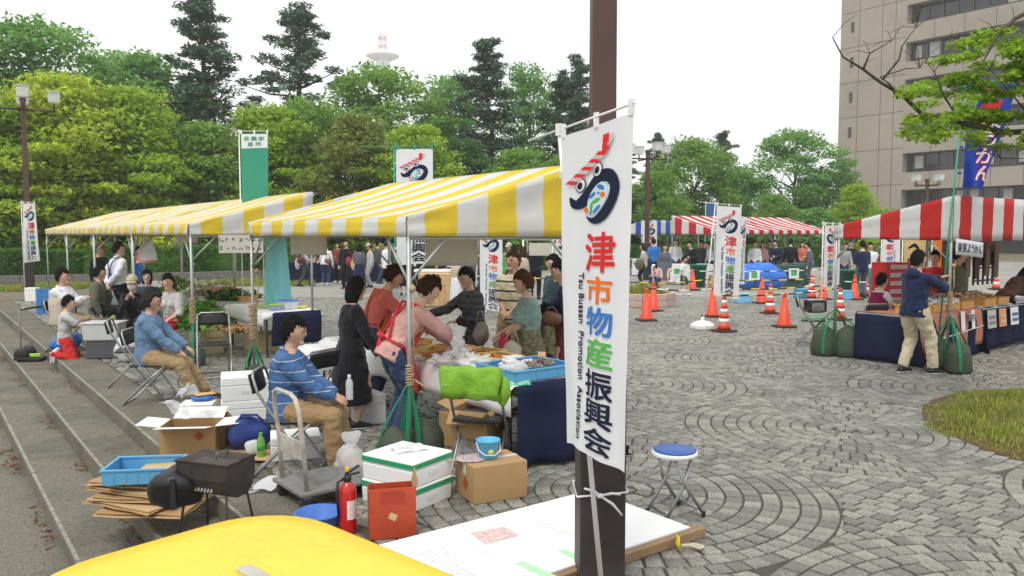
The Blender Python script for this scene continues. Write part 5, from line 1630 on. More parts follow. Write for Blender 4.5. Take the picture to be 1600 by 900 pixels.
M_gbot = mat('green_tea_bottle', (0.16, 0.36, 0.05), 0.2, 0.1, spec=0.6); M_gcap = mat('green_cap', (0.12, 0.42, 0.08), 0.4); M_gl = mat('green_label', (0.06, 0.36, 0.05), 0.5, 0.3, 40)
bottle('green tea bottle standing by the blue cloth bag', G(408, 716), 0, 0.22, 0.033, M_gbot, M_gcap, M_gl)

# ---- crate, cardboard pile, grill, black bag
pile = Vector(G(248, 800))
sg = ['large sheet of cardboard at the bottom of the pile by the steps', 'second cardboard sheet of the pile under the blue crate', 'third cardboard sheet of the pile under the blue crate', 'fourth cardboard sheet of the pile under the blue crate', 'fifth cardboard sheet of the pile under the blue crate', 'pale cardboard sheet on top of the pile under the black bag']
rr = random.Random(2)
for k in range(5):
    t = thing('cardboard_sheet', sg[k], 'cardboard', (pile.x - 0.10 - 0.03 * k + rr.uniform(-.04, .04), pile.y + 0.10 + 0.05 * k, 0.016 + 0.034 * k), RZ_V - 0.9 + rr.uniform(-.2, .2), 'flattened cardboard in the pile')
    MB().grid(ruffle(lambda i, j: ((i - .5) * 0.62, (j - .5) * 0.50, 0.0), 0.016, 4, k), 8, 8).build('sheet', M_carton if k % 2 else M_carton2, t, solid=0.007)
    MB().grid(ruffle(lambda i, j: ((i - .5) * 0.60, (j - .5) * 0.46, 0.013), 0.012, 4, k + 7), 8, 8).build('folded_half', M_carton2 if k % 2 else M_carton, t, solid=0.007)
ptop_ = Vector(G(262, 784))
t = thing('cardboard_sheet', sg[5], 'cardboard', (ptop_.x, ptop_.y, 0.205), 0.25, 'flattened cardboard in the pile')
MB().add([(-.26, -.17, 0.0), (.30, -.15, 0.0), (.20, .26, 0.05), (-.13, .30, 0.04)], [(0, 1, 2, 3)]).build('sheet', mat('cardboard_light', (0.52, 0.36, 0.19), 0.85, 0.05), t, solid=0.007)
M_cratb = mat('crate_light_blue', (0.10, 0.34, 0.58), 0.4, 0.05, 6, dirt=(0.12, 0.30, 0.48), dirt_scale=4)
cb = Vector(G(228, 752, 0.16))
crate('light blue plastic crate resting on the cardboard pile', cb, RZ_V - 0.52, (0.46, 0.34, 0.10), M_cratb, z=0.19)
bb = thing('black_bag', 'glossy black bag on the cardboard pile behind the grill', 'bag', (*G(278, 792, 0.2), 0.215), 0.2)
blob((0, 0, 0.12), (0.17, 0.12, 0.13), 0.045, 6, 21, 20, 14, flat=-0.11).build('bag_body', mat('black_sheet', (0.012, 0.012, 0.014), 0.35, 0.2, 10, 0.5, 12), bb, smooth=True)
MB().box((0, -0.13, 0.11), (0.035, 0.012, 0.19)).build('strap', M_black, bb, bevel=0.004)
gr = thing('barbecue_grill', 'small black charcoal barbecue grill on thin legs', 'grill', (*G(340, 838), 0), -0.35)
M_grill = mat('grill_black_steel', (0.03, 0.028, 0.025), 0.5, 0.3, 9, 0.2, 40, dirt=(0.09, 0.06, 0.035), dirt_scale=5, dirt_amt=0.6)
gl = MB()
prof = [(-.13, .50), (-.13, .40), (-.10, .32), (-.04, .285), (.04, .285), (.10, .32), (.13, .40), (.13, .50)]
gl.v = [(-.19, p[0], p[1]) for p in prof] + [(.19, p[0], p[1]) for p in prof]
n = len(prof)
gl.f = [[i, i + 1, n + i + 1, n + i] for i in range(n - 1)] + [list(range(n - 1, -1, -1)), list(range(n, 2 * n))]; gl.mi = [0] * len(gl.f)
gl.build('fire_box', M_grill, gr, solid=0.006)
MB().path([(-.195, -.135, .502), (.195, -.135, .502), (.195, .135, .502), (-.195, .135, .502)], 0.006, 6, closed=True).build('rim', M_grill, gr, smooth=True)
M_grid = mat('grill_wire', (0.20, 0.18, 0.16), 0.5, 0.2, metal=0.6)
mb = MB()
for k in range(22):
    x = -.18 + k * 0.0171
    mb.tube((x, -.13, .507), (x, .13, .507), 0.0022, n=4)
o = mb.build('grate', M_grid, gr); o['kind'] = 'stuff'
MB().box((0, 0, 0.44), (0.36, 0.22, 0.05)).build('ash_bed', mat('ash', (0.09, 0.085, 0.08), 0.95, 0.4, 30, 0.8, 40), gr)
for sx in (-1, 1):
    MB().path([(sx * .05, -.05, .51), (sx * .05, -.05, .55), (sx * .05, .05, .55), (sx * .05, .05, .51)][0:4], 0.004, 6).build('grate_handle', M_grid, gr, smooth=True) if sx > 0 else None
    for sy in (-1, 1):
        MB().tube((sx * .15, sy * .09, .33), (sx * .19, sy * .13, 0.0), 0.008, n=7).build('leg', M_grill, gr, smooth=True)
for k in range(6):
    MB().box((-.06 + k * 0.024, -.108, .335), (0.010, 0.012, 0.035), m=Matrix.Rotation(-0.6, 4, 'X')).build('vent_slot', mat('vent_pale', (0.3, 0.28, 0.25), 0.6), gr)
# ================================================================== tables, goods, cones and the stalls
def table(label, u0, u1, v0, v1, zt=0.70, name='folding_table'):
    t = thing(name, label, 'table', UV((u0 + u1) / 2, (v0 + v1) / 2), RZ_V, 'folding tables under the tents')
    L, W = v1 - v0, u1 - u0
    MB().box((0, 0, zt - 0.018), (L, W, 0.03)).build('table_top', mat('table_laminate', (0.35, 0.33, 0.30), 0.5), t, bevel=0.004)
    for sx in (-1, 1):
        for sy in (-1, 1):
            MB().tube((sx * (L / 2 - .05), sy * (W / 2 - .08), 0), (sx * (L / 2 - .05), sy * (W / 2 - .08), zt - 0.03), 0.014, n=8).build('leg', mat('dark_table_leg', (0.05, 0.05, 0.05), 0.5), t, smooth=True)
    return t
def cloth(label, u0, u1, v0, v1, zt, drops, m, seed=0, name='tablecloth', wave=0.02, step=0.07):
    """one draped sheet; drops = hang at (v0 side, v1 side, u0 side, u1 side)"""
    c = UV((u0 + u1) / 2, (v0 + v1) / 2)
    L, W = v1 - v0, u1 - u0
    a0, a1, b0, b1 = drops
    nx = max(4, int((L + a0 + a1) / step)); ny = max(4, int((W + b0 + b1) / step))
    def f(i, j):
        x = -a0 + (L + a0 + a1) * i; y = -b0 + (W + b0 + b1) * j
        ex = max(0, -x, x - L); ey = max(0, -y, y - W)
        sx = -1 if x < 0 else 1; sy = -1 if y < 0 else 1
        cx = min(max(x, 0), L); cy = min(max(y, 0), W)
        dz = max(ex, ey)
        fl = 0.35 * min(ex, ey)
        k = min(1, dz / 0.25)
        if ex > 0:
            cx += sx * (0.012 + fl + k * (0.02 + wave * math.sin(cy * 11 + seed + sx) + wave * 0.6 * noise.noise(Vector((cy * 4, dz * 3, seed)))))
        if ey > 0:
            cy += sy * (0.012 + fl + k * (0.02 + wave * math.sin(cx * 10 + seed * 2 + sy) + wave * 0.6 * noise.noise(Vector((cx * 4, dz * 3, seed + 4)))))
        z = zt + 0.004 - dz + 0.004 * noise.noise(Vector((x * 5, y * 5, seed)))
        return (cx - L / 2, cy - W / 2, max(0.012, z + (0.025 * noise.noise(Vector((x * 3, y * 3, seed + 9))) if dz > 0.1 else 0)))
    me = MB().grid(f, nx, ny)
    me.f = [q[::-1] for q in me.f] if False else me.f
    o = me.build(name, m, smooth=True, solid=0.003)
    o.location = c; o.rotation_euler = (0, 0, RZ_V)
    return tag(o, label, 'tablecloth', 'cloths over the stall tables')
ZT = 0.70
# ---- near stall
table('folding table of the near yellow stall holding the fish trays', 5.05, 6.85, 3.78, 4.52)
table('second folding table deeper under the near yellow tent', 6.90, 8.70, 3.78, 4.52)
cloth('white cloth sheet over the near stall tables', 5.04, 8.7, 3.77, 4.53, ZT, (0.26, 0.10, 0.02, 0.1), M_whitec, 1)
cloth('navy cloth hanging to the ground at the near end of the fish table', 5.0, 5.65, 3.82, 4.55, ZT - 0.009, (0.02, 0.66, 0.67, 0.0), M_navyc, 2, wave=0.05)
crate('light blue crate with fish bowls at the near end of the stall table', UV(5.34, 4.16), RZ_V, (0.66, 0.56, 0.085), M_cratb, z=ZT + 0.006)
M_fish = mat('small_dried_fish', (0.22, 0.19, 0.16), 0.6, 0.6, 60, island=0.7)
def pile_np(n, rx, ry, h, size, seed, elong=2.4):
    rs = np.random.RandomState(seed)
    vs = []; qs = []
    base = np.array([(-1, -.5, -.3), (1, -.5, -.3), (1, .5, -.3), (-1, .5, -.3), (-1, -.5, .3), (1, -.5, .3), (1, .5, .3), (-1, .5, .3)], float)
    F = [(3, 2, 1, 0), (4, 5, 6, 7), (0, 1, 5, 4), (1, 2, 6, 5), (2, 3, 7, 6), (3, 0, 4, 7)]
    for k in range(n):
        r = math.sqrt(rs.rand()); a = rs.rand() * 6.28
        z = h * (1 - r * r) * (0.55 + 0.45 * rs.rand())
        e = Matrix.Rotation(rs.rand() * 6.28, 3, 'Z') @ Matrix.Rotation(rs.uniform(-.6, .6), 3, 'Y')
        s = size * rs.uniform(0.7, 1.2)
        for b in base:
            p = e @ Vector((b[0] * s * elong / 2, b[1] * s * 0.7, b[2] * s * 0.6))
            vs.append((r * rx * math.cos(a) + p.x, r * ry * math.sin(a) + p.y, z + p.z))
        qs.extend([[i + 8 * k for i in f] for f in F])
    return vs, qs
def bowl(label, loc, z, r, h, m, pile_m, seed):
    t = thing('bowl', label, 'bowl', (loc[0], loc[1], z))
    MB().lathe([(0, 0.002), (r * .7, 0.002), (r * .78, .01), (r, h), (r * 1.05, h), (r * .95, h - .004), (r * .7, .012), (0, .012)], 22).build('dish', m, t, smooth=True)
    v, q = pile_np(170, r * .9, r * .9, r * 0.55, 0.016, seed)
    o = put('contents', fast_mesh('contents', [(a, b, c + h * 0.75) for a, b, c in v], q), pile_m, t); o['kind'] = 'stuff'
    return t
bowl('light blue bowl heaped with small silvery fish', UV(5.22, 4.10), ZT + 0.022, 0.105, 0.075, mat('bowl_blue', (0.16, 0.45, 0.66), 0.35), M_fish, 1)
bowl('beige bowl heaped with small silvery fish', UV(5.34, 4.33), ZT + 0.022, 0.105, 0.07, mat('bowl_beige', (0.58, 0.42, 0.24), 0.4), M_fish, 2)
lump_bag('clear bag of white fish packs in the light blue crate', UV(5.24, 3.94)[:2], (0.12, 0.10, 0.06), M_film, 31, z=ZT + 0.022, knot=False, inner=mat('pinkish_white_packs', (0.7, 0.6, 0.62), 0.5, 0.3, 30))
rr = random.Random(12)
M_pack = mat('white_fish_pack', (0.70, 0.71, 0.72), 0.3, 0.15, 30, dirt=(0.42, 0.42, 0.42), dirt_scale=25)
for k in range(9):
    t = thing('food_pack', ('white plastic food pack %s in the light blue crate' % ('at the far edge', 'on the left side', 'under the fish bag', 'beside the blue bowl', 'behind the beige bowl', 'leaning on the crate wall', 'near the crate corner', 'lying crosswise', 'on top of the others')[k]), 'food pack', (*UV(5.40 + rr.uniform(-.08, .16), 3.96 + rr.uniform(-.06, .22))[:2], ZT + 0.03 + 0.012 * k), rr.uniform(0, 3), 'packs of fish on the stall')
    MB().box((0, 0, 0.01), (0.15, 0.10, 0.02), m=Matrix.Rotation(rr.uniform(-.2, .2), 4, 'X')).build('tray', M_pack, t, bevel=0.006)
    MB().box((0.02, 0, 0.022), (0.05, 0.05, 0.002)).build('price_label', mat('label_cream', (0.75, 0.72, 0.6), 0.6), t)
for k, (u, v, lb_) in enumerate(((5.62, 3.84, 'white food pack on the cloth edge left of the blue crate'), (5.80, 4.08, 'white food pack between the blue crate and the yellow tray'), (6.55, 3.86, 'white food pack beside the orange tray of dried goods'), (6.95, 4.40, 'white food pack at the customer side of the stall'), (7.9, 3.95, 'white food pack at the far end of the stall cloth'), (8.2, 4.25, 'white food pack near the woman in coral'))):
    t = thing('food_pack', lb_, 'food pack', (*UV(u, v)[:2], ZT + 0.012), k * 0.9, 'packs of fish on the stall')
    MB().box((0, 0, 0.014), (0.19, 0.13, 0.028)).build('tray', M_pack, t, bevel=0.008)
    MB().box((0.02, 0, 0.030), (0.07, 0.05, 0.002)).build('price_label', MATS['label_cream'], t)
M_tray = mat('orange_wood_tray', (0.58, 0.30, 0.08), 0.6, 0.15, 9)
M_tray2 = mat('yellow_wood_tray', (0.62, 0.44, 0.16), 0.6, 0.15, 9)
lab = ['orange tray of dried goods nearest the woman in the red apron', 'yellow wooden tray of small fish behind the blue crate', 'orange wooden tray in the middle of the stall table', 'yellow wooden tray at the customer side of the stall', 'orange tray at the far end of the stall table', 'yellow tray under the reaching arm of the apron woman']
for k, (u, v) in enumerate(((6.35, 3.98), (5.95, 4.30), (6.75, 4.30), (6.30, 4.42 - .05), (7.4, 4.2), (7.0, 3.98))):
    t = crate(lab[k], UV(u, v)[:2], RZ_V + 0.05 * k, (0.30, 0.36, 0.07), (M_tray, M_tray2, M_tray, M_tray2, M_tray, M_tray2)[k], z=ZT + 0.006, name='wooden_tray', ribs=False, group='wooden trays on the stall')
    vv, q = pile_np(90, 0.12, 0.15, 0.05, 0.022, k + 4, 3)
    o = put('contents', fast_mesh('contents', [(a, b, c + .02) for a, b, c in vv], q), (M_fish, mat('orange_dried_goods', (0.52, 0.18, 0.05), 0.6, 0.4, 40, island=0.4))[k % 2], t); o['kind'] = 'stuff'
for k, (u, v, r, lb_) in enumerate(((5.75, 3.92, (0.13, 0.10, 0.07), 'white plastic bag lying on the stall cloth by the trays'), (6.05, 3.93, (0.06, 0.05, 0.13), 'upright clear bag held by the apron woman on the table'), (6.1, 3.80, (0.14, 0.09, 0.05), 'crumpled clear film on the near corner of the stall cloth'))):
    lump_bag(lb_, UV(u, v)[:2], r, M_film, 41 + k, z=ZT + 0.008, knot=(k == 1), amp=0.09, sc=16)
lb = thing('magazine', 'green and white leaflet bag hanging off the stall table edge', 'leaflet', (*UV(5.12, 3.86)[:2], ZT + 0.012), RZ_V - .3)
MB().grid(ruffle(lambda i, j: ((i - .5) * 0.22, (j - .5) * 0.2, 0.01 - 0.1 * max(0, .4 - j) ** 1.2), 0.01, 9, 3), 6, 8).build('sheet', mat('leaflet_green', (0.04, 0.36, 0.15), 0.5, 0.2, 9, dirt=(0.7, 0.75, 0.7), dirt_scale=9, dirt_amt=0.95), lb, smooth=True)
pc = thing('price_card', 'small orange price card standing in the beige fish bowl', 'price card', (*UV(5.38, 4.36)[:2], ZT + 0.12), -0.3)
MB().box((0, 0, 0.03), (0.07, 0.004, 0.045)).build('card', mat('card_orange', (0.72, 0.42, 0.25), 0.7, 0.2, 20), pc)
MB().tube((0, 0.003, -0.04), (0, 0.003, 0.02), 0.003, n=5).build('stick', M_tray2, pc)
# under and beside the near table
carton('brown carton on the ground under the near stall table', UV(5.95, 4.0)[:2], RZ_V + .1, (0.46, 0.36, 0.30))
open_carton('open brown carton stacked behind the chair with the green jacket', UV(5.42, 3.72)[:2], RZ_V + 0.55, (0.44, 0.33, 0.22), M_carton, M_carton, 0.13, z=0.25, ang=(-0.9, 0.4, -0.8, -0.9))
kc = carton('white and navy printed carton below the open brown carton', UV(5.42, 3.72)[:2], RZ_V + 0.5, (0.34, 0.27, 0.245), m=mat('printed_carton', (0.60, 0.60, 0.58), 0.6, 0.2, 12, dirt=(0.05, 0.07, 0.2), dirt_scale=12, dirt_amt=0.9))
folding_chair('folding chair with a green jacket over its back by the near stall', G(752, 735), 1.35)
gj = thing('jacket', 'bright green quilted jacket draped over the chair back', 'jacket', (*G(752, 735), 0), 1.35)
M_green = mat('quilted_green', (0.17, 0.36, 0.02), 0.6, 0.15, 12, 0.7, 22)
MB().grid(ruffle(lambda i, j: (-0.245 - 0.055 * math.sin(2 * PI * (j * 0.5)) * (1 if True else 0) + (j - .5) * -0.15, -0.235 + 0.47 * i, 0.64 + 0.24 * math.sin(PI * j) ** 0.8), 0.035, 9, 5), 16, 14).build('body', M_green, gj, smooth=True, solid=0.03)
blob((-0.25, -0.24, 0.70), (0.06, 0.05, 0.12), 0.02, 9, 7).build('sleeve', M_green, gj, smooth=True)
foam_box('white foam box on the ground between the women and the seated man', G(570, 660), 0.6, (0.34, 0.28, 0.30), group='plain white foam boxes')
foam_box('white foam box under the small white table behind the black dressed woman', XY(522, 8.5), 0.3, (0.30, 0.26, 0.34), group='plain white foam boxes')
carton('small brown carton beside the seated man in stripes', XY(492, 8.0), 0.1, (0.36, 0.26, 0.24))
cloth('small white cloth over the side table left of the black dressed woman', uv_of(*XY(522, 9.0))[0] - .3, uv_of(*XY(522, 9.0))[0] + .4, uv_of(*XY(522, 9.0))[1] - .3, uv_of(*XY(522, 9.0))[1] + .3, 0.62, (0.2, 0.1, 0.2, 0.1), M_whitec, 5)
table('small side table left of the black dressed woman', uv_of(*XY(522, 9.0))[0] - .3, uv_of(*XY(522, 9.0))[0] + .4, uv_of(*XY(522, 9.0))[1] - .29, uv_of(*XY(522, 9.0))[1] + .29, 0.615)
folding_chair('folding chair of the seated man in the striped blue shirt', XY(448, 6.3), 0.05)
folding_chair('empty folding chair behind the seated man in stripes', XY(472, 7.4), 2.6)
folding_chair('folding chair of the man in the denim shirt', XY(230, 8.95), 0.1)
folding_chair('folding chair of the man with crossed arms', XY(98, 12.9), 0.0)
folding_chair('folding chair beside the vegetable crates', XY(330, 10.6), -1.2)
folding_chair('empty folding chair left of the man in the denim shirt', XY(200, 10.0), 0.3)

# ---- vegetable stall in the far yellow tents
table('folding table with white cloth in the open gap between the yellow tents', 11.9, 13.7, 4.25, 5.1)
cloth('white cloth on the table in the open gap', 11.88, 13.72, 4.23, 5.12, ZT, (0.22, 0.12, 0.1, 0.1), M_whitec, 7)
cloth('navy cloth slung across the near end of the gap table', 11.84, 12.3, 4.36, 5.12, ZT - 0.006, (0.02, 0.0, 0.50, 0.0), M_navyc, 8, wave=0.04)
for k in range(3):
    u0 = 14.0 + k * 2.6
    table(('vegetable stall table nearest the open gap', 'middle vegetable stall table', 'far vegetable stall table')[k], u0, u0 + 2.5, 4.2, 5.0)
    cloth(('grey cloth on the nearest vegetable table', 'white cloth on the middle vegetable table', 'white cloth on the far vegetable table')[k], u0 - .01, u0 + 2.51, 4.19, 5.01, ZT, (0.3, 0.1, 0.2, 0.1), M_whitec if k else mat('grey_cloth', (0.32, 0.33, 0.32), 0.8, 0.1, 6), 10 + k)
M_ycr = mat('pale_yellow_crate', (0.56, 0.46, 0.24), 0.6, 0.12, 7)
for k in range(5):
    crate(('bottom', 'second', 'third', 'fourth', 'top')[k] + ' pale yellow crate in the stack beside the vegetables', UV(13.2 + 0.02 * (k % 2), 3.75)[:2], RZ_V + 0.04 * (k % 3), (0.36, 0.52, 0.125), M_ycr, z=0.128 * k, group='pale yellow vegetable crates')
for k in range(2):
    crate(('lower', 'upper')[k] + ' pale yellow crate under the gap table', UV(12.9, 4.6)[:2], RZ_V, (0.5, 0.6, 0.13), M_ycr, z=0.135 * k, group='pale yellow vegetable crates')
    crate(('lower', 'upper')[k] + ' pale crate beside the sandbag under the vegetable table', UV(14.6, 4.4)[:2], RZ_V, (0.4, 0.6, 0.13), M_ycr, z=0.135 * k, group='pale yellow vegetable crates')
M_veg = mat('leafy_vegetable', (0.10, 0.26, 0.03), 0.6, 0.3, 9, 0.4, 20, island=0.4, transl=0.2)
def veg(label, loc, z, n, spread, ln, seed, m=M_veg):
    rs = np.random.RandomState(seed)
    P = rs.normal(size=(n, 3)) * np.array([spread, spread, spread * .45]); P[:, 2] = np.abs(P[:, 2])
    v, q = leaves_np(rs, list(P), [(0.03, 0.03, 0.03)] * n, [1] * n, ln, 0.3)
    o = put('leafy_greens', fast_mesh('leafy_greens', v, q), m)
    o.location = (loc[0], loc[1], z); o['kind'] = 'stuff'
    return tag(o, label, 'vegetables')
veg('heap of leafy greens on the pale yellow crates', UV(13.25, 3.7)[:2], 0.66, 260, 0.12, 0.16, 1)
veg('leafy greens hanging beside the rope wrapped pole', UV(12.6, 3.45)[:2], 0.5, 240, 0.12, 0.18, 2)
veg('pale vegetables heaped behind the woman in the grey shirt', UV(16.2, 4.6)[:2], ZT + 0.02, 300, 0.22, 0.15, 3, mat('pale_radish', (0.52, 0.50, 0.36), 0.6, 0.3, 20, island=0.4))
veg('dark leafy greens on the nearest vegetable table', UV(14.6, 4.6)[:2], ZT + 0.02, 260, 0.18, 0.15, 4, mat('dark_greens', (0.05, 0.13, 0.03), 0.6, 0.3, 20, island=0.4))
veg('orange and white flower bunch beside the vegetable crates', UV(12.2, 3.9)[:2], 0.42, 200, 0.07, 0.09, 5, mat('flower_bunch', (0.55, 0.30, 0.10), 0.6, 0.5, 30, island=0.6))
veg('bundle of greens under the far tents on the middle table', UV(17.6, 4.5)[:2], ZT + 0.02, 240, 0.2, 0.15, 6)
def wbox(label, u, v, d, m, z=ZT + 0.006):
    return crate(label, UV(u, v)[:2], RZ_V, d, m, z=z, name='wooden_box', ribs=False, group='wooden boxes on the vegetable stall')
wbox('large brown wooden box on the nearest vegetable table', 15.4, 4.75, (0.36, 0.62, 0.16), mat('brown_box_wood', (0.40, 0.20, 0.07), 0.7, 0.2, 9))
wbox('small orange wooden box on the nearest vegetable table', 14.3, 4.75, (0.3, 0.4, 0.08), M_tray)
def tub(label, u, v, d, m, lidm, z=ZT + 0.008):
    t = thing('food_container', label, 'container', (*UV(u, v)[:2], z), RZ_V, 'plastic food containers')
    MB().box((0, 0, d[2] / 2), d, taper=1.06).build('tub', m, t, bevel=0.01)
    MB().box((0, 0, d[2] + 0.008), (d[0] * 1.1, d[1] * 1.1, 0.016)).build('lid', lidm, t, bevel=0.005)
    return t
M_clear = mat('frosted_plastic', (0.55, 0.58, 0.60), 0.3, 0.1, 9)
tub('large clear food container with a blue lid on the gap table', 12.25, 4.75, (0.22, 0.26, 0.13), M_clear, mat('lid_blue', (0.06, 0.20, 0.60), 0.4))
tub('small food container with a lime lid on the gap table', 12.15, 4.50, (0.14, 0.16, 0.08), mat('tub_bluegrey', (0.25, 0.33, 0.55), 0.4), mat('lid_lime', (0.42, 0.66, 0.03), 0.4))
for k, (u, v, cl, lb_) in enumerate(((12.7, 4.55, (0.45, 0.65, 0.10), 'lime green tray on the gap table'), (12.3, 4.98, (0.75, 0.65, 0.10), 'yellow folded cloth on the gap table'), (13.2, 4.7, (0.6, 0.55, 0.45), 'beige tray on the gap table'), (13.3, 4.95, (0.45, 0.08, 0.08), 'red notebook on the gap table'))):
    t = thing('table_item', lb_, 'tray', (*UV(u, v)[:2], ZT + 0.008), RZ_V + k)
    MB().box((0, 0, 0.015), (0.24, 0.17, 0.03), taper=1.05).build('tray_body', mat('item_col_%d' % k, cl, 0.6, 0.1), t, bevel=0.008)
wb = thing('carrier_bag', 'white carrier bag hanging on the pole in the open gap', 'bag', (pF[0] + 0.03, pF[1] - 0.04, 0.98), 0.2)
blob((0, 0, 0.16), (0.11, 0.05, 0.17), 0.025, 8, 3).build('bag_body', M_bagw, wb, smooth=True)
MB().path([(-.05, 0, .3), (-.01, 0, .42), (0.05, 0, .3)], 0.01, 6).build('handles', M_bagw, wb, smooth=True)
for k, (px, Y, zt_, m, lb_) in enumerate(((148 * 0 + 232, 14.6, 1.88, M_bagw, 'white carrier bag hanging under the far yellow tent'), (226, 14.9, 1.82, mat('salmon_bag', (0.72, 0.32, 0.24), 0.6), 'salmon pink bag hanging behind the white carrier bag'))):
    x, y = XY(px, Y)
    t = thing('carrier_bag', lb_, 'bag', (x, y, zt_ - 0.46), 0.3)
    MB().grid(ruffle(lambda i, j: ((0.16 - 0.10 * j) * math.cos(6.28 * i), 0.05 * math.sin(6.28 * i) * (1 - .5 * j), 0.34 * j), 0.02, 9, k), 18, 8).build('bag_body', m, t, smooth=True)
    MB().tube((0, 0, .32), (0, 0, .47), 0.012, n=6).build('handles', m, t)
# paper notices hung below the tent edge
M_paper = mat('cream_paper', (0.62, 0.60, 0.52), 0.85, 0.05, 5, transl=0.2)
for k, (px, py, w, h, Y, lb_) in enumerate(((706, 366, 0.50, 0.30, 7.6, 'large cream paper notice under the near yellow tent'), (482, 364, 0.42, 0.26, 9.4, 'cream paper notice under the left end of the near yellow tent'), (292, 360, 0.34, 0.20, 12.6, 'cream notice under the first far yellow tent'), (345, 364, 0.05, 0.32, 12.5, 'narrow white paper strip hanging by the tent brace'))):
    x, y = XY(px, Y)
    t = thing('paper_notice', lb_, 'notice', (x, y, ZH(py, Y) - h), 0.1 if k != 3 else 0.2, 'paper notices hung from tents')
    MB().grid(ruffle(lambda i, j: ((i - .5) * w, 0.01 * math.sin(3 * i), h * j), 0.008, 4, k), 8, 6).build('sheet', M_paper, t, smooth=True, solid=0.003)
    for sx in (-1, 1):
        MB().tube((sx * w * .45, 0, h * .97), (sx * w * .45, 0, h + 0.08), 0.002, n=4).build('string', M_rope, t)
t = thing('paper_notice', 'paper strip with handwritten black brush marks under the far yellow tent edge', 'notice', (*XY(376, 11.6), 1.62), 0.12, 'paper notices hung from tents')
nt = MB().box((0, 0, 0.13), (0.62, 0.004, 0.26)).build('sheet', M_paper, t)
rr = random.Random(8)
for k in range(14):
    x = -0.27 + (k % 7) * 0.09; z = 0.19 - (k // 7) * 0.12
    vs, fs = stroke(smooth_pts([(x + rr.uniform(-.03, .03), z + rr.uniform(-.03, .03), 0.008) for _ in range(5)]))
    MB().add([(a, -0.004, b) for a, b in vs], fs).build('brush_mark', INK['black'], nt)

# ---- left edge: things round the seated man
wbx = foam_box('white foam box at the foot of the far left lamp post', XY(47, 22.5), 0.05, (0.30, 0.26, 0.38), group='plain white foam boxes', lid=0.2)
for k in range(4):
    crate(('lowest', 'second', 'third', 'top')[k] + ' blue crate in the stack behind the man with crossed arms', XY(67, 19.0), 0.1, (0.30, 0.26, 0.14), mat('crate_deep_blue', (0.05, 0.20, 0.50), 0.4), z=0.145 * k, group='stacked blue crates')
for k, (px, py, cl, lb_) in enumerate(((92, 533, (0.02, 0.16, 0.55), 'blue plastic bag under the chair of the man with crossed arms'), (117, 528, (0.03, 0.2, 0.62), 'second blue bag under the chair of the man with crossed arms'), (140, 524, (0.03, 0.18, 0.6), 'blue bag with a red corner left of the dark trousers'))):
    lump_bag(lb_, G(px, py + 14), (0.13, 0.11, 0.10), mat('blue_bag_%d' % k, cl, 0.35, 0.15, 9, 0.5, 12), 51 + k, knot=False)
t = thing('storage_box', 'translucent grey storage box beside the man with crossed arms', 'box', (*XY(158, 12.2), 0.28), 0.1)
MB().box((0, 0, 0.13), (0.50, 0.36, 0.26), taper=1.06).build('tub', mat('greyish_plastic', (0.50, 0.52, 0.50), 0.35, 0.05), t, bevel=0.02)
MB().box((0, 0, 0.265), (0.56, 0.41, 0.02)).build('rim', mat('greyish_plastic2', (0.56, 0.58, 0.56), 0.35), t, bevel=0.006)
MB().box((0, 0, -0.14), (0.44, 0.32, 0.27)).build('lower_box', mat('dark_lower_box', (0.08, 0.08, 0.09), 0.6), t, bevel=0.01)
lump_bag('white plastic bag on the chair left of the man in the denim shirt', G(196, 566), (0.16, 0.12, 0.20), M_bagw, 61, knot=False)
lump_bag('black bag on the ground between the two seated men', G(180, 556), (0.14, 0.12, 0.22), mat('black_nylon', (0.015, 0.015, 0.018), 0.5, 0.2, 9, 0.4, 12), 62, knot=False, name='black_bag')
lump_bag('greenish plastic bag beside the tan trousers', G(176, 520), (0.08, 0.08, 0.16), mat('lime_bag', (0.30, 0.42, 0.10), 0.4, 0.2, 9, 0.5, 12), 63, knot=False)
tr = thing('folding_trolley', 'black folding trolley with a lime green bracket on the steps', 'trolley', (*UV(*[a + b for a, b in zip(uv_of(*G(40, 565, -0.14)), (0, 0))])[:2], -0.14), 0.2)
MB().path([(-.06, .0, .06), (-.06, .0, .78), (-.055, 0, .82), (-.03, 0, .85), (.24, 0.05, .87)], 0.013, 8).build('handle', mat('trolley_tube', (0.45, 0.45, 0.42), 0.4, metal=0.5), tr, smooth=True)
MB().tube((-.05, 0, .84), (.25, 0.05, .875), 0.018, n=8).build('grip', M_black, tr, smooth=True)
MB().box((0.08, 0, 0.10), (0.30, 0.07, 0.05)).build('bracket', mat('lime_plastic', (0.33, 0.62, 0.04), 0.4), tr, bevel=0.008)
MB().box((0.05, 0.05, 0.045), (0.40, 0.26, 0.05), m=Matrix.Rotation(0.05, 4, 'Y')).build('load_plate', M_black, tr, bevel=0.01)
for s in (-1, 1):
    w = MB().lathe([(0, -.02), (.1, -.02), (.115, 0), (.1, .02), (0, .02)], 18); w.v = [(p[0] - 0.04, p[2] + s * .15 + .1, p[1] + .115) for p in w.v]
    w.build('wheel', M_black, tr, smooth=True)

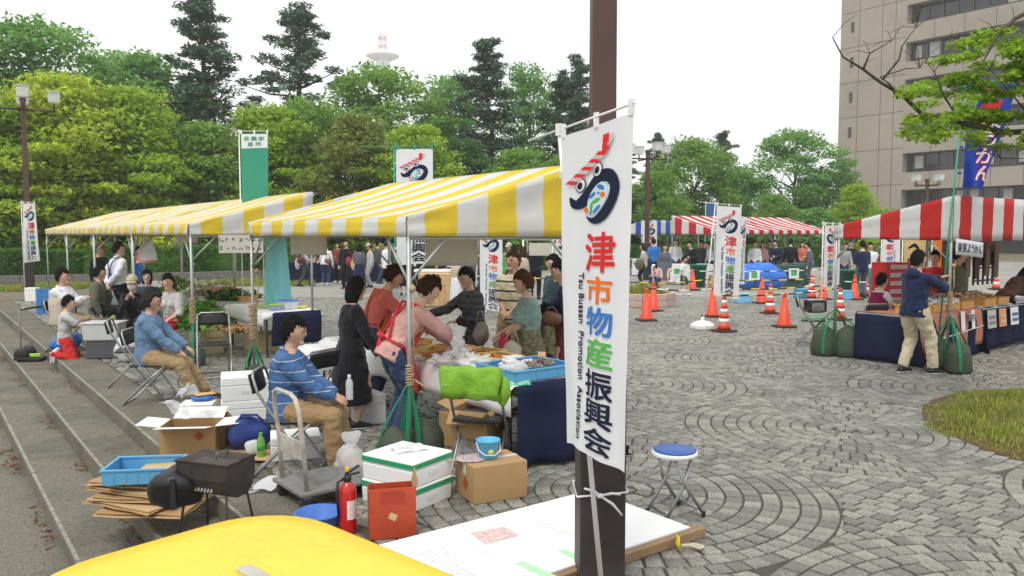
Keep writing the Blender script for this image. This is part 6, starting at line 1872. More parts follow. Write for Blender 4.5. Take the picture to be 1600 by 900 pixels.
# ---- traffic cones, bars and the planter
M_cone = mat('cone_orange_red', (0.72, 0.07, 0.025), 0.45, 0.06, 5)
M_coneb = mat('cone_base_dark', (0.06, 0.03, 0.025), 0.8, 0.2, 9)
M_conew = mat('cone_white_band', (0.78, 0.78, 0.76), 0.4, 0.05)
def make_cone(striped):
    t = thing('traffic_cone', '-', 'traffic cone', (0, 0, 0))
    r = lambda z: 0.135 - 0.105 * z / 0.70
    if striped:
        zs = [0.04, 0.17, 0.26, 0.36, 0.45, 0.54, 0.62, 0.70]
        for i in range(7):
            MB().lathe([(r(zs[i]), zs[i]), (r(zs[i + 1]), zs[i + 1])], 20).build('white_band' if i % 2 else 'cone_body', M_conew if i % 2 else M_cone, t, smooth=True)
    else:
        MB().lathe([(0.15, 0.035), (0.135, 0.06), (r(.62), .62)], 22).build('cone_body', M_cone, t, smooth=True)
    MB().lathe([(r(.62), .619), (.034, .66), (.036, .69), (.028, .71), (0, .715)], 16).build('cone_tip', M_cone, t, smooth=True)
    MB().prism(rrect(0.40, 0.40, 0.06), 0.0, 0.035).build('base_plate', M_coneb, t, bevel=0.004)
    return t
cone_a = make_cone(False); cone_b = make_cone(True)
used = {False: 0, True: 0}
CONE_P = []
for (px, py, stp, lb_) in (
    (1010, 501, False, 'plain orange traffic cone in front of the planter'), (1021, 486, False, 'plain orange cone right behind the cone at the planter'),
    (1131, 518, True, 'striped traffic cone beside the white banner base'), (1113, 495, False, 'plain cone behind the white banner base'),
    (1190, 474, False, 'plain cone right of the narrow white banner'), (1203, 490, True, 'striped cone between two plain cones in the middle of the plaza'),
    (1225, 511, False, 'plain orange cone left of the folding chair with green cloth'), (1082, 453, False, 'plain cone behind the running boy'),
    (1142, 449, False, 'plain cone just right of the banner among the cones'), (1204, 446, False, 'plain cone before the central red tent'),
    (1262, 444, True, 'striped cone in front of the grey dressed stall keeper'), (1268, 467, True, 'striped cone at the end of the lower rope'),
    (1286, 468, False, 'plain cone left of the mirrored white banner'), (1312, 500, True, 'striped cone behind the green sandbags'),
    (1335, 468, False, 'plain cone behind the magenta dressed woman'), (1352, 462, True, 'striped cone right of the plain one behind the magenta dressed woman'),
    (1307, 446, False, 'plain cone far behind the red tent pole'), (763, 469, True, 'striped cone under the near yellow tent behind the plaid shirt woman'), (1556, 452, True, 'striped cone seen inside the sweets stall')):
    src = cone_b if stp else cone_a
    o = src if used[stp] == 0 else copy_tree(src)
    used[stp] += 1
    x, y = G(px, py)
    CONE_P.append((x, y))
    place(o, (x, y, 0), px * 0.37 % 0.5, lb_, 'traffic cones on the plaza')
M_by = mat('bar_yellow', (0.78, 0.58, 0.03), 0.45, 0.05); M_bw = mat('bar_white', (0.78, 0.77, 0.72), 0.45, 0.05); M_bk = mat('bar_black', (0.03, 0.03, 0.03), 0.5)
def barrier(label, p0, p1, z, m, seg=0.24):
    a, b = Vector((*p0, z)), Vector((*p1, z))
    t = thing('barrier_rope', label, 'barrier rope', (p0[0], p0[1], 0), 0, 'striped ropes strung between the cones')
    L = (b - a).length; n = max(2, int(L / seg))
    f = lambda s: a.lerp(b, s) + Vector((0, 0, -0.05 * math.sin(PI * s))) - Vector((p0[0], p0[1], 0))
    for k in range(n):
        MB().path([f(k / n), f((k + .5) / n), f((k + 1) / n)], 0.017, 6).build('rope_segment', m if k % 2 else M_bk, t, smooth=True)
g = lambda a, b: G(a, b)
def at(px, Y):
    return XY(px, Y)
barrier('yellow and black rope from the planter to the white banner', XY(985, 19.8), XY(1098, 20.6), 0.70, M_by)
barrier('yellow and black rope crossing behind the white banner', XY(1098, 20.6), XY(1320, 21.6), 0.72, M_by)
barrier('white and black rope left of the white banner', XY(1010, 17.6), XY(1131, 17.6), 0.70, M_bw)
barrier('yellow and black rope from the striped cone to the red tent', XY(1131, 17.2), XY(1310, 18.6), 0.72, M_by)
barrier('nearest yellow and black rope between the striped cones', XY(1131, 15.2), XY(1312, 17.2), 0.72, M_by)
barrier('white and black rope along the far stalls', XY(1060, 25.5), XY(1300, 26.5), 0.72, M_bw)
barrier('yellow and black rope behind the plaid shirt woman', XY(763, 22.0), XY(900, 22.0), 0.72, M_by)
barrier('rope from the red tent to the right behind the seated woman', XY(1310, 19.5), XY(1420, 20.5), 0.74, M_bw)
px_, py_ = G(1012, 480)
pl = thing('flower_planter', 'pinkish concrete planter with grass behind the orange cones', 'planter', (px_, py_ + 0.7, 0), 0.2)
M_plant = mat('pink_concrete', (0.52, 0.38, 0.33), 0.85, 0.08, 6, 0.2, 40)
for k in range(8):
    a0, a1 = k * PI / 4 + PI / 8, (k + 1) * PI / 4 + PI / 8
    for lv in range(2):
        P = []
        for a, r_ in ((a0, 0.86), (a1, 0.86), (a1, 0.72), (a0, 0.72)):
            P.append((r_ * math.cos(a) * 1.0, r_ * math.sin(a)))
        c = (sum(p[0] for p in P) / 4, sum(p[1] for p in P) / 4)
        P = [(c[0] + (p[0] - c[0]) * 0.985, c[1] + (p[1] - c[1]) * 0.985) for p in P]
        MB().prism(P, 0.002 + lv * 0.17, 0.166 + lv * 0.17).build('planter_block', M_plant, pl, bevel=0.01)
MB().lathe([(0.74, 0.0), (0.74, 0.30), (0, 0.31)], 8).build('soil', MATS['bed_soil'], pl)
gp = grass_patch('grass', 'pale grass growing in the pink planter', px_, py_ + 0.7, 0.70, 1600, 0.30, 15, M_grass)
gp.location = (0, 0, 0.30)
for k, (px, py, cl, lb_) in enumerate(((1253, 459, (0.06, 0.3, 0.62), 'blue weight box hanging on the rope behind the cones'), (1318, 462, (0.15, 0.45, 0.7), 'light blue weight box near the red tent pole'), (1160, 467, (0.2, 0.5, 0.78), 'light blue banner base among the cones'), (994, 424, (0.06, 0.22, 0.5), 'blue cooler box beside the woman in a grey coat'))):
    x, y = G(px, py + 6)
    t = thing('plastic_box', lb_, 'box', (x, y, 0), 0.2)
    MB().box((0, 0, 0.12), (0.42, 0.30, 0.24), taper=0.95).build('tub', mat('bluebox_%d' % k, cl, 0.4, 0.06), t, bevel=0.02)
    MB().box((0, 0, 0.25), (0.42, 0.30, 0.03)).build('lid', mat('bluelid_%d' % k, tuple(min(1, c * 1.2) for c in cl), 0.4), t, bevel=0.008)

# ---- sweets stall under the red tent
RU, RV = 5.62, 11.42
table('front table of the red sweets stall', RU, RU + 0.9, RV, RV + 2.1, 0.72)
table('second table of the red sweets stall at the picture edge', RU + 0.06, RU + 0.96, RV + 2.2, RV + 4.6, 0.72)
cloth('navy cloth to the ground on the first sweets table', RU, RU + 0.92, RV, RV + 2.1, 0.72, (0.70, 0.0, 0.70, 0.0), M_navyc, 21, wave=0.02)
cloth('navy cloth to the ground on the second sweets table', RU + 0.06, RU + 0.98, RV + 2.2, RV + 4.6, 0.72, (0.70, 0.0, 0.66, 0.0), M_navyc, 22, wave=0.02)
M_brick = mat('salmon_brown_cloth', (0.42, 0.17, 0.11), 0.85, 0.1, 6, 0.15, 12)
cloth('salmon brown cloth over the front of the first sweets table', RU - 0.012, RU + 0.9, RV + 0.02, RV + 2.0, 0.727, (0.10, 0.0, 0.56, 0.0), M_brick, 23, wave=0.02)
cloth('white cloth on the second sweets table', RU + 0.05, RU + 0.98, RV + 2.2, RV + 4.6, 0.727, (0.03, 0.0, 0.04, 0.0), M_whitec, 24)
M_sw = mat('beige_sweets', (0.50, 0.33, 0.17), 0.7, 0.3, 20, island=0.4)
M_sw2 = mat('purplish_sweets', (0.33, 0.22, 0.20), 0.7, 0.3, 20, island=0.4)
def heap(label, u, v, rx, ry, h, n, m, size, seed, z=0.735):
    vv, q = pile_np(n, rx, ry, h, size, seed, 2.2)
    o = put('sweets_heap', fast_mesh('sweets_heap', vv, q), m)
    o.location = (*UV(u, v)[:2], z); o.rotation_euler = (0, 0, RZ_V); o['kind'] = 'stuff'
    return tag(o, label, 'sweets')
for k, (v, lb_) in enumerate(((0.35, 'orange wooden tray at the left end of the sweets table'), (0.78, 'second orange wooden tray of the sweets stall behind the man'), (1.25, 'wooden tray beside the heap of sweets'), (1.7, 'wooden tray at the right of the first sweets table'), (2.5, 'wooden tray at the start of the second sweets table'), (3.0, 'wooden tray of packets on the second sweets table'))):
    t = crate(lb_, UV(RU + 0.22, RV + v)[:2], RZ_V, (0.40, 0.34, 0.11), M_tray, z=0.735, name='wooden_tray', ribs=False, group='wooden trays of the sweets stall')
heap('heap of beige wrapped sweets on the first sweets table', RU + 0.5, RV + 0.95, 0.30, 0.3, 0.14, 120, M_sw, 0.05, 1, 0.78)
heap('heap of purplish wrapped sweets in the middle of the sweets stall', RU + 0.52, RV + 1.6, 0.4, 0.3, 0.18, 160, M_sw2, 0.05, 2, 0.78)
heap('long heap of beige packets on the second sweets table', RU + 0.5, RV + 2.9, 0.7, 0.3, 0.15, 240, M_sw, 0.055, 3, 0.78)
heap('row of white wrapped bars along the front of the sweets stall', RU + 0.2, RV + 1.15, 0.5, 0.14, 0.03, 40, mat('white_wrapped', (0.68, 0.69, 0.66), 0.5, 0.1, 9, island=0.2), 0.06, 4, 0.85)
for k in range(10):
    crate('red plastic tray number %s from the ground in the red stack' % ('one', 'two', 'three', 'four', 'five', 'six', 'seven', 'eight', 'nine', 'ten')[k], XY(1394, 13.9), 0.25, (0.50, 0.36, 0.135), mat('red_plastic', (0.58, 0.02, 0.025), 0.4, 0.05), z=0.14 * k, name='red_tray', group='stack of red plastic trays')
for o in [c for c in COL.objects if c.name.startswith('red_tray')]:
    MB().box((0, -0.195, 0.07), (0.34, 0.012, 0.075)).build('front_window', mat('milky_window', (0.62, 0.52, 0.50), 0.4), o)
sgn = thing('cloth_sign', 'white cloth sign with navy characters hung on the red tent', 'sign', (0, 0, 0))
p0 = Vector((*UV(*[a for a in (uv_of(*N_R)[0] - 0.03, uv_of(*N_R)[1] + 0.05)])[:2], 1.83)); p1 = Vector((*UV(uv_of(*N_R)[0] - 0.03, uv_of(*N_R)[1] + 0.92)[:2], 1.80))
sgn.location = p0
dv = (p1 - p0)
hh = 0.22
MB().grid(lambda i, j: tuple(dv * i + Vector((0.012 * math.sin(5 * i), 0, -hh * j - 0.03 * i))), 12, 4).build('sheet', M_flagcloth, sgn, smooth=True, solid=0.003)
nn = Vector((dv.y, -dv.x, 0)).normalized()
sh_ = sgn.children[0]
for k, ch in enumerate('東屋ようかん'):
    vs, fs = text_fit(ch, (0.05 + k * 0.153, 0.22, 0.05 + k * 0.153 + 0.135, 0.80), False, 0.03)
    MB().add([tuple(dv * p[0] + Vector((0.012 * math.sin(5 * p[0]), 0, -hh * p[1] - 0.03 * p[0])) + nn * (0.006 + (p[2] if len(p) > 2 else 0))) for p in vs], fs).build('character', INK['blue'] if False else INK['navy'], sh_)
for k, (v, w, m, lb_) in enumerate(((2.35, 0.30, M_paper, 'cream paper notice on the navy cloth of the sweets stall'), (2.75, 0.26, mat('orange_paper', (0.72, 0.30, 0.12), 0.8), 'orange paper notice on the navy cloth of the sweets stall'), (3.2, 0.3, mat('white_paper', (0.75, 0.76, 0.76), 0.8), 'white paper notice at the right end of the sweets stall'), (1.28, 0.12, MATS['white_paper'], 'narrow white paper strip on the salmon cloth'), (1.62, 0.10, MATS['white_paper'], 'second narrow white paper strip on the salmon cloth'))):
    t = thing('paper_notice', lb_, 'notice', (*UV(RU - 0.075 - (0.0 if k > 2 else -0.03), RV + v)[:2], 0.40 if k < 3 else 0.44), RZ_V, 'paper notices of the sweets stall')
    sh_ = MB().box((0, 0, 0.14), (w, 0.006, 0.29), m=Matrix.Rotation(-0.08, 4, 'X')).build('sheet', m, t)
    if k < 3:
        for q in range(2):
            MB().box((0, -0.012 - 0.006 * q, 0.17 - 0.09 * q), (w * .7, 0.004, 0.05)).build('print_line', mat('print_blur_%d' % k, ((0.25, 0.22, 0.24), (0.75, 0.5, 0.35), (0.1, 0.15, 0.4))[k], 0.8, 0.4, 60), sh_)
for k, v in enumerate((0.88, 1.5)):
    t = thing('paper_cup', ('white paper cup clipped on the salmon cloth behind the strap', 'white paper cup between the two paper strips')[k], 'cup', (*UV(RU - 0.10, RV + v)[:2], 0.57))
    MB().lathe([(0, 0), (0.035, 0), (0.047, 0.11), (0.05, 0.11), (0.044, 0.105), (0.033, 0.006), (0, 0.006)], 16).build('cup', MATS['white_paper'], t, smooth=True)
lr = thing('string', 'white string tied along the sweets table front', 'string', (*UV(RU - 0.09, RV)[:2], 0), RZ_V)
MB().path([(-0.1, 0.1, .34), (0.4, 0, .36), (1.0, -0.02, .40), (1.95, 0, .47)], 0.006, 6).build('cord', M_rib, lr, smooth=True)
# wooden screen and lattice behind the sweets
M_screen = mat('brown_screen', (0.24, 0.165, 0.12), 0.8, 0.12, 5, 0.15, 20)
scn = thing('wooden_screen', 'brown wooden screen with lattice behind the sweets stall', 'screen', (*UV(RU + 1.15, RV + 3.7)[:2], 0), RZ_V)
MB().box((0, 0, 0.95), (1.0, 0.04, 1.9)).build('panel', M_screen, scn, bevel=0.004)
MB().box((1.15, 0, 1.55), (0.9, 0.04, 0.5)).build('upper_panel', M_screen, scn, bevel=0.004)
M_dkw = mat('dark_lattice_wood', (0.05, 0.035, 0.03), 0.7, 0.2, 9)
for k in range(5):
    MB().box((0.66 + k * 0.2, -0.03, 1.25), (0.03, 0.03, 0.62)).build('lattice_bar', M_dkw, scn)
for k in range(3):
    MB().box((1.06, -0.05, 1.02 + k * 0.24), (0.9, 0.02, 0.03)).build('lattice_rail', M_dkw, scn)
for k, x in enumerate((0.28, 0.62, 1.05, 1.42)):
    MB().box((x, -0.09 - .005 * k, 1.42 - 0.05 * (k % 2)), (0.17, 0.03, 0.62)).build('hanging_board', (M_screen, M_dkw)[k % 2] if k < 2 else M_screen, scn, bevel=0.004)
folding_chair('folding chair with green cloth and a black cool bag left of the red tent', G(1268, 540), -0.35)
folding_chair('black backed folding chair at the corner of the sweets stall', G(1352, 556), 1.75)
cbg = thing('cool_bag', 'black and silver cool bag on the chair left of the red tent', 'bag', (*G(1272, 539), 0.57), 0.1)
MB().box((0, 0, 0.10), (0.32, 0.24, 0.20)).build('bag_body', mat('cool_bag_black', (0.02, 0.022, 0.024), 0.3, 0.2, 6, 0.3, 10, spec=0.6), cbg, bevel=0.03)
MB().box((0, -0.118, 0.09), (0.22, 0.012, 0.15)).build('silver_panel', mat('silver_foil', (0.6, 0.62, 0.63), 0.25, 0.2, 9, 0.6, 14, metal=0.8), cbg, bevel=0.01)
MB().box((0, 0, 0.205), (0.30, 0.22, 0.02)).build('lid', MATS['silver_foil'], cbg, bevel=0.008)
ct = thing('clear_container', 'clear plastic container under the cool bag on the chair', 'container', (*G(1272, 539), 0.46), 0.1)
MB().box((0, 0, 0.05), (0.30, 0.22, 0.10), taper=1.05).build('tub', mat('container_milky', (0.50, 0.58, 0.52), 0.3), ct, bevel=0.01)
gc = thing('green_cloth', 'light green cloth spread over the chair seat under the container', 'cloth', (*G(1272, 539), 0.452), -0.3)
MB().grid(ruffle(lambda i, j: ((i - .5) * 0.5, (j - .5) * 0.46, -0.02 * abs(i - .5) * 8 * abs(i - .5)), 0.03, 8, 3), 12, 12).build('sheet', mat('mint_green_cloth', (0.10, 0.42, 0.20), 0.7, 0.12, 8), gc, smooth=True, solid=0.006)

# ---- stalls farther off
def simple_stall(label, clabel, px0, px1, Y, m, zt=0.75, depth=0.7, group='distant stall tables'):
    (x0, y0), (x1, y1) = XY(px0, Y), XY(px1, Y)
    t = thing('stall_table', label, 'table', ((x0 + x1) / 2, Y, 0), 0.05, group)
    L = x1 - x0
    MB().box((0, 0, zt - 0.015), (L, depth, 0.03)).build('table_top', MATS['table_laminate'], t)
    for sx in (-1, 1):
        for sy in (-1, 1):
            MB().tube((sx * (L / 2 - .06), sy * (depth / 2 - .06), 0), (sx * (L / 2 - .06), sy * (depth / 2 - .06), zt - .02), 0.016, n=6).build('leg', M_steel, t)
    o = MB().grid(lambda i, j: ((i - .5) * L, -depth / 2 - 0.02 + 0.015 * math.sin(i * 40), 0.03 + (zt - 0.02) * j) if j < 0.66 else ((i - .5) * L, -depth / 2 - .02 + (depth + .02) * (j - .6667) * 3, zt + 0.006), 30, 3).build('tablecloth', m, smooth=False)
    o.location = t.location; o.rotation_euler = t.rotation_euler
    tag(o, clabel, 'tablecloth', 'cloths of the distant stalls')
    return t
simple_stall('distant stall table under the navy cloth behind the walkers', 'navy cloth to the ground on the distant stall behind the walkers', 452, 598, 31.5, M_navyc)
simple_stall('wooden counter table behind the apron woman', 'cream cloth on the counter behind the apron woman', 655, 706, 21.0, mat('plywood_pale', (0.60, 0.40, 0.20), 0.7), 0.85)
simple_stall('left table of the central red tent', 'white cloth on the left table of the central red tent', 1040, 1112, 30.2, M_whitec)
simple_stall('right table of the central red tent', 'white and black cloth on the right table of the central red tent', 1196, 1262, 29.0, mat('dark_green_cloth', (0.04, 0.09, 0.07), 0.8))
simple_stall('table behind the mirrored banner beyond the red tent', 'green cloth on the table beyond the red tent', 1312, 1390, 25.5, mat('teal_cloth', (0.03, 0.20, 0.16), 0.8))
simple_stall('far table of the blue striped tent', 'white cloth on the far table of the blue striped tent', 985, 1040, 36.5, M_whitec)
bt = thing('tarpaulin', 'crumpled bright blue tarpaulin under the central red tent', 'tarpaulin', (*XY(1182, 27.6), 0), 0.1)
blob((0, 0, 0.35), (1.05, 0.45, 0.55), 0.16, 3, 5, 26, 14, flat=-0.33).build('sheet', mat('tarp_blue', (0.03, 0.16, 0.60), 0.4, 0.12, 3, 0.4, 4), bt, smooth=True)
veg('red and orange goods on the distant navy table', XY(545, 31.5), 0.78, 160, 0.35, 0.16, 12, mat('red_goods', (0.5, 0.12, 0.05), 0.6, 0.5, 9, island=0.6))
veg('colourful goods on the distant navy table at the left', XY(500, 31.5), 0.78, 160, 0.4, 0.14, 13, mat('mixed_goods', (0.5, 0.4, 0.25), 0.6, 0.5, 9, island=0.6))
carton('brown carton by the blue tarpaulin under the central tent', XY(1128, 27.2), 0.1, (0.8, 0.5, 0.5), M_carton2)
for k, (px, Y, lb_) in enumerate(((1058, 29.8, 'white sign sheet on the left table of the central tent'), (1242, 28.55, 'white sign sheet with a green mark on the right table'), (1180, 27.0, 'white sign sheet before the blue tarpaulin'))):
    t = thing('paper_notice', lb_, 'notice', (*XY(px, Y), 0.3), 0, 'paper notices of the distant stalls')
    MB().box((0, 0, 0.18), (0.36, 0.01, 0.36)).build('sheet', MATS['white_paper'], t)
    MB().box((0, -0.008, 0.2), (0.2, 0.004, 0.2)).build('print_mark', mat('green_mark', (0.1, 0.35, 0.15), 0.8, 0.4, 30), t)
for k, (px, Y, lb_) in enumerate(((1252, 29.6, 'green plastic tub in front of the grey dressed stall keeper'), (1328, 24.6, 'green plastic tub beyond the red tent'), (1092, 28.6, 'green waste tub beside the plain cone'))):
    t = thing('plastic_tub', lb_, 'tub', (*XY(px, Y), 0), 0.2 * k)
    MB().lathe([(0, 0), (.24, 0), (.3, .75), (.33, .75), (.33, .8), (.29, .8), (.22, .04), (0, .04)], 14).build('tub', mat('dark_green_plastic', (0.02, 0.15, 0.09), 0.4), t, smooth=True)
wc = thing('white_rack', 'white pipe frame with a paper sign under the near yellow tent', 'rack', (*XY(845, 20.5), 0), 0.0)
for sx in (-1, 1):
    MB().tube((sx * .45, 0, 0), (sx * .45, 0, 1.75), 0.022, n=8).build('post', M_bw, wc, smooth=True)
MB().tube((-.45, 0, 1.75), (.45, 0, 1.75), 0.022, n=8).build('top_bar', M_bw, wc, smooth=True)
MB().box((0.05, -0.03, 1.50), (0.7, 0.01, 0.32)).build('sign_sheet', M_paper, wc)
scr = thing('poster_board', 'white display panel with a blue oval behind the apron woman', 'panel', (*XY(680, 22), 0.9), 0.05)
MB().box((0, 0, 0.3), (1.1, 0.03, 0.66)).build('board', MATS['white_paper'], scr)
MB().lathe([(0.0, -.004), (.14, -.004), (.14, .004), (0, .004)], 18).build('blue_oval', mat('oval_blue', (0.02, 0.06, 0.4), 0.6), scr).location = (0.14, -0.025, 0.33)
scr.children[-1].rotation_euler = (PI / 2, 0, 0); scr.children[-1].scale = (1, 1.9, 1)
# ---- overhanging branch of the tree in the grass bed
def near_tree():
    rr = random.Random(77); rs = np.random.RandomState(77)
    t = thing('overhanging_tree', 'tree at the right edge whose leafy branch hangs into the picture', 'tree', (7.4, 8.3, 0), 0)
    L = lambda px, py, Y: Vector((XY(px, Y)[0] - 7.4, Y - 8.3, ZH(py, Y)))
    tr = MB()
    tr.path([(0, 0, -0.05), (0.05, 0, 1.2), (-0.05, 0.05, 2.4), (0.1, 0.1, 3.6), (0.2, 0.0, 5.0)], [0.16, 0.13, 0.11, 0.08, 0.04], 10)
    tr.build('trunk', M_bark, t, smooth=True)
    br = [[L(1780, 250, 8.3), L(1620, 205, 8.3), L(1560, 205, 8.2), L(1500, 195, 8.1), L(1440, 176, 8.0), L(1400, 150, 7.9), L(1368, 125, 7.9), L(1338, 105, 7.85), L(1310, 88, 7.8), L(1292, 60, 7.8)],
          [L(1368, 125, 7.9), L(1395, 92, 7.9), L(1400, 70, 7.85), L(1420, 40, 7.8)], [L(1338, 105, 7.85), L(1355, 80, 7.8), L(1385, 66, 7.8)],
          [L(1400, 150, 7.9), L(1380, 130, 7.85), L(1370, 118, 7.8), L(1405, 110, 7.8), L(1430, 105, 7.8)], [L(1700, 60, 8.3), L(1600, 10, 8.2), L(1570, 30, 8.1), L(1548, 55, 8.0), L(1520, 100, 7.9)],
          [L(1560, 205, 8.2), L(1530, 235, 8.1), L(1560, 245, 8.1), L(1640, 250, 8.2)], [L(1500, 195, 8.1), L(1470, 150, 8.0), L(1450, 110, 7.9), L(1470, 80, 7.9)], [L(1620, 205, 8.3), L(1580, 150, 8.2), L(1540, 110, 8.1)]]
    for k, b in enumerate(br):
        n = len(b)
        r0 = 0.034 if k in (0, 4) else 0.010
        b2 = [p + Vector((rr.uniform(-.02, .02), rr.uniform(-.03, .03), rr.uniform(-.02, .02))) for p in b]
        MB().path(b2, [r0 * (1 - 0.9 * i / (n - 1)) + 0.002 for i in range(n)], 7).build('limb', M_bark, t, smooth=True)
        for q in range(5 if k in (1, 2, 3) else 3):
            p = b2[rr.randint(n // 2, n - 1)]
            d = Vector((rr.uniform(-1, .6), rr.uniform(-.5, .5), rr.uniform(-.2, 1))).normalized() * rr.uniform(.12, .3)
            MB().path([p, p + d * .5 + Vector((0, 0, .03)), p + d], [.004, .003, .0015], 5).build('twig', M_bark, t)
    cen = []; rad = []; cnt = []
    for px, py, wx, wz, n in ((1530, 90, 70, 30, 1500), (1580, 120, 50, 40, 1500), (1490, 130, 60, 30, 1300), (1550, 160, 70, 30, 1500), (1460, 165, 45, 22, 800), (1590, 170, 40, 30, 1100), (1500, 185, 60, 22, 1000), (1440, 195, 32, 22, 500), (1480, 215, 50, 16, 600), (1560, 215, 40, 16, 500), (1505, 75, 40, 20, 700), (1560, 65, 40, 16, 600), (1425, 145, 22, 10, 200), (1590, 90, 40, 30, 900), (1650, 130, 60, 60, 1500), (1640, 200, 60, 40, 900)):
        Y = 8.0 + rr.uniform(-.35, .45)
        s = Y / F_PX
        for q in range(7):
            cen.append(L(px + rr.uniform(-1, 1) * wx, py + rr.uniform(-1, 1) * wz, Y + rr.uniform(-.3, .3)))
            rad.append((wx * s * rr.uniform(.3, .5), 0.16, 0.05)); cnt.append(int(n * 0.075))
    v, q = leaves_np(rs, [tuple(c) for c in cen], rad, cnt, 0.062, 0.8)
    put('crown', fast_mesh('crown', v, q), leaf_mat('leaf_near_lime', (0.27, 0.42, 0.04)), t)
near_tree()
tf = thing('grass_tuft', 'small tuft of grass growing between the paving stones', 'grass', (*G(1191, 620), 0))
rs = np.random.RandomState(4)
for k in range(9):
    a = rs.rand() * 6.28; h = 0.05 + 0.05 * rs.rand()
    MB().add([(0.004, 0, 0), (-0.004, 0.002, 0), (0.03 * math.cos(a), 0.03 * math.sin(a), h)], [(0, 1, 2)]).build('blade', M_grass, tf)
# ================================================================== people
REMESH = []
_tex = bpy.data.textures.new('cloth_folds', 'CLOUDS'); _tex.noise_scale = 0.075; _tex.noise_depth = 2
_tex2 = bpy.data.textures.new('hair_locks', 'CLOUDS'); _tex2.noise_scale = 0.035; _tex2.noise_depth = 2
def fuse(name, mb, m, parent, voxel, smooth=3, fold=0.0, tex=None):
    """weld overlapping closed shapes into one continuous skin"""
    o = mb.build(name, m, parent)
    md = o.modifiers.new('r', 'REMESH'); md.mode = 'VOXEL'; md.voxel_size = voxel; md.use_smooth_shade = True
    ms = o.modifiers.new('s', 'SMOOTH'); ms.factor = 0.5; ms.iterations = smooth
    if fold:
        dp = o.modifiers.new('d', 'DISPLACE'); dp.texture = tex or _tex; dp.strength = fold; dp.mid_level = 0.36; dp.texture_coords = 'LOCAL'
    REMESH.append(o)
    return o
def ik(a, b, l1, l2, hint):
    a, b, hint = Vector(a), Vector(b), Vector(hint)
    d = b - a
    L = min(max(d.length, abs(l1 - l2) + 0.01), l1 + l2 - 0.002)
    d.normalize()
    b = a + d * L
    x = (l1 * l1 - l2 * l2 + L * L) / (2 * L)
    h = math.sqrt(max(0, l1 * l1 - x * x))
    n = hint - d * hint.dot(d)
    n = n.normalized() if n.length > 1e-5 else d.orthogonal().normalized()
    return a + d * x + n * h, b
def rings(mb, rr, n=14):
    """loft of ellipses: (centre, side vector, front vector)"""
    vs = []; fs = []
    for c, sx, fx in rr:
        for j in range(n):
            a = 2 * PI * j / n
            vs.append(Vector(c) + Vector(sx) * math.cos(a) + Vector(fx) * math.sin(a))
    k = len(rr)
    for i in range(k - 1):
        for j in range(n):
            fs.append((i * n + j, i * n + (j + 1) % n, (i + 1) * n + (j + 1) % n, (i + 1) * n + j))
    fs.append(tuple(range(n - 1, -1, -1))); fs.append(tuple((k - 1) * n + j for j in range(n)))
    mb.add(vs, fs)
def capsule(mb, pts, rad, n=10):
    mb.path(pts, rad, n)
    mb.ball(pts[0], rad[0], n, 6); mb.ball(pts[-1], rad[-1], n, 6)
def skin(name, c):
    return mat('skin_' + name, c, 0.55, 0.06, 12, spec=0.3)
SKIN = [skin('light', (0.64, 0.42, 0.32)), skin('tan', (0.54, 0.325, 0.225)), skin('warm', (0.60, 0.375, 0.275))]
def fab(name, c, fold=0.35):
    return mat('fabric_' + name, c, 0.85, 0.12, 7, 0.7, 16, sheen=0.15, spec=0.12)
HAIR = {'black': mat('hair_black', (0.012, 0.011, 0.011), 0.75, 0.3, 30, 0.8, 90, spec=0.12), 'brown': mat('hair_brown', (0.045, 0.024, 0.015), 0.75, 0.3, 30, 0.8, 90, spec=0.12),
        'grey': mat('hair_grey', (0.035, 0.032, 0.03), 0.75, 0.3, 30, 0.8, 90, spec=0.12), 'reddish': mat('hair_reddish', (0.075, 0.035, 0.02), 0.75, 0.3, 30, 0.8, 90, spec=0.12)}
M_eye = mat('eye_dark', (0.02, 0.015, 0.012), 0.3); M_lip = mat('lips', (0.36, 0.13, 0.11), 0.5)
SHOE = {'black': mat('shoe_black', (0.015, 0.015, 0.017), 0.5), 'white': mat('shoe_white', (0.6, 0.6, 0.6), 0.5), 'brown': mat('shoe_brown', (0.08, 0.045, 0.03), 0.5)}
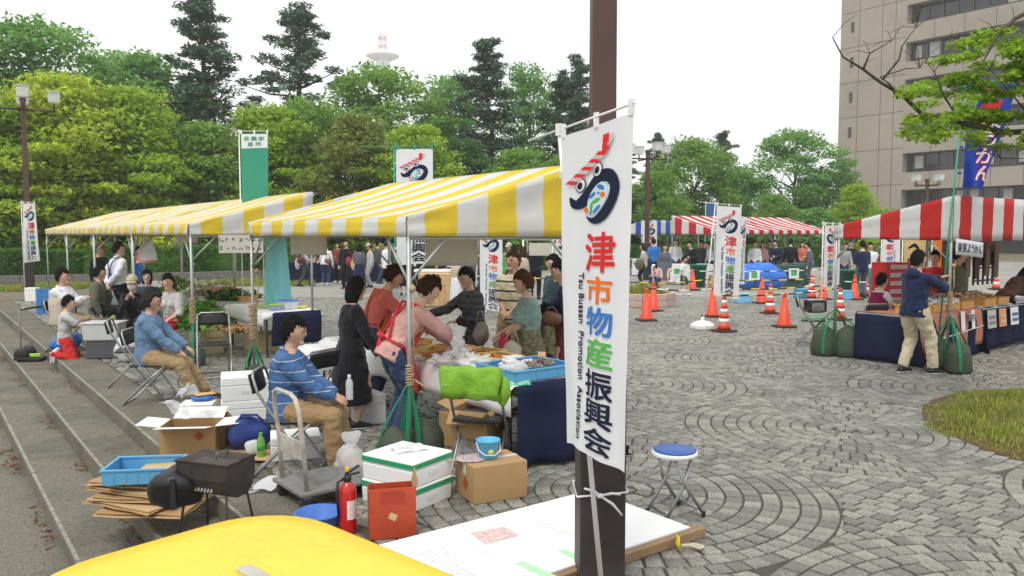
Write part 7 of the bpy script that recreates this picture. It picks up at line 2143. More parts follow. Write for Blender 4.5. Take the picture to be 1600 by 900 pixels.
def hair_mesh(style, k, seed):
    mb = MB(); mb.ball((0, 0, 0), 1.0, 40, 28)
    out = []
    for p in mb.v:
        d = Vector(p)
        rx, ry, rz = 0.108, 0.087, 0.130
        w = 1.0
        nz = noise.noise(Vector((d.x * 3, d.y * 3, d.z * 3 + seed))) + 0.5 * noise.noise(d * 7 + Vector((seed, 0, 0)))
        amp = {'short': 0.05, 'bald': 0.02, 'curly': 0.13, 'bob': 0.04, 'long': 0.04, 'bun': 0.04}[style]
        w += amp * nz + 0.035 * noise.noise(Vector((d.x * 16 + seed, d.y * 16, d.z * 9)))
        if style == 'curly':
            w += 0.10
        hn = noise.noise(Vector((d.x * 9, d.y * 9, seed + 2.0)))
        hair_line = 0.36 + 0.08 * math.sin(d.y * 5) + 0.06 * hn
        front = d.x > 0.30 and d.z < hair_line + 0.18 * (1 - d.x)
        side = abs(d.y) > 0.5 and d.x > 0.0 and d.z < (-0.12 if style in ('short', 'curly', 'bun', 'bald') else -9)
        if style in ('bob', 'long'):
            front = d.x > 0.42 and d.z < hair_line and abs(d.y) < 0.78
        low = d.z + 0.06 * hn < ((-0.62 if d.x < -0.3 else -0.35) if style in ('short', 'bun', 'bald') else (-0.6 if style == 'curly' else -2))
        if style == 'bald' and d.z > 0.55:
            w = 0.9
        q = Vector((d.x * rx * w - 0.010, d.y * ry * w, d.z * rz * w + 0.012))
        if front or side or low:
            q = Vector((d.x * 0.080 - 0.005, d.y * 0.062, d.z * 0.10))
        elif style in ('bob', 'long') and d.z < 0.05:
            dz = 0.05 - d.z
            q.z -= dz * (0.06 if style == 'bob' else 0.20)
            q.y *= 1 + 0.10 * dz; q.x -= 0.02 * dz
            if d.x > 0.2:
                q.x *= 0.8
        out.append(q * k)
    mb.v = out
    if style == 'bun':
        mb.ball(Vector((-0.13, 0, 0.05)) * k, (0.045 * k,) * 3, 10, 8)
    return mb
def person(label, loc, heading, H=1.65, fat=1.0, pose='stand', lean=0.0, side=0.0, seat=0.45, head=(0, 0), hands=None, feet=None, elbow=None, knees=None,
           top='grey', sleeve='long', bottom=('pants', 'navy'), shoes='black', hair=('short', 'black'), sk=0, vox=0.012, z=0.0, female=False, px0=0.0, twist=0.0, extras=None, group='people at the market', pz=None, untuck=0.10):
    """stands at loc facing local +x; hands and feet are given in the person's own frame"""
    t = thing('person', label, 'person', (loc[0], loc[1], z), heading, group)
    k = H / 1.65
    far = vox > 0.02
    Y = Vector((0, 1, 0))
    if pz is None:
        pz = 0.86 * k if pose in ('stand', 'walk') else seat + 0.085
    P = Vector((px0, 0, pz))
    tv = Vector((math.sin(lean), math.sin(side), math.cos(lean))).normalized()
    fv = Vector((math.cos(lean), 0, -math.sin(lean)))
    yv = tv.cross(fv).normalized()
    if twist:
        q = Matrix.Rotation(twist, 3, tv)
        yv2 = q @ yv; fv2 = q @ fv
    else:
        yv2, fv2 = yv, fv
    sw = 0.142 if female else 0.166
    S = {s: P + tv * 0.405 * k + yv2 * s * sw * k for s in (1, -1)}
    N = P + tv * 0.485 * k
    l2 = lean * 0.75 + head[0]
    hv = Vector((math.sin(l2), math.sin(side), math.cos(l2))).normalized()
    HC = N + hv * 0.150 * k + Vector((0.025 * k * math.cos(l2), 0, 0))
    # limbs
    arms = {}
    for s, nm in ((1, 'L'), (-1, 'R')):
        tgt = (hands or {}).get(nm)
        if tgt is None:
            tgt = S[s] + Vector((0.06 * k + lean * 0.1, s * 0.07 * k, -0.50 * k))
        hint = (elbow or {}).get(nm, (-0.6, s * 0.5, -0.6))
        e, w = ik(S[s], tgt, 0.275 * k, 0.245 * k, hint)
        arms[s] = (S[s], e, w)
    legs = {}
    for s, nm in ((1, 'L'), (-1, 'R')):
        hp = P + Y * s * 0.085 * k - tv * 0.02
        ft = (feet or {}).get(nm)
        if ft is None:
            if pose == 'walk':
                ft = (px0 + s * 0.22 * k, s * 0.07 * k, 0.085 * k)
            elif pose == 'sit':
                ft = (px0 + 0.44 * k, s * 0.12, 0.085 * k)
            else:
                ft = (px0 + 0.01, s * 0.10 * k, 0.085 * k)
        kn, an = ik(hp, ft, 0.405 * k, 0.40 * k, (knees or {}).get(nm, (1, 0.12 * s, 0.5)))
        legs[s] = (hp, kn, an)
    # ---- the body: one welded surface
    b = MB()
    f = fat
    TR = [(-0.09, .150, .105), (0.0, .158, .112), (.12, .138, .100), (.25, .150, .108), (.36, .158, .104), (.425, .130, .080), (.46, .085, .066), (.485, .056, .056)]
    if female:
        TR = [(-0.09, .158, .112), (0.0, .160, .115), (.12, .122, .092), (.25, .138, .110), (.36, .138, .098), (.425, .112, .075), (.46, .075, .06), (.485, .050, .050)]
    rings(b, [(P + tv * d * k, (yv if d < .2 else yv2) * a * k * f, (fv if d < .2 else fv2) * c * k * f) for d, a, c in TR])
    capsule(b, [N - tv * 0.03, HC - hv * 0.05 * k], [0.055 * k, 0.050 * k])
    # head with brow, nose, jaw and ears
    ry_ = Matrix.Rotation(head[1], 3, 'Z')
    rp = Matrix.Rotation(l2, 3, 'Y')
    HM = rp @ ry_
    hd = MB(); hd.ball((0, 0, 0), 1.0, 20, 14)
    for p in hd.v:
        d = Vector(p)
        x, y, zz = d.x * 0.098, d.y * 0.076, d.z * 0.120
        if d.z < 0 and d.x > 0:
            y *= 1 - 0.22 * (-d.z); x *= 1 - 0.10 * (-d.z)
        if d.z < -0.3 and d.x < 0:
            x *= 0.8
        b_ = Vector((x, y, zz)) * k
        b.v.append(tuple(HC + HM @ b_))
    o0 = len(b.v) - len(hd.v)
    for q in hd.f:
        b.f.append([i + o0 for i in q]); b.mi.append(0)
    if not far:
        hl = lambda x, y, zz: HC + HM @ (Vector((x, y, zz)) * k)
        b.path([hl(.088, 0, .022), hl(.101, 0, -.014), hl(.090, 0, -.024)], [0.009 * k, 0.013 * k, 0.011 * k], 8)
        b.ball(hl(.070, 0, -.088), (.028 * k, .032 * k, .024 * k), 8, 6)
        for s in (1, -1):
            b.ball(hl(-.004, s * .078, -.006), (.020 * k, .011 * k, .033 * k), 8, 6)
            b.ball(hl(.084, s * .034, .030), (.018 * k, .028 * k, .009 * k), 8, 6)
    for s in (1, -1):
        a, e, w = arms[s]
        b.path([a, a.lerp(e, .5), e, e.lerp(w, .3), w], [.045 * k * f, .041 * k * f, .036 * k, .037 * k, .026 * k], 10)
        b.ball(a, .046 * k * f, 10, 6); b.ball(e, .037 * k, 10, 6)
        hdv = (w - e).normalized()
        ax = hdv.cross(Vector((0, 0, 1)))
        ax = ax.normalized() if ax.length > 0.2 else Vector((1, 0, 0))
        if ax.dot(Vector((0, -s, 0))) < 0 and abs(hdv.z) > 0.8:
            ax = -ax
        pl = hdv.cross(ax)
        palm = w + hdv * .045 * k
        if far:
            b.ball(palm + hdv * .03 * k, (.04 * k, .04 * k, .06 * k), 8, 6)
        else:
            rings(b, [(w - hdv * .01, ax * .026 * k, pl * .020 * k), (w + hdv * .04 * k, ax * .040 * k, pl * .018 * k), (w + hdv * .085 * k, ax * .040 * k, pl * .015 * k)], 10)
            cur = pl * (-1 if pl.z > 0 else 1)
            for q in range(4):
                o = palm + hdv * .032 * k + ax * (q - 1.5) * .020 * k
                ln = (.060, .070, .066, .050)[q] * k
                p1 = o + (hdv * .8 + cur * .35).normalized() * ln * .55
                p2 = p1 + (hdv * .35 + cur * .9).normalized() * ln * .5
                b.path([o, p1, p2], [.0095 * k, .009 * k, .0075 * k], 6)
            th = w + hdv * .02 * k - ax * s * .03 * k
            b.path([th, th + (hdv * .7 - ax * s * .7).normalized() * .035 * k, th + (hdv * .9 - ax * s * .35 + cur * .3).normalized() * .066 * k], [.012 * k, .011 * k, .008 * k], 6)
        hp, kn, an = legs[s]
        b.path([hp, hp.lerp(kn, .5), kn, kn.lerp(an, .35), an], [.082 * k * f, .070 * k * f, .052 * k, .052 * k * f, .036 * k], 10)
        b.ball(kn, .053 * k, 10, 6)
        fd = Vector((1, 0.12 * s, 0))
        if pose == 'kneel':
            fd = Vector((-0.2, 0, -1))
        b.path([an + Vector((0, 0, .01)), an + fd * .03 * k - Vector((0, 0, .04 * k)), an + fd * .14 * k - Vector((0, 0, .055 * k))], [.036 * k, .036 * k, .024 * k], 8)
    body = fuse('body', b, SKIN[sk], t, vox, 2)
    # ---- clothes
    tm = MATS['fabric_' + top] if isinstance(top, str) else top
    c = MB()
    g = f * 1.10
    cl = [(-untuck, .165, .122)] + [(d, a * 1.04 + .004, q * 1.05 + .006) for d, a, q in TR[1:-1]] + [(.475, .070, .066)]
    rings(c, [(P + tv * d * k, (yv if d < .2 else yv2) * a * k * f, (fv if d < .2 else fv2) * q * k * f) for d, a, q in cl])
    if female and not far:
        for s in (1, -1):
            c.ball(P + tv * .30 * k + fv2 * .085 * k * f + yv2 * s * .06 * k, .062 * k, 10, 7)
    for s in (1, -1):
        a, e, w = arms[s]
        inn = a - yv2 * s * 0.06 * k - tv * 0.02
        if sleeve == 'long':
            c.path([inn, a, a.lerp(e, .5), e, e.lerp(w, .5), w.lerp(e, .04)], [.060 * k * g, .054 * k * g, .052 * k * g, .046 * k * g, .043 * k * g, .036 * k * g], 12)
            c.ball(e, .047 * k * g, 10, 6)
        elif sleeve == 'short':
            c.path([inn, a, a.lerp(e, .5), a.lerp(e, .86)], [.060 * k * g, .056 * k * g, .058 * k * g, .062 * k * g], 12)
        elif sleeve == '34':
            c.path([inn, a, e, e.lerp(w, .35)], [.060 * k * g, .054 * k * g, .050 * k * g, .047 * k * g], 12)
            c.ball(e, .051 * k * g, 10, 6)
        elif sleeve == 'none':
            c.path([inn, a - yv2 * s * .02 * k], [.06 * k, .055 * k], 10)
        if sleeve != 'none':
            c.ball(a, .054 * k * g, 10, 6)
    topo = fuse('shirt', c, tm, t, vox * 1.1, 2, 0.032 if not far else 0.0)
    bk, bm_ = bottom[0], MATS['fabric_' + bottom[1]] if isinstance(bottom[1], str) else bottom[1]
    c = MB()
    if bk in ('pants', 'shorts'):
        rings(c, [(P + tv * .09 * k, yv * .142 * k * f, fv * .108 * k * f), (P, yv * .166 * k * f, fv * .120 * k * f), (P - tv * .08 * k, yv * .166 * k * f, fv * .122 * k * f)])
        for s in (1, -1):
            hp, kn, an = legs[s]
            if bk == 'pants':
                c.path([hp + tv * .02, hp.lerp(kn, .35), hp.lerp(kn, .75), kn, kn.lerp(an, .5), an + (kn - an).normalized() * .0], [.094 * k * f, .090 * k * f, .074 * k * f, .068 * k * f, .062 * k * f, .056 * k * f], 12)
            else:
                c.path([hp + tv * .02, hp.lerp(kn, .4), hp.lerp(kn, .95)], [.094 * k * f, .090 * k * f, .088 * k * f], 12)
            c.ball(hp, .095 * k * f, 10, 6)
            if bk == 'pants':
                c.ball(kn, .069 * k * f, 10, 6)
        fuse('trousers' if bk == 'pants' else 'shorts', c, bm_, t, vox * 1.1, 2, 0.034 if not far else 0.0)
    else:
        hem = bottom[2] * k if len(bottom) > 2 else 0.35 * k
        fl = bottom[3] if len(bottom) > 3 else 1.0
        if pose == 'sit':
            kc = (legs[1][1] + legs[-1][1]) / 2
            rings(c, [(P + tv * .1 * k, yv * .14 * k * f, fv * .11 * k * f), (P, yv * .17 * k * f, fv * .13 * k * f), (P.lerp(kc, .5) + Vector((0, 0, .0)), Y * .19 * k, Vector((0.05, 0, 1)) * .10 * k), (kc, Y * .19 * k, Vector((0.3, 0, 1)) * .085 * k), (kc + Vector((.03, 0, -.2)), Y * .18 * k, Vector((1, 0, .2)) * .10 * k)])
        else:
            rings(c, [(P + tv * .12 * k, yv * .135 * k * f, fv * .105 * k * f), (P, yv * .172 * k * f, fv * .128 * k * f), (Vector((P.x, 0, P.z * .6 + hem * .4)), Y * .185 * k * f * fl, Vector((1, 0, 0)) * .15 * k * f * fl), (Vector((P.x, 0, hem)), Y * .20 * k * f * fl, Vector((1, 0, 0)) * .18 * k * f * fl)], 18)
        fuse('skirt', c, bm_, t, vox * 1.1, 3, 0.03 if not far else 0.0)
    for s in (1, -1):
        an = legs[s][2]
        fd = Vector((1, 0.12 * s, 0)).normalized()
        sm = MB()
        if pose == 'kneel':
            fd = Vector((-0.25, 0, -0.97)).normalized(); up = Vector((-1, 0, .25)).normalized()
        else:
            up = Vector((0, 0, 1))
        y_ = up.cross(fd)
        o = an - up * .082 * k
        rings(sm, [(o - fd * .075 * k + up * .03 * k, y_ * .030 * k, up * .028 * k), (o - fd * .05 * k + up * .045 * k, y_ * .040 * k, up * .045 * k), (o + up * .052 * k, y_ * .043 * k, up * .052 * k), (o + fd * .08 * k + up * .036 * k, y_ * .046 * k, up * .036 * k), (o + fd * .15 * k + up * .024 * k, y_ * .044 * k, up * .024 * k), (o + fd * .185 * k + up * .018 * k, y_ * .026 * k, up * .016 * k)], 12)
        sho = sm.build('shoe', SHOE[shoes], t, smooth=True)
        if not far and shoes != 'white':
            so = MB(); rings(so, [(o - fd * .085 * k + up * .008, y_ * .030 * k, up * .008), (o + up * .008, y_ * .045 * k, up * .008), (o + fd * .10 * k + up * .008, y_ * .048 * k, up * .008), (o + fd * .19 * k + up * .008, y_ * .028 * k, up * .008)], 12)
            so.build('sole', SHOE['white'] if shoes == 'black' else SHOE['black'], sho)
    # ---- hair and face
    st, hc = hair
    if st == 'cap':
        hm = hair_mesh('short', k, len(label))
    elif st:
        hm = hair_mesh(st, k, len(label) % 7)
    if st:
        hm.v = [tuple(HC + HM @ Vector(p)) for p in hm.v]
        hr = hm.build('hair', HAIR[hc], t, smooth=True)
        if not far and st not in ('cap', 'bald'):
            rg = random.Random(len(label)); lk = MB()
            ctr = HC + Vector((0, 0, .012 * k))
            ok_ = [Vector(p) for p in hm.v if (Vector(p) - ctr).length > 0.088 * k]
            for q in range(420):
                p = rg.choice(ok_) + Vector((rg.uniform(-1, 1), rg.uniform(-1, 1), rg.uniform(-1, 1))) * .008
                n_ = (p - ctr).normalized()
                dn = Vector((-.35, 0, -1)) if st != 'curly' else Vector((rg.uniform(-1, 1), rg.uniform(-1, 1), rg.uniform(-1, .4)))
                dn = (dn + Vector((rg.uniform(-.4, .4), rg.uniform(-.4, .4), 0))); dn = (dn - n_ * dn.dot(n_)).normalized()
                sd = n_.cross(dn) * .0035
                ln = rg.uniform(.025, .05)
                a_, b__, c_ = p + n_ * .002, p + dn * ln * .5 + n_ * .007, p + dn * ln + n_ * rg.uniform(-.004, .008)
                lk.add([a_ - sd, a_ + sd, b__ + sd, b__ - sd, c_], [(0, 1, 2, 3), (3, 2, 4)])
            lo = lk.build('hair_strands', HAIR[hc], hr); lo['kind'] = 'stuff'
    if not far:
        hl = lambda x, y, zz: HC + HM @ (Vector((x, y, zz)) * k)
        for s in (1, -1):
            MB().ball(hl(.090, s * .033, .012), (.007 * k, .012 * k, .006 * k), 8, 6).build('eye', M_eye, t, smooth=True)
            MB().path([hl(.093, s * .020, .034), hl(.093, s * .036, .039), hl(.084, s * .052, .033)], .0035 * k, 5).build('eyebrow', HAIR[hc if st else 'black'], t)
        MB().ball(hl(.083, 0, -.056), (.006 * k, .020 * k, .005 * k), 10, 6).build('mouth', M_lip, t, smooth=True)
    if not far and (top in ('white', 'denim', 'stripe_blue', 'plaid', 'olive') or sleeve == '34'):
        MB().path([N - tv * .012 * k + (yv2 * math.sin(a) * .070 + fv2 * math.cos(a) * .066) * k + tv * (.028 * math.cos(a + PI) * k) for a in [2 * PI * q / 16 for q in range(16)]], .014 * k, 6, closed=True).build('collar', tm, topo, smooth=True)
        MB().path([P + tv * (.0 + .40 * q / 6) * k + fv2 * (.122 + .012 * math.sin(q)) * k * f for q in range(7)], .006, 5).build('button_placket', tm, topo, smooth=True)
    info = dict(t=t, k=k, P=P, tv=tv, fv=fv, yv=yv, fv2=fv2, yv2=yv2, HC=HC, HM=HM, S=S, arms=arms, legs=legs, N=N, f=f)
    if extras:
        extras(info)
    return info
# palette
for n_, c_ in dict(grey=(0.33, 0.33, 0.33), lightgrey=(0.46, 0.46, 0.45), darkgrey=(0.06, 0.065, 0.07), navy=(0.014, 0.022, 0.065), black=(0.012, 0.012, 0.016), white=(0.68, 0.70, 0.74), denim=(0.125, 0.215, 0.345),
                   khaki=(0.33, 0.235, 0.125), tan=(0.30, 0.20, 0.10), cream=(0.56, 0.49, 0.34), pink=(0.58, 0.33, 0.29), coral=(0.56, 0.13, 0.10), mint=(0.20, 0.30, 0.27), floral=(0.16, 0.14, 0.07),
                   maroon=(0.19, 0.045, 0.035), magenta=(0.22, 0.012, 0.06), blue=(0.03, 0.16, 0.48), olive=(0.11, 0.12, 0.08), red=(0.55, 0.03, 0.03), green=(0.06, 0.36, 0.06), jeans=(0.035, 0.055, 0.12), teal=(0.03, 0.06, 0.075), greyblue=(0.10, 0.115, 0.145), brown=(0.11, 0.06, 0.04), beige=(0.50, 0.43, 0.33), palepink=(0.6, 0.35, 0.38), dgreen=(0.02, 0.10, 0.07)).items():
    fab(n_, c_)
fab('floral', (0.13, 0.115, 0.06)); MATS['fabric_print'] = mat('fabric_print', (0.17, 0.15, 0.08), 0.85, 0.5, 30, 0.3, 22, dirt=(0.04, 0.05, 0.03), dirt_scale=24, dirt_amt=0.95)
band_mat('fabric_stripe_blue', (0.045, 0.115, 0.27), (0.36, 0.44, 0.55), 12, 0.09, 'Z')
band_mat('fabric_stripe_polo', (0.56, 0.49, 0.34), (0.03, 0.035, 0.05), 8.5, 0.20, 'Z')
band_mat('fabric_plaid', (0.028, 0.033, 0.045), (0.075, 0.082, 0.10), 14, 0.4, 'Z', c3=(0.05, 0.055, 0.07), freq2=13, axis2='Y', thick2=0.35)
M_mask = mat('face_mask_white', (0.72, 0.72, 0.70), 0.8); M_capc = mat('cap_beige', (0.42, 0.37, 0.25), 0.85, 0.08)
def strap(I, pts, w, m, nm='strap', parent=None):
    MB().path(pts, w, 6).build(nm, m, parent or I['t'], smooth=True)
def cap_on(I, m, brim=True):
    k, HC, HM = I['k'], I['HC'], I['HM']
    mb = MB(); mb.ball((0, 0, 0), 1.0, 20, 12)
    mb.v = [tuple(HC + HM @ (Vector((p[0] * .120 - .006, p[1] * .100, max(p[2], 0.02) * .118 + .045)) * k)) for p in mb.v]
    c = mb.build('cap', m, I['t'], smooth=True)
    if brim:
        MB().grid(lambda i, j: tuple(HC + HM @ (Vector(((.10 + .075 * j) * math.cos((i - .5) * 1.7), (.105) * math.sin((i - .5) * 1.7) , .052 - .02 * j)) * k)), 10, 3).build('brim', m, c, smooth=True, solid=0.006)
    return c
def mask_on(I):
    k, HC, HM = I['k'], I['HC'], I['HM']
    mb = MB(); mb.ball((0, 0, 0), 1.0, 14, 10)
    mb.v = [tuple(HC + HM @ (Vector((p[0] * .04 + .070, p[1] * .064, p[2] * .052 - .048)) * k)) for p in mb.v]
    mb.build('face_mask', M_mask, I['t'], smooth=True)
def apron_on(I, m, hem=0.45, bow=True):
    k, P, tv, fv, yv, fv2, yv2, f = I['k'], I['P'], I['tv'], I['fv'], I['yv'], I['fv2'], I['yv2'], I['f']
    def bib(i, j):
        d = .02 + .33 * j
        a = (i - .5) * (1.9 if j < .5 else 1.9 - (j - .5) * 1.6)
        return P + tv * d * k + (fv2 * math.cos(a) * .142 + yv2 * math.sin(a) * .178) * k * f
    MB().grid(bib, 12, 8).build('apron_bib', m, I['t'], smooth=True, solid=0.006)
    def skirt(i, j):
        a = (i - .5) * 2.5
        c = P + tv * .03 * k
        lo = Vector((P.x + 0.03, 0, hem))
        q = c.lerp(lo, j)
        return q + Vector((math.cos(a) * (.145 + .05 * j), math.sin(a) * (.185 + .02 * j), 0)) * k * f + Vector((0.01 * math.sin(i * 14) * j, 0, 0))
    MB().grid(skirt, 14, 8).build('apron_skirt', m, I['t'], smooth=True, solid=0.006)
    for s in (1, -1):
        pts = []
        for q in range(9):
            a = q / 8
            d = .36 + .11 * math.sin(min(1, a * 1.6) * PI * .5) if a < .45 else .47 - (a - .45) / .55 * .42
            # over the shoulder, crossing the back to the other hip
            if a < .45:
                p = P + tv * (d + .012) * k + (fv2 * (.125 - a * .35) + yv2 * s * .095) * k * f
            else:
                b_ = (a - .45) / .55
                p = P + tv * (d + .01) * k + (fv2 * -(.105 + .028 * math.sin(PI * b_)) + yv2 * s * (.095 - .20 * b_)) * k * f
            pts.append(p)
        MB().path(pts, 0.014 * k, 6).build('apron_strap', m, I['t'], smooth=True)
    if bow:
        c = P + tv * .06 * k - fv * .142 * k * f
        for s in (1, -1):
            MB().ball(c + yv * s * .05 - fv * .012, (.02, .055, .03), 10, 6).build('apron_bow', m, I['t'], smooth=True)
            MB().path([c, c + yv * s * .025 + Vector((-.03, 0, -.08)), c + yv * s * .04 + Vector((-.02, 0, -.18))], [.014, .014, .018], 6).build('apron_tie', m, I['t'], smooth=True)
    MB().path([P + tv * .06 * k + (fv * math.cos(a) * .142 + yv * math.sin(a) * .172) * k * f for a in [2 * PI * q / 20 for q in range(20)]], 0.011, 6, closed=True).build('apron_belt', m, I['t'], smooth=True)

M_apron = mat('apron_red', (0.55, 0.025, 0.03), 0.8, 0.1, 8, 0.2, 20); M_apron2 = mat('apron_orange_red', (0.60, 0.13, 0.06), 0.8, 0.1, 8, 0.2, 20)
# ---------- near people
xy = XY(448, 6.3)
person('seated man in a blue shirt with thin white stripes holding a bottle', xy, 0.06, 1.56, 1.24, 'sit', lean=0.07, seat=0.44, head=(0.06, 0), px0=-0.03, hands={'L': (0.36, 0.06, 0.60), 'R': (0.36, -0.06, 0.60)}, elbow={'L': (-.5, .6, -.6), 'R': (-.5, -.6, -.6)},
       feet={'L': (0.44, 0.13, 0.085), 'R': (0.38, -0.12, 0.085)}, top='stripe_blue', bottom=('pants', 'tan'), hair=('short', 'black'), sk=1, vox=0.0095)
bx_ = Matrix.Rotation(0.06, 3, 'Z') @ Vector((0.47, 0.0, 0))
bottle('clear drink bottle held by the seated man in stripes', (xy[0] + bx_.x, xy[1] + bx_.y), 0.575, 0.20, 0.03, M_film, mat('white_cap', (0.75, 0.75, 0.75), 0.4))
person('seated man in a pale denim shirt and tan trousers by the steps', XY(230, 8.95), 0.10, 1.60, 1.16, 'sit', lean=0.04, seat=0.45, head=(0.12, 0.1), px0=-0.03, hands={'L': (0.40, 0.10, 0.57), 'R': (0.36, -0.10, 0.57)},
       feet={'L': (0.55, 0.14, 0.085), 'R': (0.50, -0.12, 0.085)}, top='denim', bottom=('pants', 'khaki'), hair=('curly', 'grey'), sk=1, vox=0.011)
kz = 0.0
kx = UV(13.8, 1.82)[:2]
person('boy in a grey T-shirt and red and black trousers kneeling on the steps', kx, 0.35, 1.42, 0.95, 'kneel', lean=0.06, z=kz, pz=0.30, head=(0.12, 0.1), hands={'L': (0.40, 0.08, 0.40), 'R': (0.40, -0.04, 0.40)}, feet={'L': (-0.16, 0.10, 0.10), 'R': (-0.16, -0.10, 0.10)}, knees={'L': (1, 0.1, -.2), 'R': (1, -0.1, -.2)},
       top='lightgrey', sleeve='short', bottom=('pants', 'red'), shoes='white', hair=('short', 'black'), sk=0, vox=0.012)
def vest(I):
    k, P, tv, fv, yv, f = I['k'], I['P'], I['tv'], I['fv'], I['yv'], I['f']
    m = fab('vest_beige', (0.52, 0.45, 0.36))
    for s in (1, -1):
        MB().grid(lambda i, j: P + tv * (-.10 + .54 * j) * k + (-fv * math.cos(i * 2.2) * .142 + yv * s * math.sin(i * 2.2) * .188) * k * f * (1.0 if j < .8 else .9), 10, 10).build('vest_side', m, I['t'], smooth=True, solid=0.012)
person('seated man with crossed arms in a white shirt and beige vest', XY(98, 12.9), 0.02, 1.74, 1.25, 'sit', lean=-0.04, seat=0.45, head=(0.05, 0.0), px0=-0.03, hands={'L': (0.22, -0.13, 0.80), 'R': (0.24, 0.13, 0.84)}, elbow={'L': (.2, .8, -.6), 'R': (.2, -.8, -.6)},
       feet={'L': (0.62, 0.16, 0.085), 'R': (0.48, -0.18, 0.085)}, top='white', bottom=('pants', 'tan'), hair=('short', 'black'), sk=1, vox=0.012, extras=vest)
def capmask(I):
    cap_on(I, M_capc); mask_on(I)
person('person in a beige cap and white face mask sitting behind the vegetables', XY(206, 12.9), -1.35, 1.55, 1.0, 'sit', lean=0.1, seat=0.42, hands={'L': (0.22, 0.05, 0.88), 'R': (0.25, -0.05, 0.86)}, top='black', bottom=('pants', 'black'), hair=('cap', 'black'), vox=0.013, extras=capmask, female=True)
person('person with dark bobbed hair in a dark teal jacket behind the masked person', XY(228, 13.8), -1.3, 1.58, 1.0, 'sit', seat=0.46, top='teal', bottom=('pants', 'navy'), hair=('bob', 'black'), vox=0.014, female=True, hands={'L': (0.3, 0.1, 0.6), 'R': (0.3, -0.1, 0.6)})
person('woman in a grey V-neck shirt and red apron sitting by the tent pole', XY(268, 12.3), -1.75, 1.62, 1.08, 'sit', lean=0.18, seat=0.46, head=(0.0, 0.15), hands={'L': (0.36, 0.12, 0.60), 'R': (0.40, -0.22, 0.62)}, top='lightgrey', sleeve='34', bottom=('skirt', 'red', 0.3), hair=('short', 'black'), vox=0.013, female=True, sk=2)
def braces(I):
    k, P, tv, fv, yv, f = I['k'], I['P'], I['tv'], I['fv'], I['yv'], I['f']
    for s in (1, -1):
        strap(I, [P + tv * d * k + (-fv * b + yv * s * a) * k * f for d, a, b in ((.02, -.10, .135), (.15, -.04, .145), (.27, .02, .15), (.38, .06, .14), (.46, .08, .10), (.50, .085, .02))], .012, fab('brace_navy', (.02, .03, .09)), 'braces')
person('standing man with crossed navy braces on a white shirt, hands behind his back', XY(183, 15.6), 0.95, 1.76, 1.1, 'stand', head=(0, -.5), hands={'L': (-0.20, 0.03, 0.93), 'R': (-0.20, -0.03, 0.93)}, elbow={'L': (-.4, 1, -.2), 'R': (-.4, -1, -.2)}, top='white', bottom=('pants', 'black'), hair=('short', 'black'), vox=0.014, extras=braces, untuck=0.02)
person('person in a grey green shirt sitting left of the man with braces', XY(146, 14.6), 0.3, 1.65, 1.1, 'sit', lean=0.1, seat=0.46, top='olive', bottom=('pants', 'black'), hair=('short', 'black'), vox=0.016, sk=1)
person('person in a dark top and brown cap standing under the far yellow tents', XY(153, 18.0), -0.2, 1.70, 1.05, 'stand', top='black', bottom=('pants', 'darkgrey'), hair=('cap', 'black'), vox=0.018, extras=lambda I: cap_on(I, mat('cap_brown', (0.24, 0.11, 0.05), 0.85)), sk=1)
person('person in a blue top half hidden under the far yellow tents', XY(212, 19.0), 0.5, 1.62, 1.0, 'stand', top='blue', bottom=('pants', 'jeans'), hair=('short', 'black'), vox=0.02)
# the women of the near stall
person('woman in a long black dress with black bobbed hair seen from behind', XY(545, 7.75), 0.55, 1.50, 1.10, 'stand', lean=0.05, head=(0.15, 0), hands={'R': (0.22, -0.30, 0.68), 'L': (0.28, 0.12, 0.72)}, top='black', bottom=('skirt', 'black', 0.28, 1.12), hair=('bob', 'black'), female=True, vox=0.011)
person('woman in a coral shirt with an orange red apron bending over the stall table', XY(578, 8.75), 0.25, 1.62, 1.05, 'stand', lean=0.38, head=(0.15, -.1), hands={'L': (0.62, 0.15, 0.82), 'R': (0.60, -0.15, 0.80)}, top='coral', bottom=('pants', 'jeans'), hair=('curly', 'brown'), female=True, vox=0.012, sk=2, extras=lambda I: apron_on(I, M_apron2))
person('woman in a pink sweater and red apron leaning over the fish table', XY(612, 7.25), 0.42, 1.62, 1.12, 'stand', lean=0.55, head=(0.15, -.1), hands={'L': (0.66, 0.05, 0.82), 'R': (0.74, -0.22, 0.78)}, elbow={'L': (-.2, .6, -.6), 'R': (0.2, -.6, -.6)}, top='pink', bottom=('pants', 'jeans'), hair=('curly', 'brown'), female=True, vox=0.0105, sk=0, extras=lambda I: apron_on(I, M_apron))
# customers
person('customer in a dark plaid shirt reaching over the stall with a purse', XY(742, 9.15), 3.75, 1.55, 1.1, 'stand', lean=0.12, head=(0.2, 0.15), hands={'R': (0.44, -0.28, 0.98), 'L': (0.30, 0.08, 0.92)}, top='plaid', bottom=('pants', 'darkgrey'), hair=('short', 'black'), female=True, vox=0.012, sk=2)
person('man in a cream polo shirt with black stripes standing among the customers', XY(803, 10.0), 4.25, 1.72, 1.12, 'stand', head=(0.05, -.1), hands={'R': (0.24, -0.02, 0.95), 'L': (0.26, 0.06, 0.93)}, top='stripe_polo', sleeve='short', bottom=('pants', 'khaki'), hair=('short', 'brown'), vox=0.013, sk=1)
person('woman in a mint green top and flowered skirt with a shopping bag', XY(826, 8.35), 3.25, 1.53, 1.22, 'stand', lean=0.03, head=(0.15, 0.0), hands={'L': (0.30, 0.06, 0.82), 'R': (0.28, -0.12, 0.84)}, top='mint', sleeve='short', bottom=('skirt', 'print', 0.25, 1.15), hair=('curly', 'reddish'), female=True, vox=0.0115, sk=2)
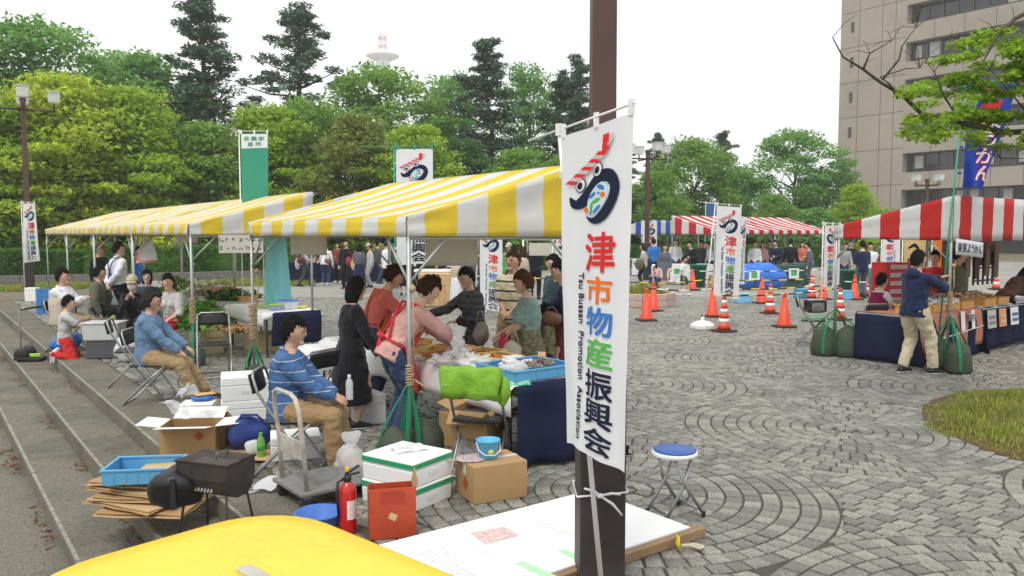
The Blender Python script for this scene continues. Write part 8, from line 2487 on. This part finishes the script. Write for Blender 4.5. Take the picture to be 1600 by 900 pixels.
person('woman in a dark top and maroon skirt with a brown handbag', XY(884, 8.75), 3.3, 1.64, 1.05, 'stand', lean=0.02, head=(0.18, 0.0), hands={'L': (0.26, 0.10, 1.00), 'R': (0.30, -0.06, 1.02)}, top='navy', bottom=('skirt', 'maroon', 0.22, 1.05), hair=('short', 'black'), female=True, vox=0.012, sk=2)
person('child with dark hair in a flowered top in front of the maroon skirt', XY(856, 8.55), 3.0, 1.17, 1.0, 'stand', head=(0.1, 0), top='print', bottom=('pants', 'navy'), hair=('bob', 'black'), vox=0.013, hands={'L': (0.2, 0.05, 0.66), 'R': (0.2, -0.05, 0.66)})
def hold_bag(label, loc, z, r, m, seed, h=0.12, name='shopping_bag'):
    t = thing(name, label, 'bag', (loc[0], loc[1], z))
    blob((0, 0, 0), r, 0.02, 9, seed, 16, 12).build('bag_body', m, t, smooth=True)
    for s in (1, -1):
        MB().path([(-r[0] * .6, s * .01, r[2] * .7), (-r[0] * .2, s * .015, r[2] + h), (r[0] * .2, s * .015, r[2] + h), (r[0] * .6, s * .01, r[2] * .7)], 0.008, 6).build('handle', m, t, smooth=True)
    return t
x, y = XY(803, 8.25); hold_bag('pale plastic shopping bag held by the woman in mint', (x - 0.02, y - 0.06), 0.66, (0.12, 0.06, 0.15), mat('milky_bag', (0.62, 0.60, 0.48), 0.4, 0.1, 8, 0.4, 12, transl=0.3), 4)
x, y = XY(787, 8.25); hold_bag('red purse held by the woman in mint', (x, y - 0.05), 0.78, (0.05, 0.04, 0.08), fab('purse_red', (0.45, 0.03, 0.06)), 6, 0.02, 'purse')
x, y = XY(742, 8.75); hold_bag('clear shopping bag hanging from the arm of the plaid shirt customer', (x + 0.06, y), 0.80, (0.09, 0.06, 0.13), mat('smoky_bag', (0.26, 0.22, 0.19), 0.3, 0.3, 9, 0.4, 12), 7)
x, y = XY(722, 8.75); hold_bag('open black purse in the hand of the plaid shirt customer', (x, y - 0.04), 0.94, (0.07, 0.05, 0.06), fab('purse_black', (0.02, 0.02, 0.02)), 8, 0.01, 'purse')
x, y = XY(862, 8.45); hold_bag('brown leather handbag of the woman in the maroon skirt', (x, y), 1.0, (0.12, 0.06, 0.08), mat('brown_leather', (0.17, 0.075, 0.04), 0.5, 0.15, 9, 0.2, 30), 9, 0.04, 'handbag')
# right stall
phx = XY(1434, 10.8)
poleh = Vector((N_R[0] - 0.10, N_R[1] - 0.08))
dvec = Vector((poleh.x - phx[0], poleh.y - phx[1]))
hd_ = 0.42
rot_ = Matrix.Rotation(-hd_, 3, 'Z')
lp_ = rot_ @ Vector((dvec.x, dvec.y, 0))
person('man in a navy hoodie and cream trousers gripping the tent pole', phx, hd_, 1.70, 1.12, 'stand', lean=0.06, head=(-0.05, -.1), px0=-0.02, hands={'L': (lp_.x - 0.04, lp_.y + 0.05, 1.30), 'R': (lp_.x - 0.06, lp_.y - 0.02, 1.22)}, elbow={'L': (-.1, .8, -.8), 'R': (-.1, -.8, -.6)}, feet={'L': (-0.06, 0.12, .085), 'R': (0.20, -0.14, .085)}, top='navy', bottom=('pants', 'cream'), hair=('short', 'black'), vox=0.012, sk=1,
       extras=lambda I: (blob(I['N'] - I['fv'] * .09 - Vector((0, 0, .03)), (.06, .12, .08), .02, 8, 3).build('hood', MATS['fabric_navy'], I['t'], smooth=True)))
def mvest(I):
    k, P, tv, fv, yv, f = I['k'], I['P'], I['tv'], I['fv'], I['yv'], I['f']
    MB().grid(lambda i, j: P + tv * (-.10 + .55 * j) * k + (fv * math.cos(i * 2 * PI) * .14 + yv * math.sin(i * 2 * PI) * .175) * k * f * (1.0 if j < .8 else .86), 20, 8).build('pinafore', MATS['fabric_magenta'], I['t'], smooth=True, solid=0.012)
person('seated woman in a magenta pinafore over a white blouse at the sweets stall', XY(1376, 12.75), 0.35, 1.58, 1.05, 'sit', lean=0.05, seat=0.45, head=(0.05, 0), hands={'L': (0.32, 0.12, 0.60), 'R': (0.34, -0.10, 0.60)}, top='white', bottom=('skirt', 'magenta', 0.3), hair=('short', 'black'), female=True, vox=0.013, extras=mvest)
person('person in a dark jacket and cap behind the tent pole of the sweets stall', XY(1497, 13.7), -0.3, 1.68, 1.05, 'stand', head=(0.1, 0), top='olive', bottom=('pants', 'navy'), hair=('cap', 'black'), vox=0.014, extras=lambda I: cap_on(I, mat('cap_dark', (0.03, 0.035, 0.05), 0.85)), sk=2)
person('dark haired person bending over the right part of the sweets stall', XY(1574, 13.6), 0.1, 1.58, 1.05, 'stand', lean=0.75, head=(0.2, 0), top='brown', bottom=('pants', 'black'), hair=('long', 'black'), vox=0.014, female=True, hands={'L': (0.6, 0.1, 0.85), 'R': (0.6, -0.1, 0.85)})
person('person in red behind the man gripping the tent pole', XY(1462, 14.2), 4.0, 1.62, 1.0, 'stand', top='red', bottom=('pants', 'black'), hair=('short', 'black'), vox=0.016)
# ---------- people farther off
FP = [
 (475, 29.0, 0.3, 1.62, 'walk', 'lightgrey', ('pants', 'darkgrey'), 'short', 'black', 0.15, 'walker in a grey hooded top with a dark red shoulder bag'),
 (507, 29.5, 1.4, 1.60, 'stand', 'white', ('pants', 'jeans'), 'short', 'brown', 0.3, 'person in a white shirt bending at the distant navy table'),
 (541, 27.6, 4.6, 1.72, 'stand', 'black', ('pants', 'black'), 'short', 'black', 0, 'man in a black suit carrying a dark red bag'),
 (561, 26.0, 1.5, 1.60, 'stand', 'greyblue', ('skirt', 'navy', 0.4), 'bob', 'black', 0, 'woman in a slate grey dress seen from behind'),
 (578, 28.3, 3.6, 1.58, 'stand', 'lightgrey', ('pants', 'grey'), 'cap', 'grey', 0, 'person in a pale hat and light grey jacket'),
 (603, 25.5, 0.6, 1.72, 'stand', 'white', ('pants', 'black'), 'bald', 'grey', 0, 'balding man with a black coat over his arm'),
 (631, 24.5, 2.0, 1.64, 'stand', 'navy', ('skirt', 'black', 0.3), 'bob', 'black', 0, 'person in navy behind the tent pole of the near yellow tent'),
 (712, 20.5, 0.8, 1.35, 'stand', 'beige', ('skirt', 'white', 0.15, 1.1), 'short', 'black', 0, 'girl in a cream top and long white skirt'),
 (724, 23.5, 2.2, 1.66, 'stand', 'grey', ('pants', 'darkgrey'), 'short', 'brown', 0, 'man in a grey shirt behind the girl in white'),
 (705, 26.5, 1.0, 1.70, 'stand', 'white', ('pants', 'navy'), 'short', 'reddish', 0, 'person in a white shirt under the distant red tent'),
 (776, 22.5, 4.4, 1.66, 'stand', 'green', ('pants', 'darkgrey'), 'cap', 'red', 0, 'person in a bright green jacket and red hat'),
 (796, 25.5, 4.2, 1.62, 'stand', 'grey', ('pants', 'darkgrey'), 'cap', 'grey', 0, 'person in a pale sun hat behind the polo shirt man'),
 (836, 23.0, 1.5, 1.72, 'stand', 'black', ('pants', 'black'), 'short', 'black', 0, 'person in black beside the white pipe frame'),
 (755, 19.0, 3.4, 1.50, 'stand', 'darkgrey', ('pants', 'black'), 'short', 'black', 0.5, 'person bending behind the plaid shirt customer'),
 (868, 10.9, 3.7, 1.64, 'stand', 'teal', ('pants', 'jeans'), 'short', 'black', 0, 'man in dark clothes half hidden behind the near banner'),
 (1006, 27.5, 3.0, 1.60, 'stand', 'lightgrey', ('pants', 'black'), 'bob', 'brown', 0, 'woman in a light grey coat with an olive bag eating something'),
 (1022, 31.0, 1.8, 1.74, 'stand', 'blue', ('pants', 'navy'), 'short', 'black', 0, 'man in a bright blue T-shirt before the blue tent'),
 (1039, 27.0, 4.6, 1.58, 'stand', 'greyblue', ('skirt', 'greyblue', 0.35), 'bob', 'brown', 0, 'woman in a slate blue pinafore holding a child by the hand'),
 (1031, 25.4, 3.4, 0.98, 'stand', 'palepink', ('pants', 'jeans'), 'cap', 'white', 0.5, 'toddler in pink with a white hat at the planter'),
 (1068, 24.5, 5.9, 1.22, 'walk', 'white', ('shorts', 'dgreen'), 'short', 'black', 0, 'boy in a white T-shirt and green shorts running'),
 (1056, 31.6, 4.6, 1.72, 'stand', 'white', ('pants', 'jeans'), 'short', 'black', 0, 'stall keeper in a white shirt under the left of the central tent'),
 (1083, 30.0, 3.9, 1.68, 'stand', 'black', ('pants', 'black'), 'short', 'black', 0.3, 'person in a black suit bending at the central tent table'),
 (1097, 31.4, 4.2, 1.66, 'stand', 'darkgrey', ('pants', 'black'), 'short', 'black', 0, 'person in dark grey behind the bending person in black'),
 (1112, 31.0, 3.2, 1.66, 'stand', 'white', ('pants', 'navy'), 'short', 'brown', 0.2, 'person in a white shirt left of the banner in the central tent'),
 (1146, 29.0, 3.0, 1.55, 'sit', 'blue', ('pants', 'navy'), 'short', 'black', 0.2, 'person in blue sitting under the central tent'),
 (1180, 31.5, 4.5, 1.64, 'stand', 'white', ('pants', 'jeans'), 'short', 'black', 0, 'person in white under the middle of the central tent'),
 (1192, 32.5, 4.3, 1.62, 'stand', 'palepink', ('pants', 'jeans'), 'bob', 'brown', 0, 'woman in pale pink under the middle of the central tent'),
 (1214, 30.8, 4.0, 1.70, 'stand', 'navy', ('pants', 'darkgrey'), 'short', 'black', 0.2, 'person in navy behind the right table of the central tent'),
 (1236, 30.5, 1.3, 1.74, 'stand', 'black', ('pants', 'grey'), 'short', 'black', 0, 'man in a black top and grey trousers under the central tent'),
 (1268, 28.6, 2.9, 1.62, 'stand', 'greyblue', ('pants', 'greyblue'), 'short', 'black', 0.15, 'stall keeper in grey overalls at the right end of the central tent'),
 (1349, 23.5, 1.6, 1.72, 'stand', 'navy', ('pants', 'greyblue'), 'short', 'black', 0, 'man in a navy shirt seen from behind beyond the red tent'),
 (1361, 26.0, 4.2, 1.64, 'stand', 'white', ('pants', 'jeans'), 'short', 'black', 0, 'person in a light top right of the man in navy beyond the red tent'),
 (1319, 27.5, 4.7, 1.64, 'stand', 'grey', ('pants', 'navy'), 'short', 'brown', 0.2, 'person in grey behind the green covered table'),
 (1385, 22.0, 3.8, 1.62, 'stand', 'brown', ('pants', 'black'), 'short', 'brown', 0, 'person in brown beyond the red trays'),
 (590, 30.5, 0.2, 1.66, 'stand', 'darkgrey', ('pants', 'jeans'), 'short', 'black', 0, 'person in dark grey behind the person in the pale hat'),
 (528, 31.0, 4.5, 1.60, 'stand', 'maroon', ('pants', 'black'), 'bob', 'black', 0, 'seller in maroon behind the distant navy table'),
 (689, 24.0, 4.6, 1.68, 'stand', 'navy', ('pants', 'khaki'), 'short', 'grey', 0, 'person in navy right of the wooden counter'),
 (818, 20.0, 2.6, 1.60, 'stand', 'beige', ('pants', 'jeans'), 'bob', 'brown', 0, 'woman in beige behind the mint dressed woman'),
 (1203, 33.0, 4.6, 1.66, 'stand', 'olive', ('pants', 'black'), 'short', 'black', 0, 'person in olive at the back of the central tent'),
 (1254, 32.5, 4.4, 1.60, 'stand', 'coral', ('pants', 'jeans'), 'bob', 'brown', 0, 'woman in coral at the back right of the central tent'),
 (1330, 30.0, 4.4, 1.68, 'stand', 'black', ('pants', 'khaki'), 'short', 'black', 0, 'person in black far behind the green covered table'),
 (1130, 33.0, 4.7, 1.66, 'stand', 'teal', ('pants', 'khaki'), 'short', 'grey', 0, 'person in dark teal behind the banner in the central tent'),
 (652, 27.5, 4.0, 1.68, 'stand', 'white', ('pants', 'black'), 'short', 'black', 0, 'person in a white shirt left of the wooden counter'),
]
HATM = {'grey': mat('hat_pale', (0.45, 0.43, 0.37), 0.85), 'red': mat('hat_red', (0.40, 0.04, 0.03), 0.85), 'white': mat('hat_white', (0.7, 0.68, 0.6), 0.85)}
for i, (px, Yd, hdg, H, pose, tp, bt_, hs, hcol, ln, lb_) in enumerate(FP):
    ex_ = None
    hc = hcol
    if hs == 'cap':
        ex_ = (lambda I, c=hcol: cap_on(I, HATM[c])); hc = 'black'
    fem = 'woman' in lb_ or 'girl' in lb_ or bt_[0] == 'skirt'
    hn = None
    if i % 3 == 0:
        hn = {'L': (0.28, 0.08, H * 0.60), 'R': (0.26, -0.10, H * 0.56)}
    person(lb_, XY(px, Yd), hdg, H, 1.05, pose, lean=ln, head=(0.1, 0), hands=hn, top=tp, sleeve='short' if ('T-shirt' in lb_) else 'long', bottom=bt_, shoes=('black', 'white')[i % 2], hair=(hs, hc), sk=i % 3, vox=0.022 if Yd > 12 else 0.013, female=fem, extras=ex_, group='people farther off at the market')
for px, Yd, z_, r, c_, lb_, sd in ((470, 28.7, 0.95, (0.16, 0.08, 0.13), (0.12, 0.015, 0.03), 'dark red shoulder bag of the walker in grey', 1), (464, 28.9, 0.80, (0.1, 0.08, 0.2), (0.45, 0.42, 0.46), 'pale tote bag of the walker in grey', 2), (545, 27.3, 0.95, (0.13, 0.06, 0.16), (0.25, 0.02, 0.06), 'dark red bag carried by the man in the suit', 3), (553, 27.0, 0.85, (0.12, 0.05, 0.2), (0.55, 0.36, 0.16), 'tan paper bag beside the man in the suit', 4), (1000, 27.3, 0.85, (0.17, 0.09, 0.2), (0.10, 0.09, 0.05), 'olive bag of the woman in the grey coat', 5), (512, 29.2, 0.9, (0.14, 0.08, 0.1), (0.16, 0.09, 0.05), 'brown handbag of the person in white', 6)):
    hold_bag(lb_, XY(px, Yd), z_, r, mat('bag_col_%d' % sd, c_, 0.6, 0.15), sd, 0.18, 'handbag')
# weld every figure once, all together
dg = bpy.context.evaluated_depsgraph_get()
new = [(o, bpy.data.meshes.new_from_object(o.evaluated_get(dg))) for o in REMESH]
for o, me in new:
    old = o.data
    o.modifiers.clear()
    if not me.materials and old.materials:
        me.materials.append(old.materials[0])
    o.data = me
    me.polygons.foreach_set('use_smooth', [True] * len(me.polygons))
    bpy.data.meshes.remove(old)
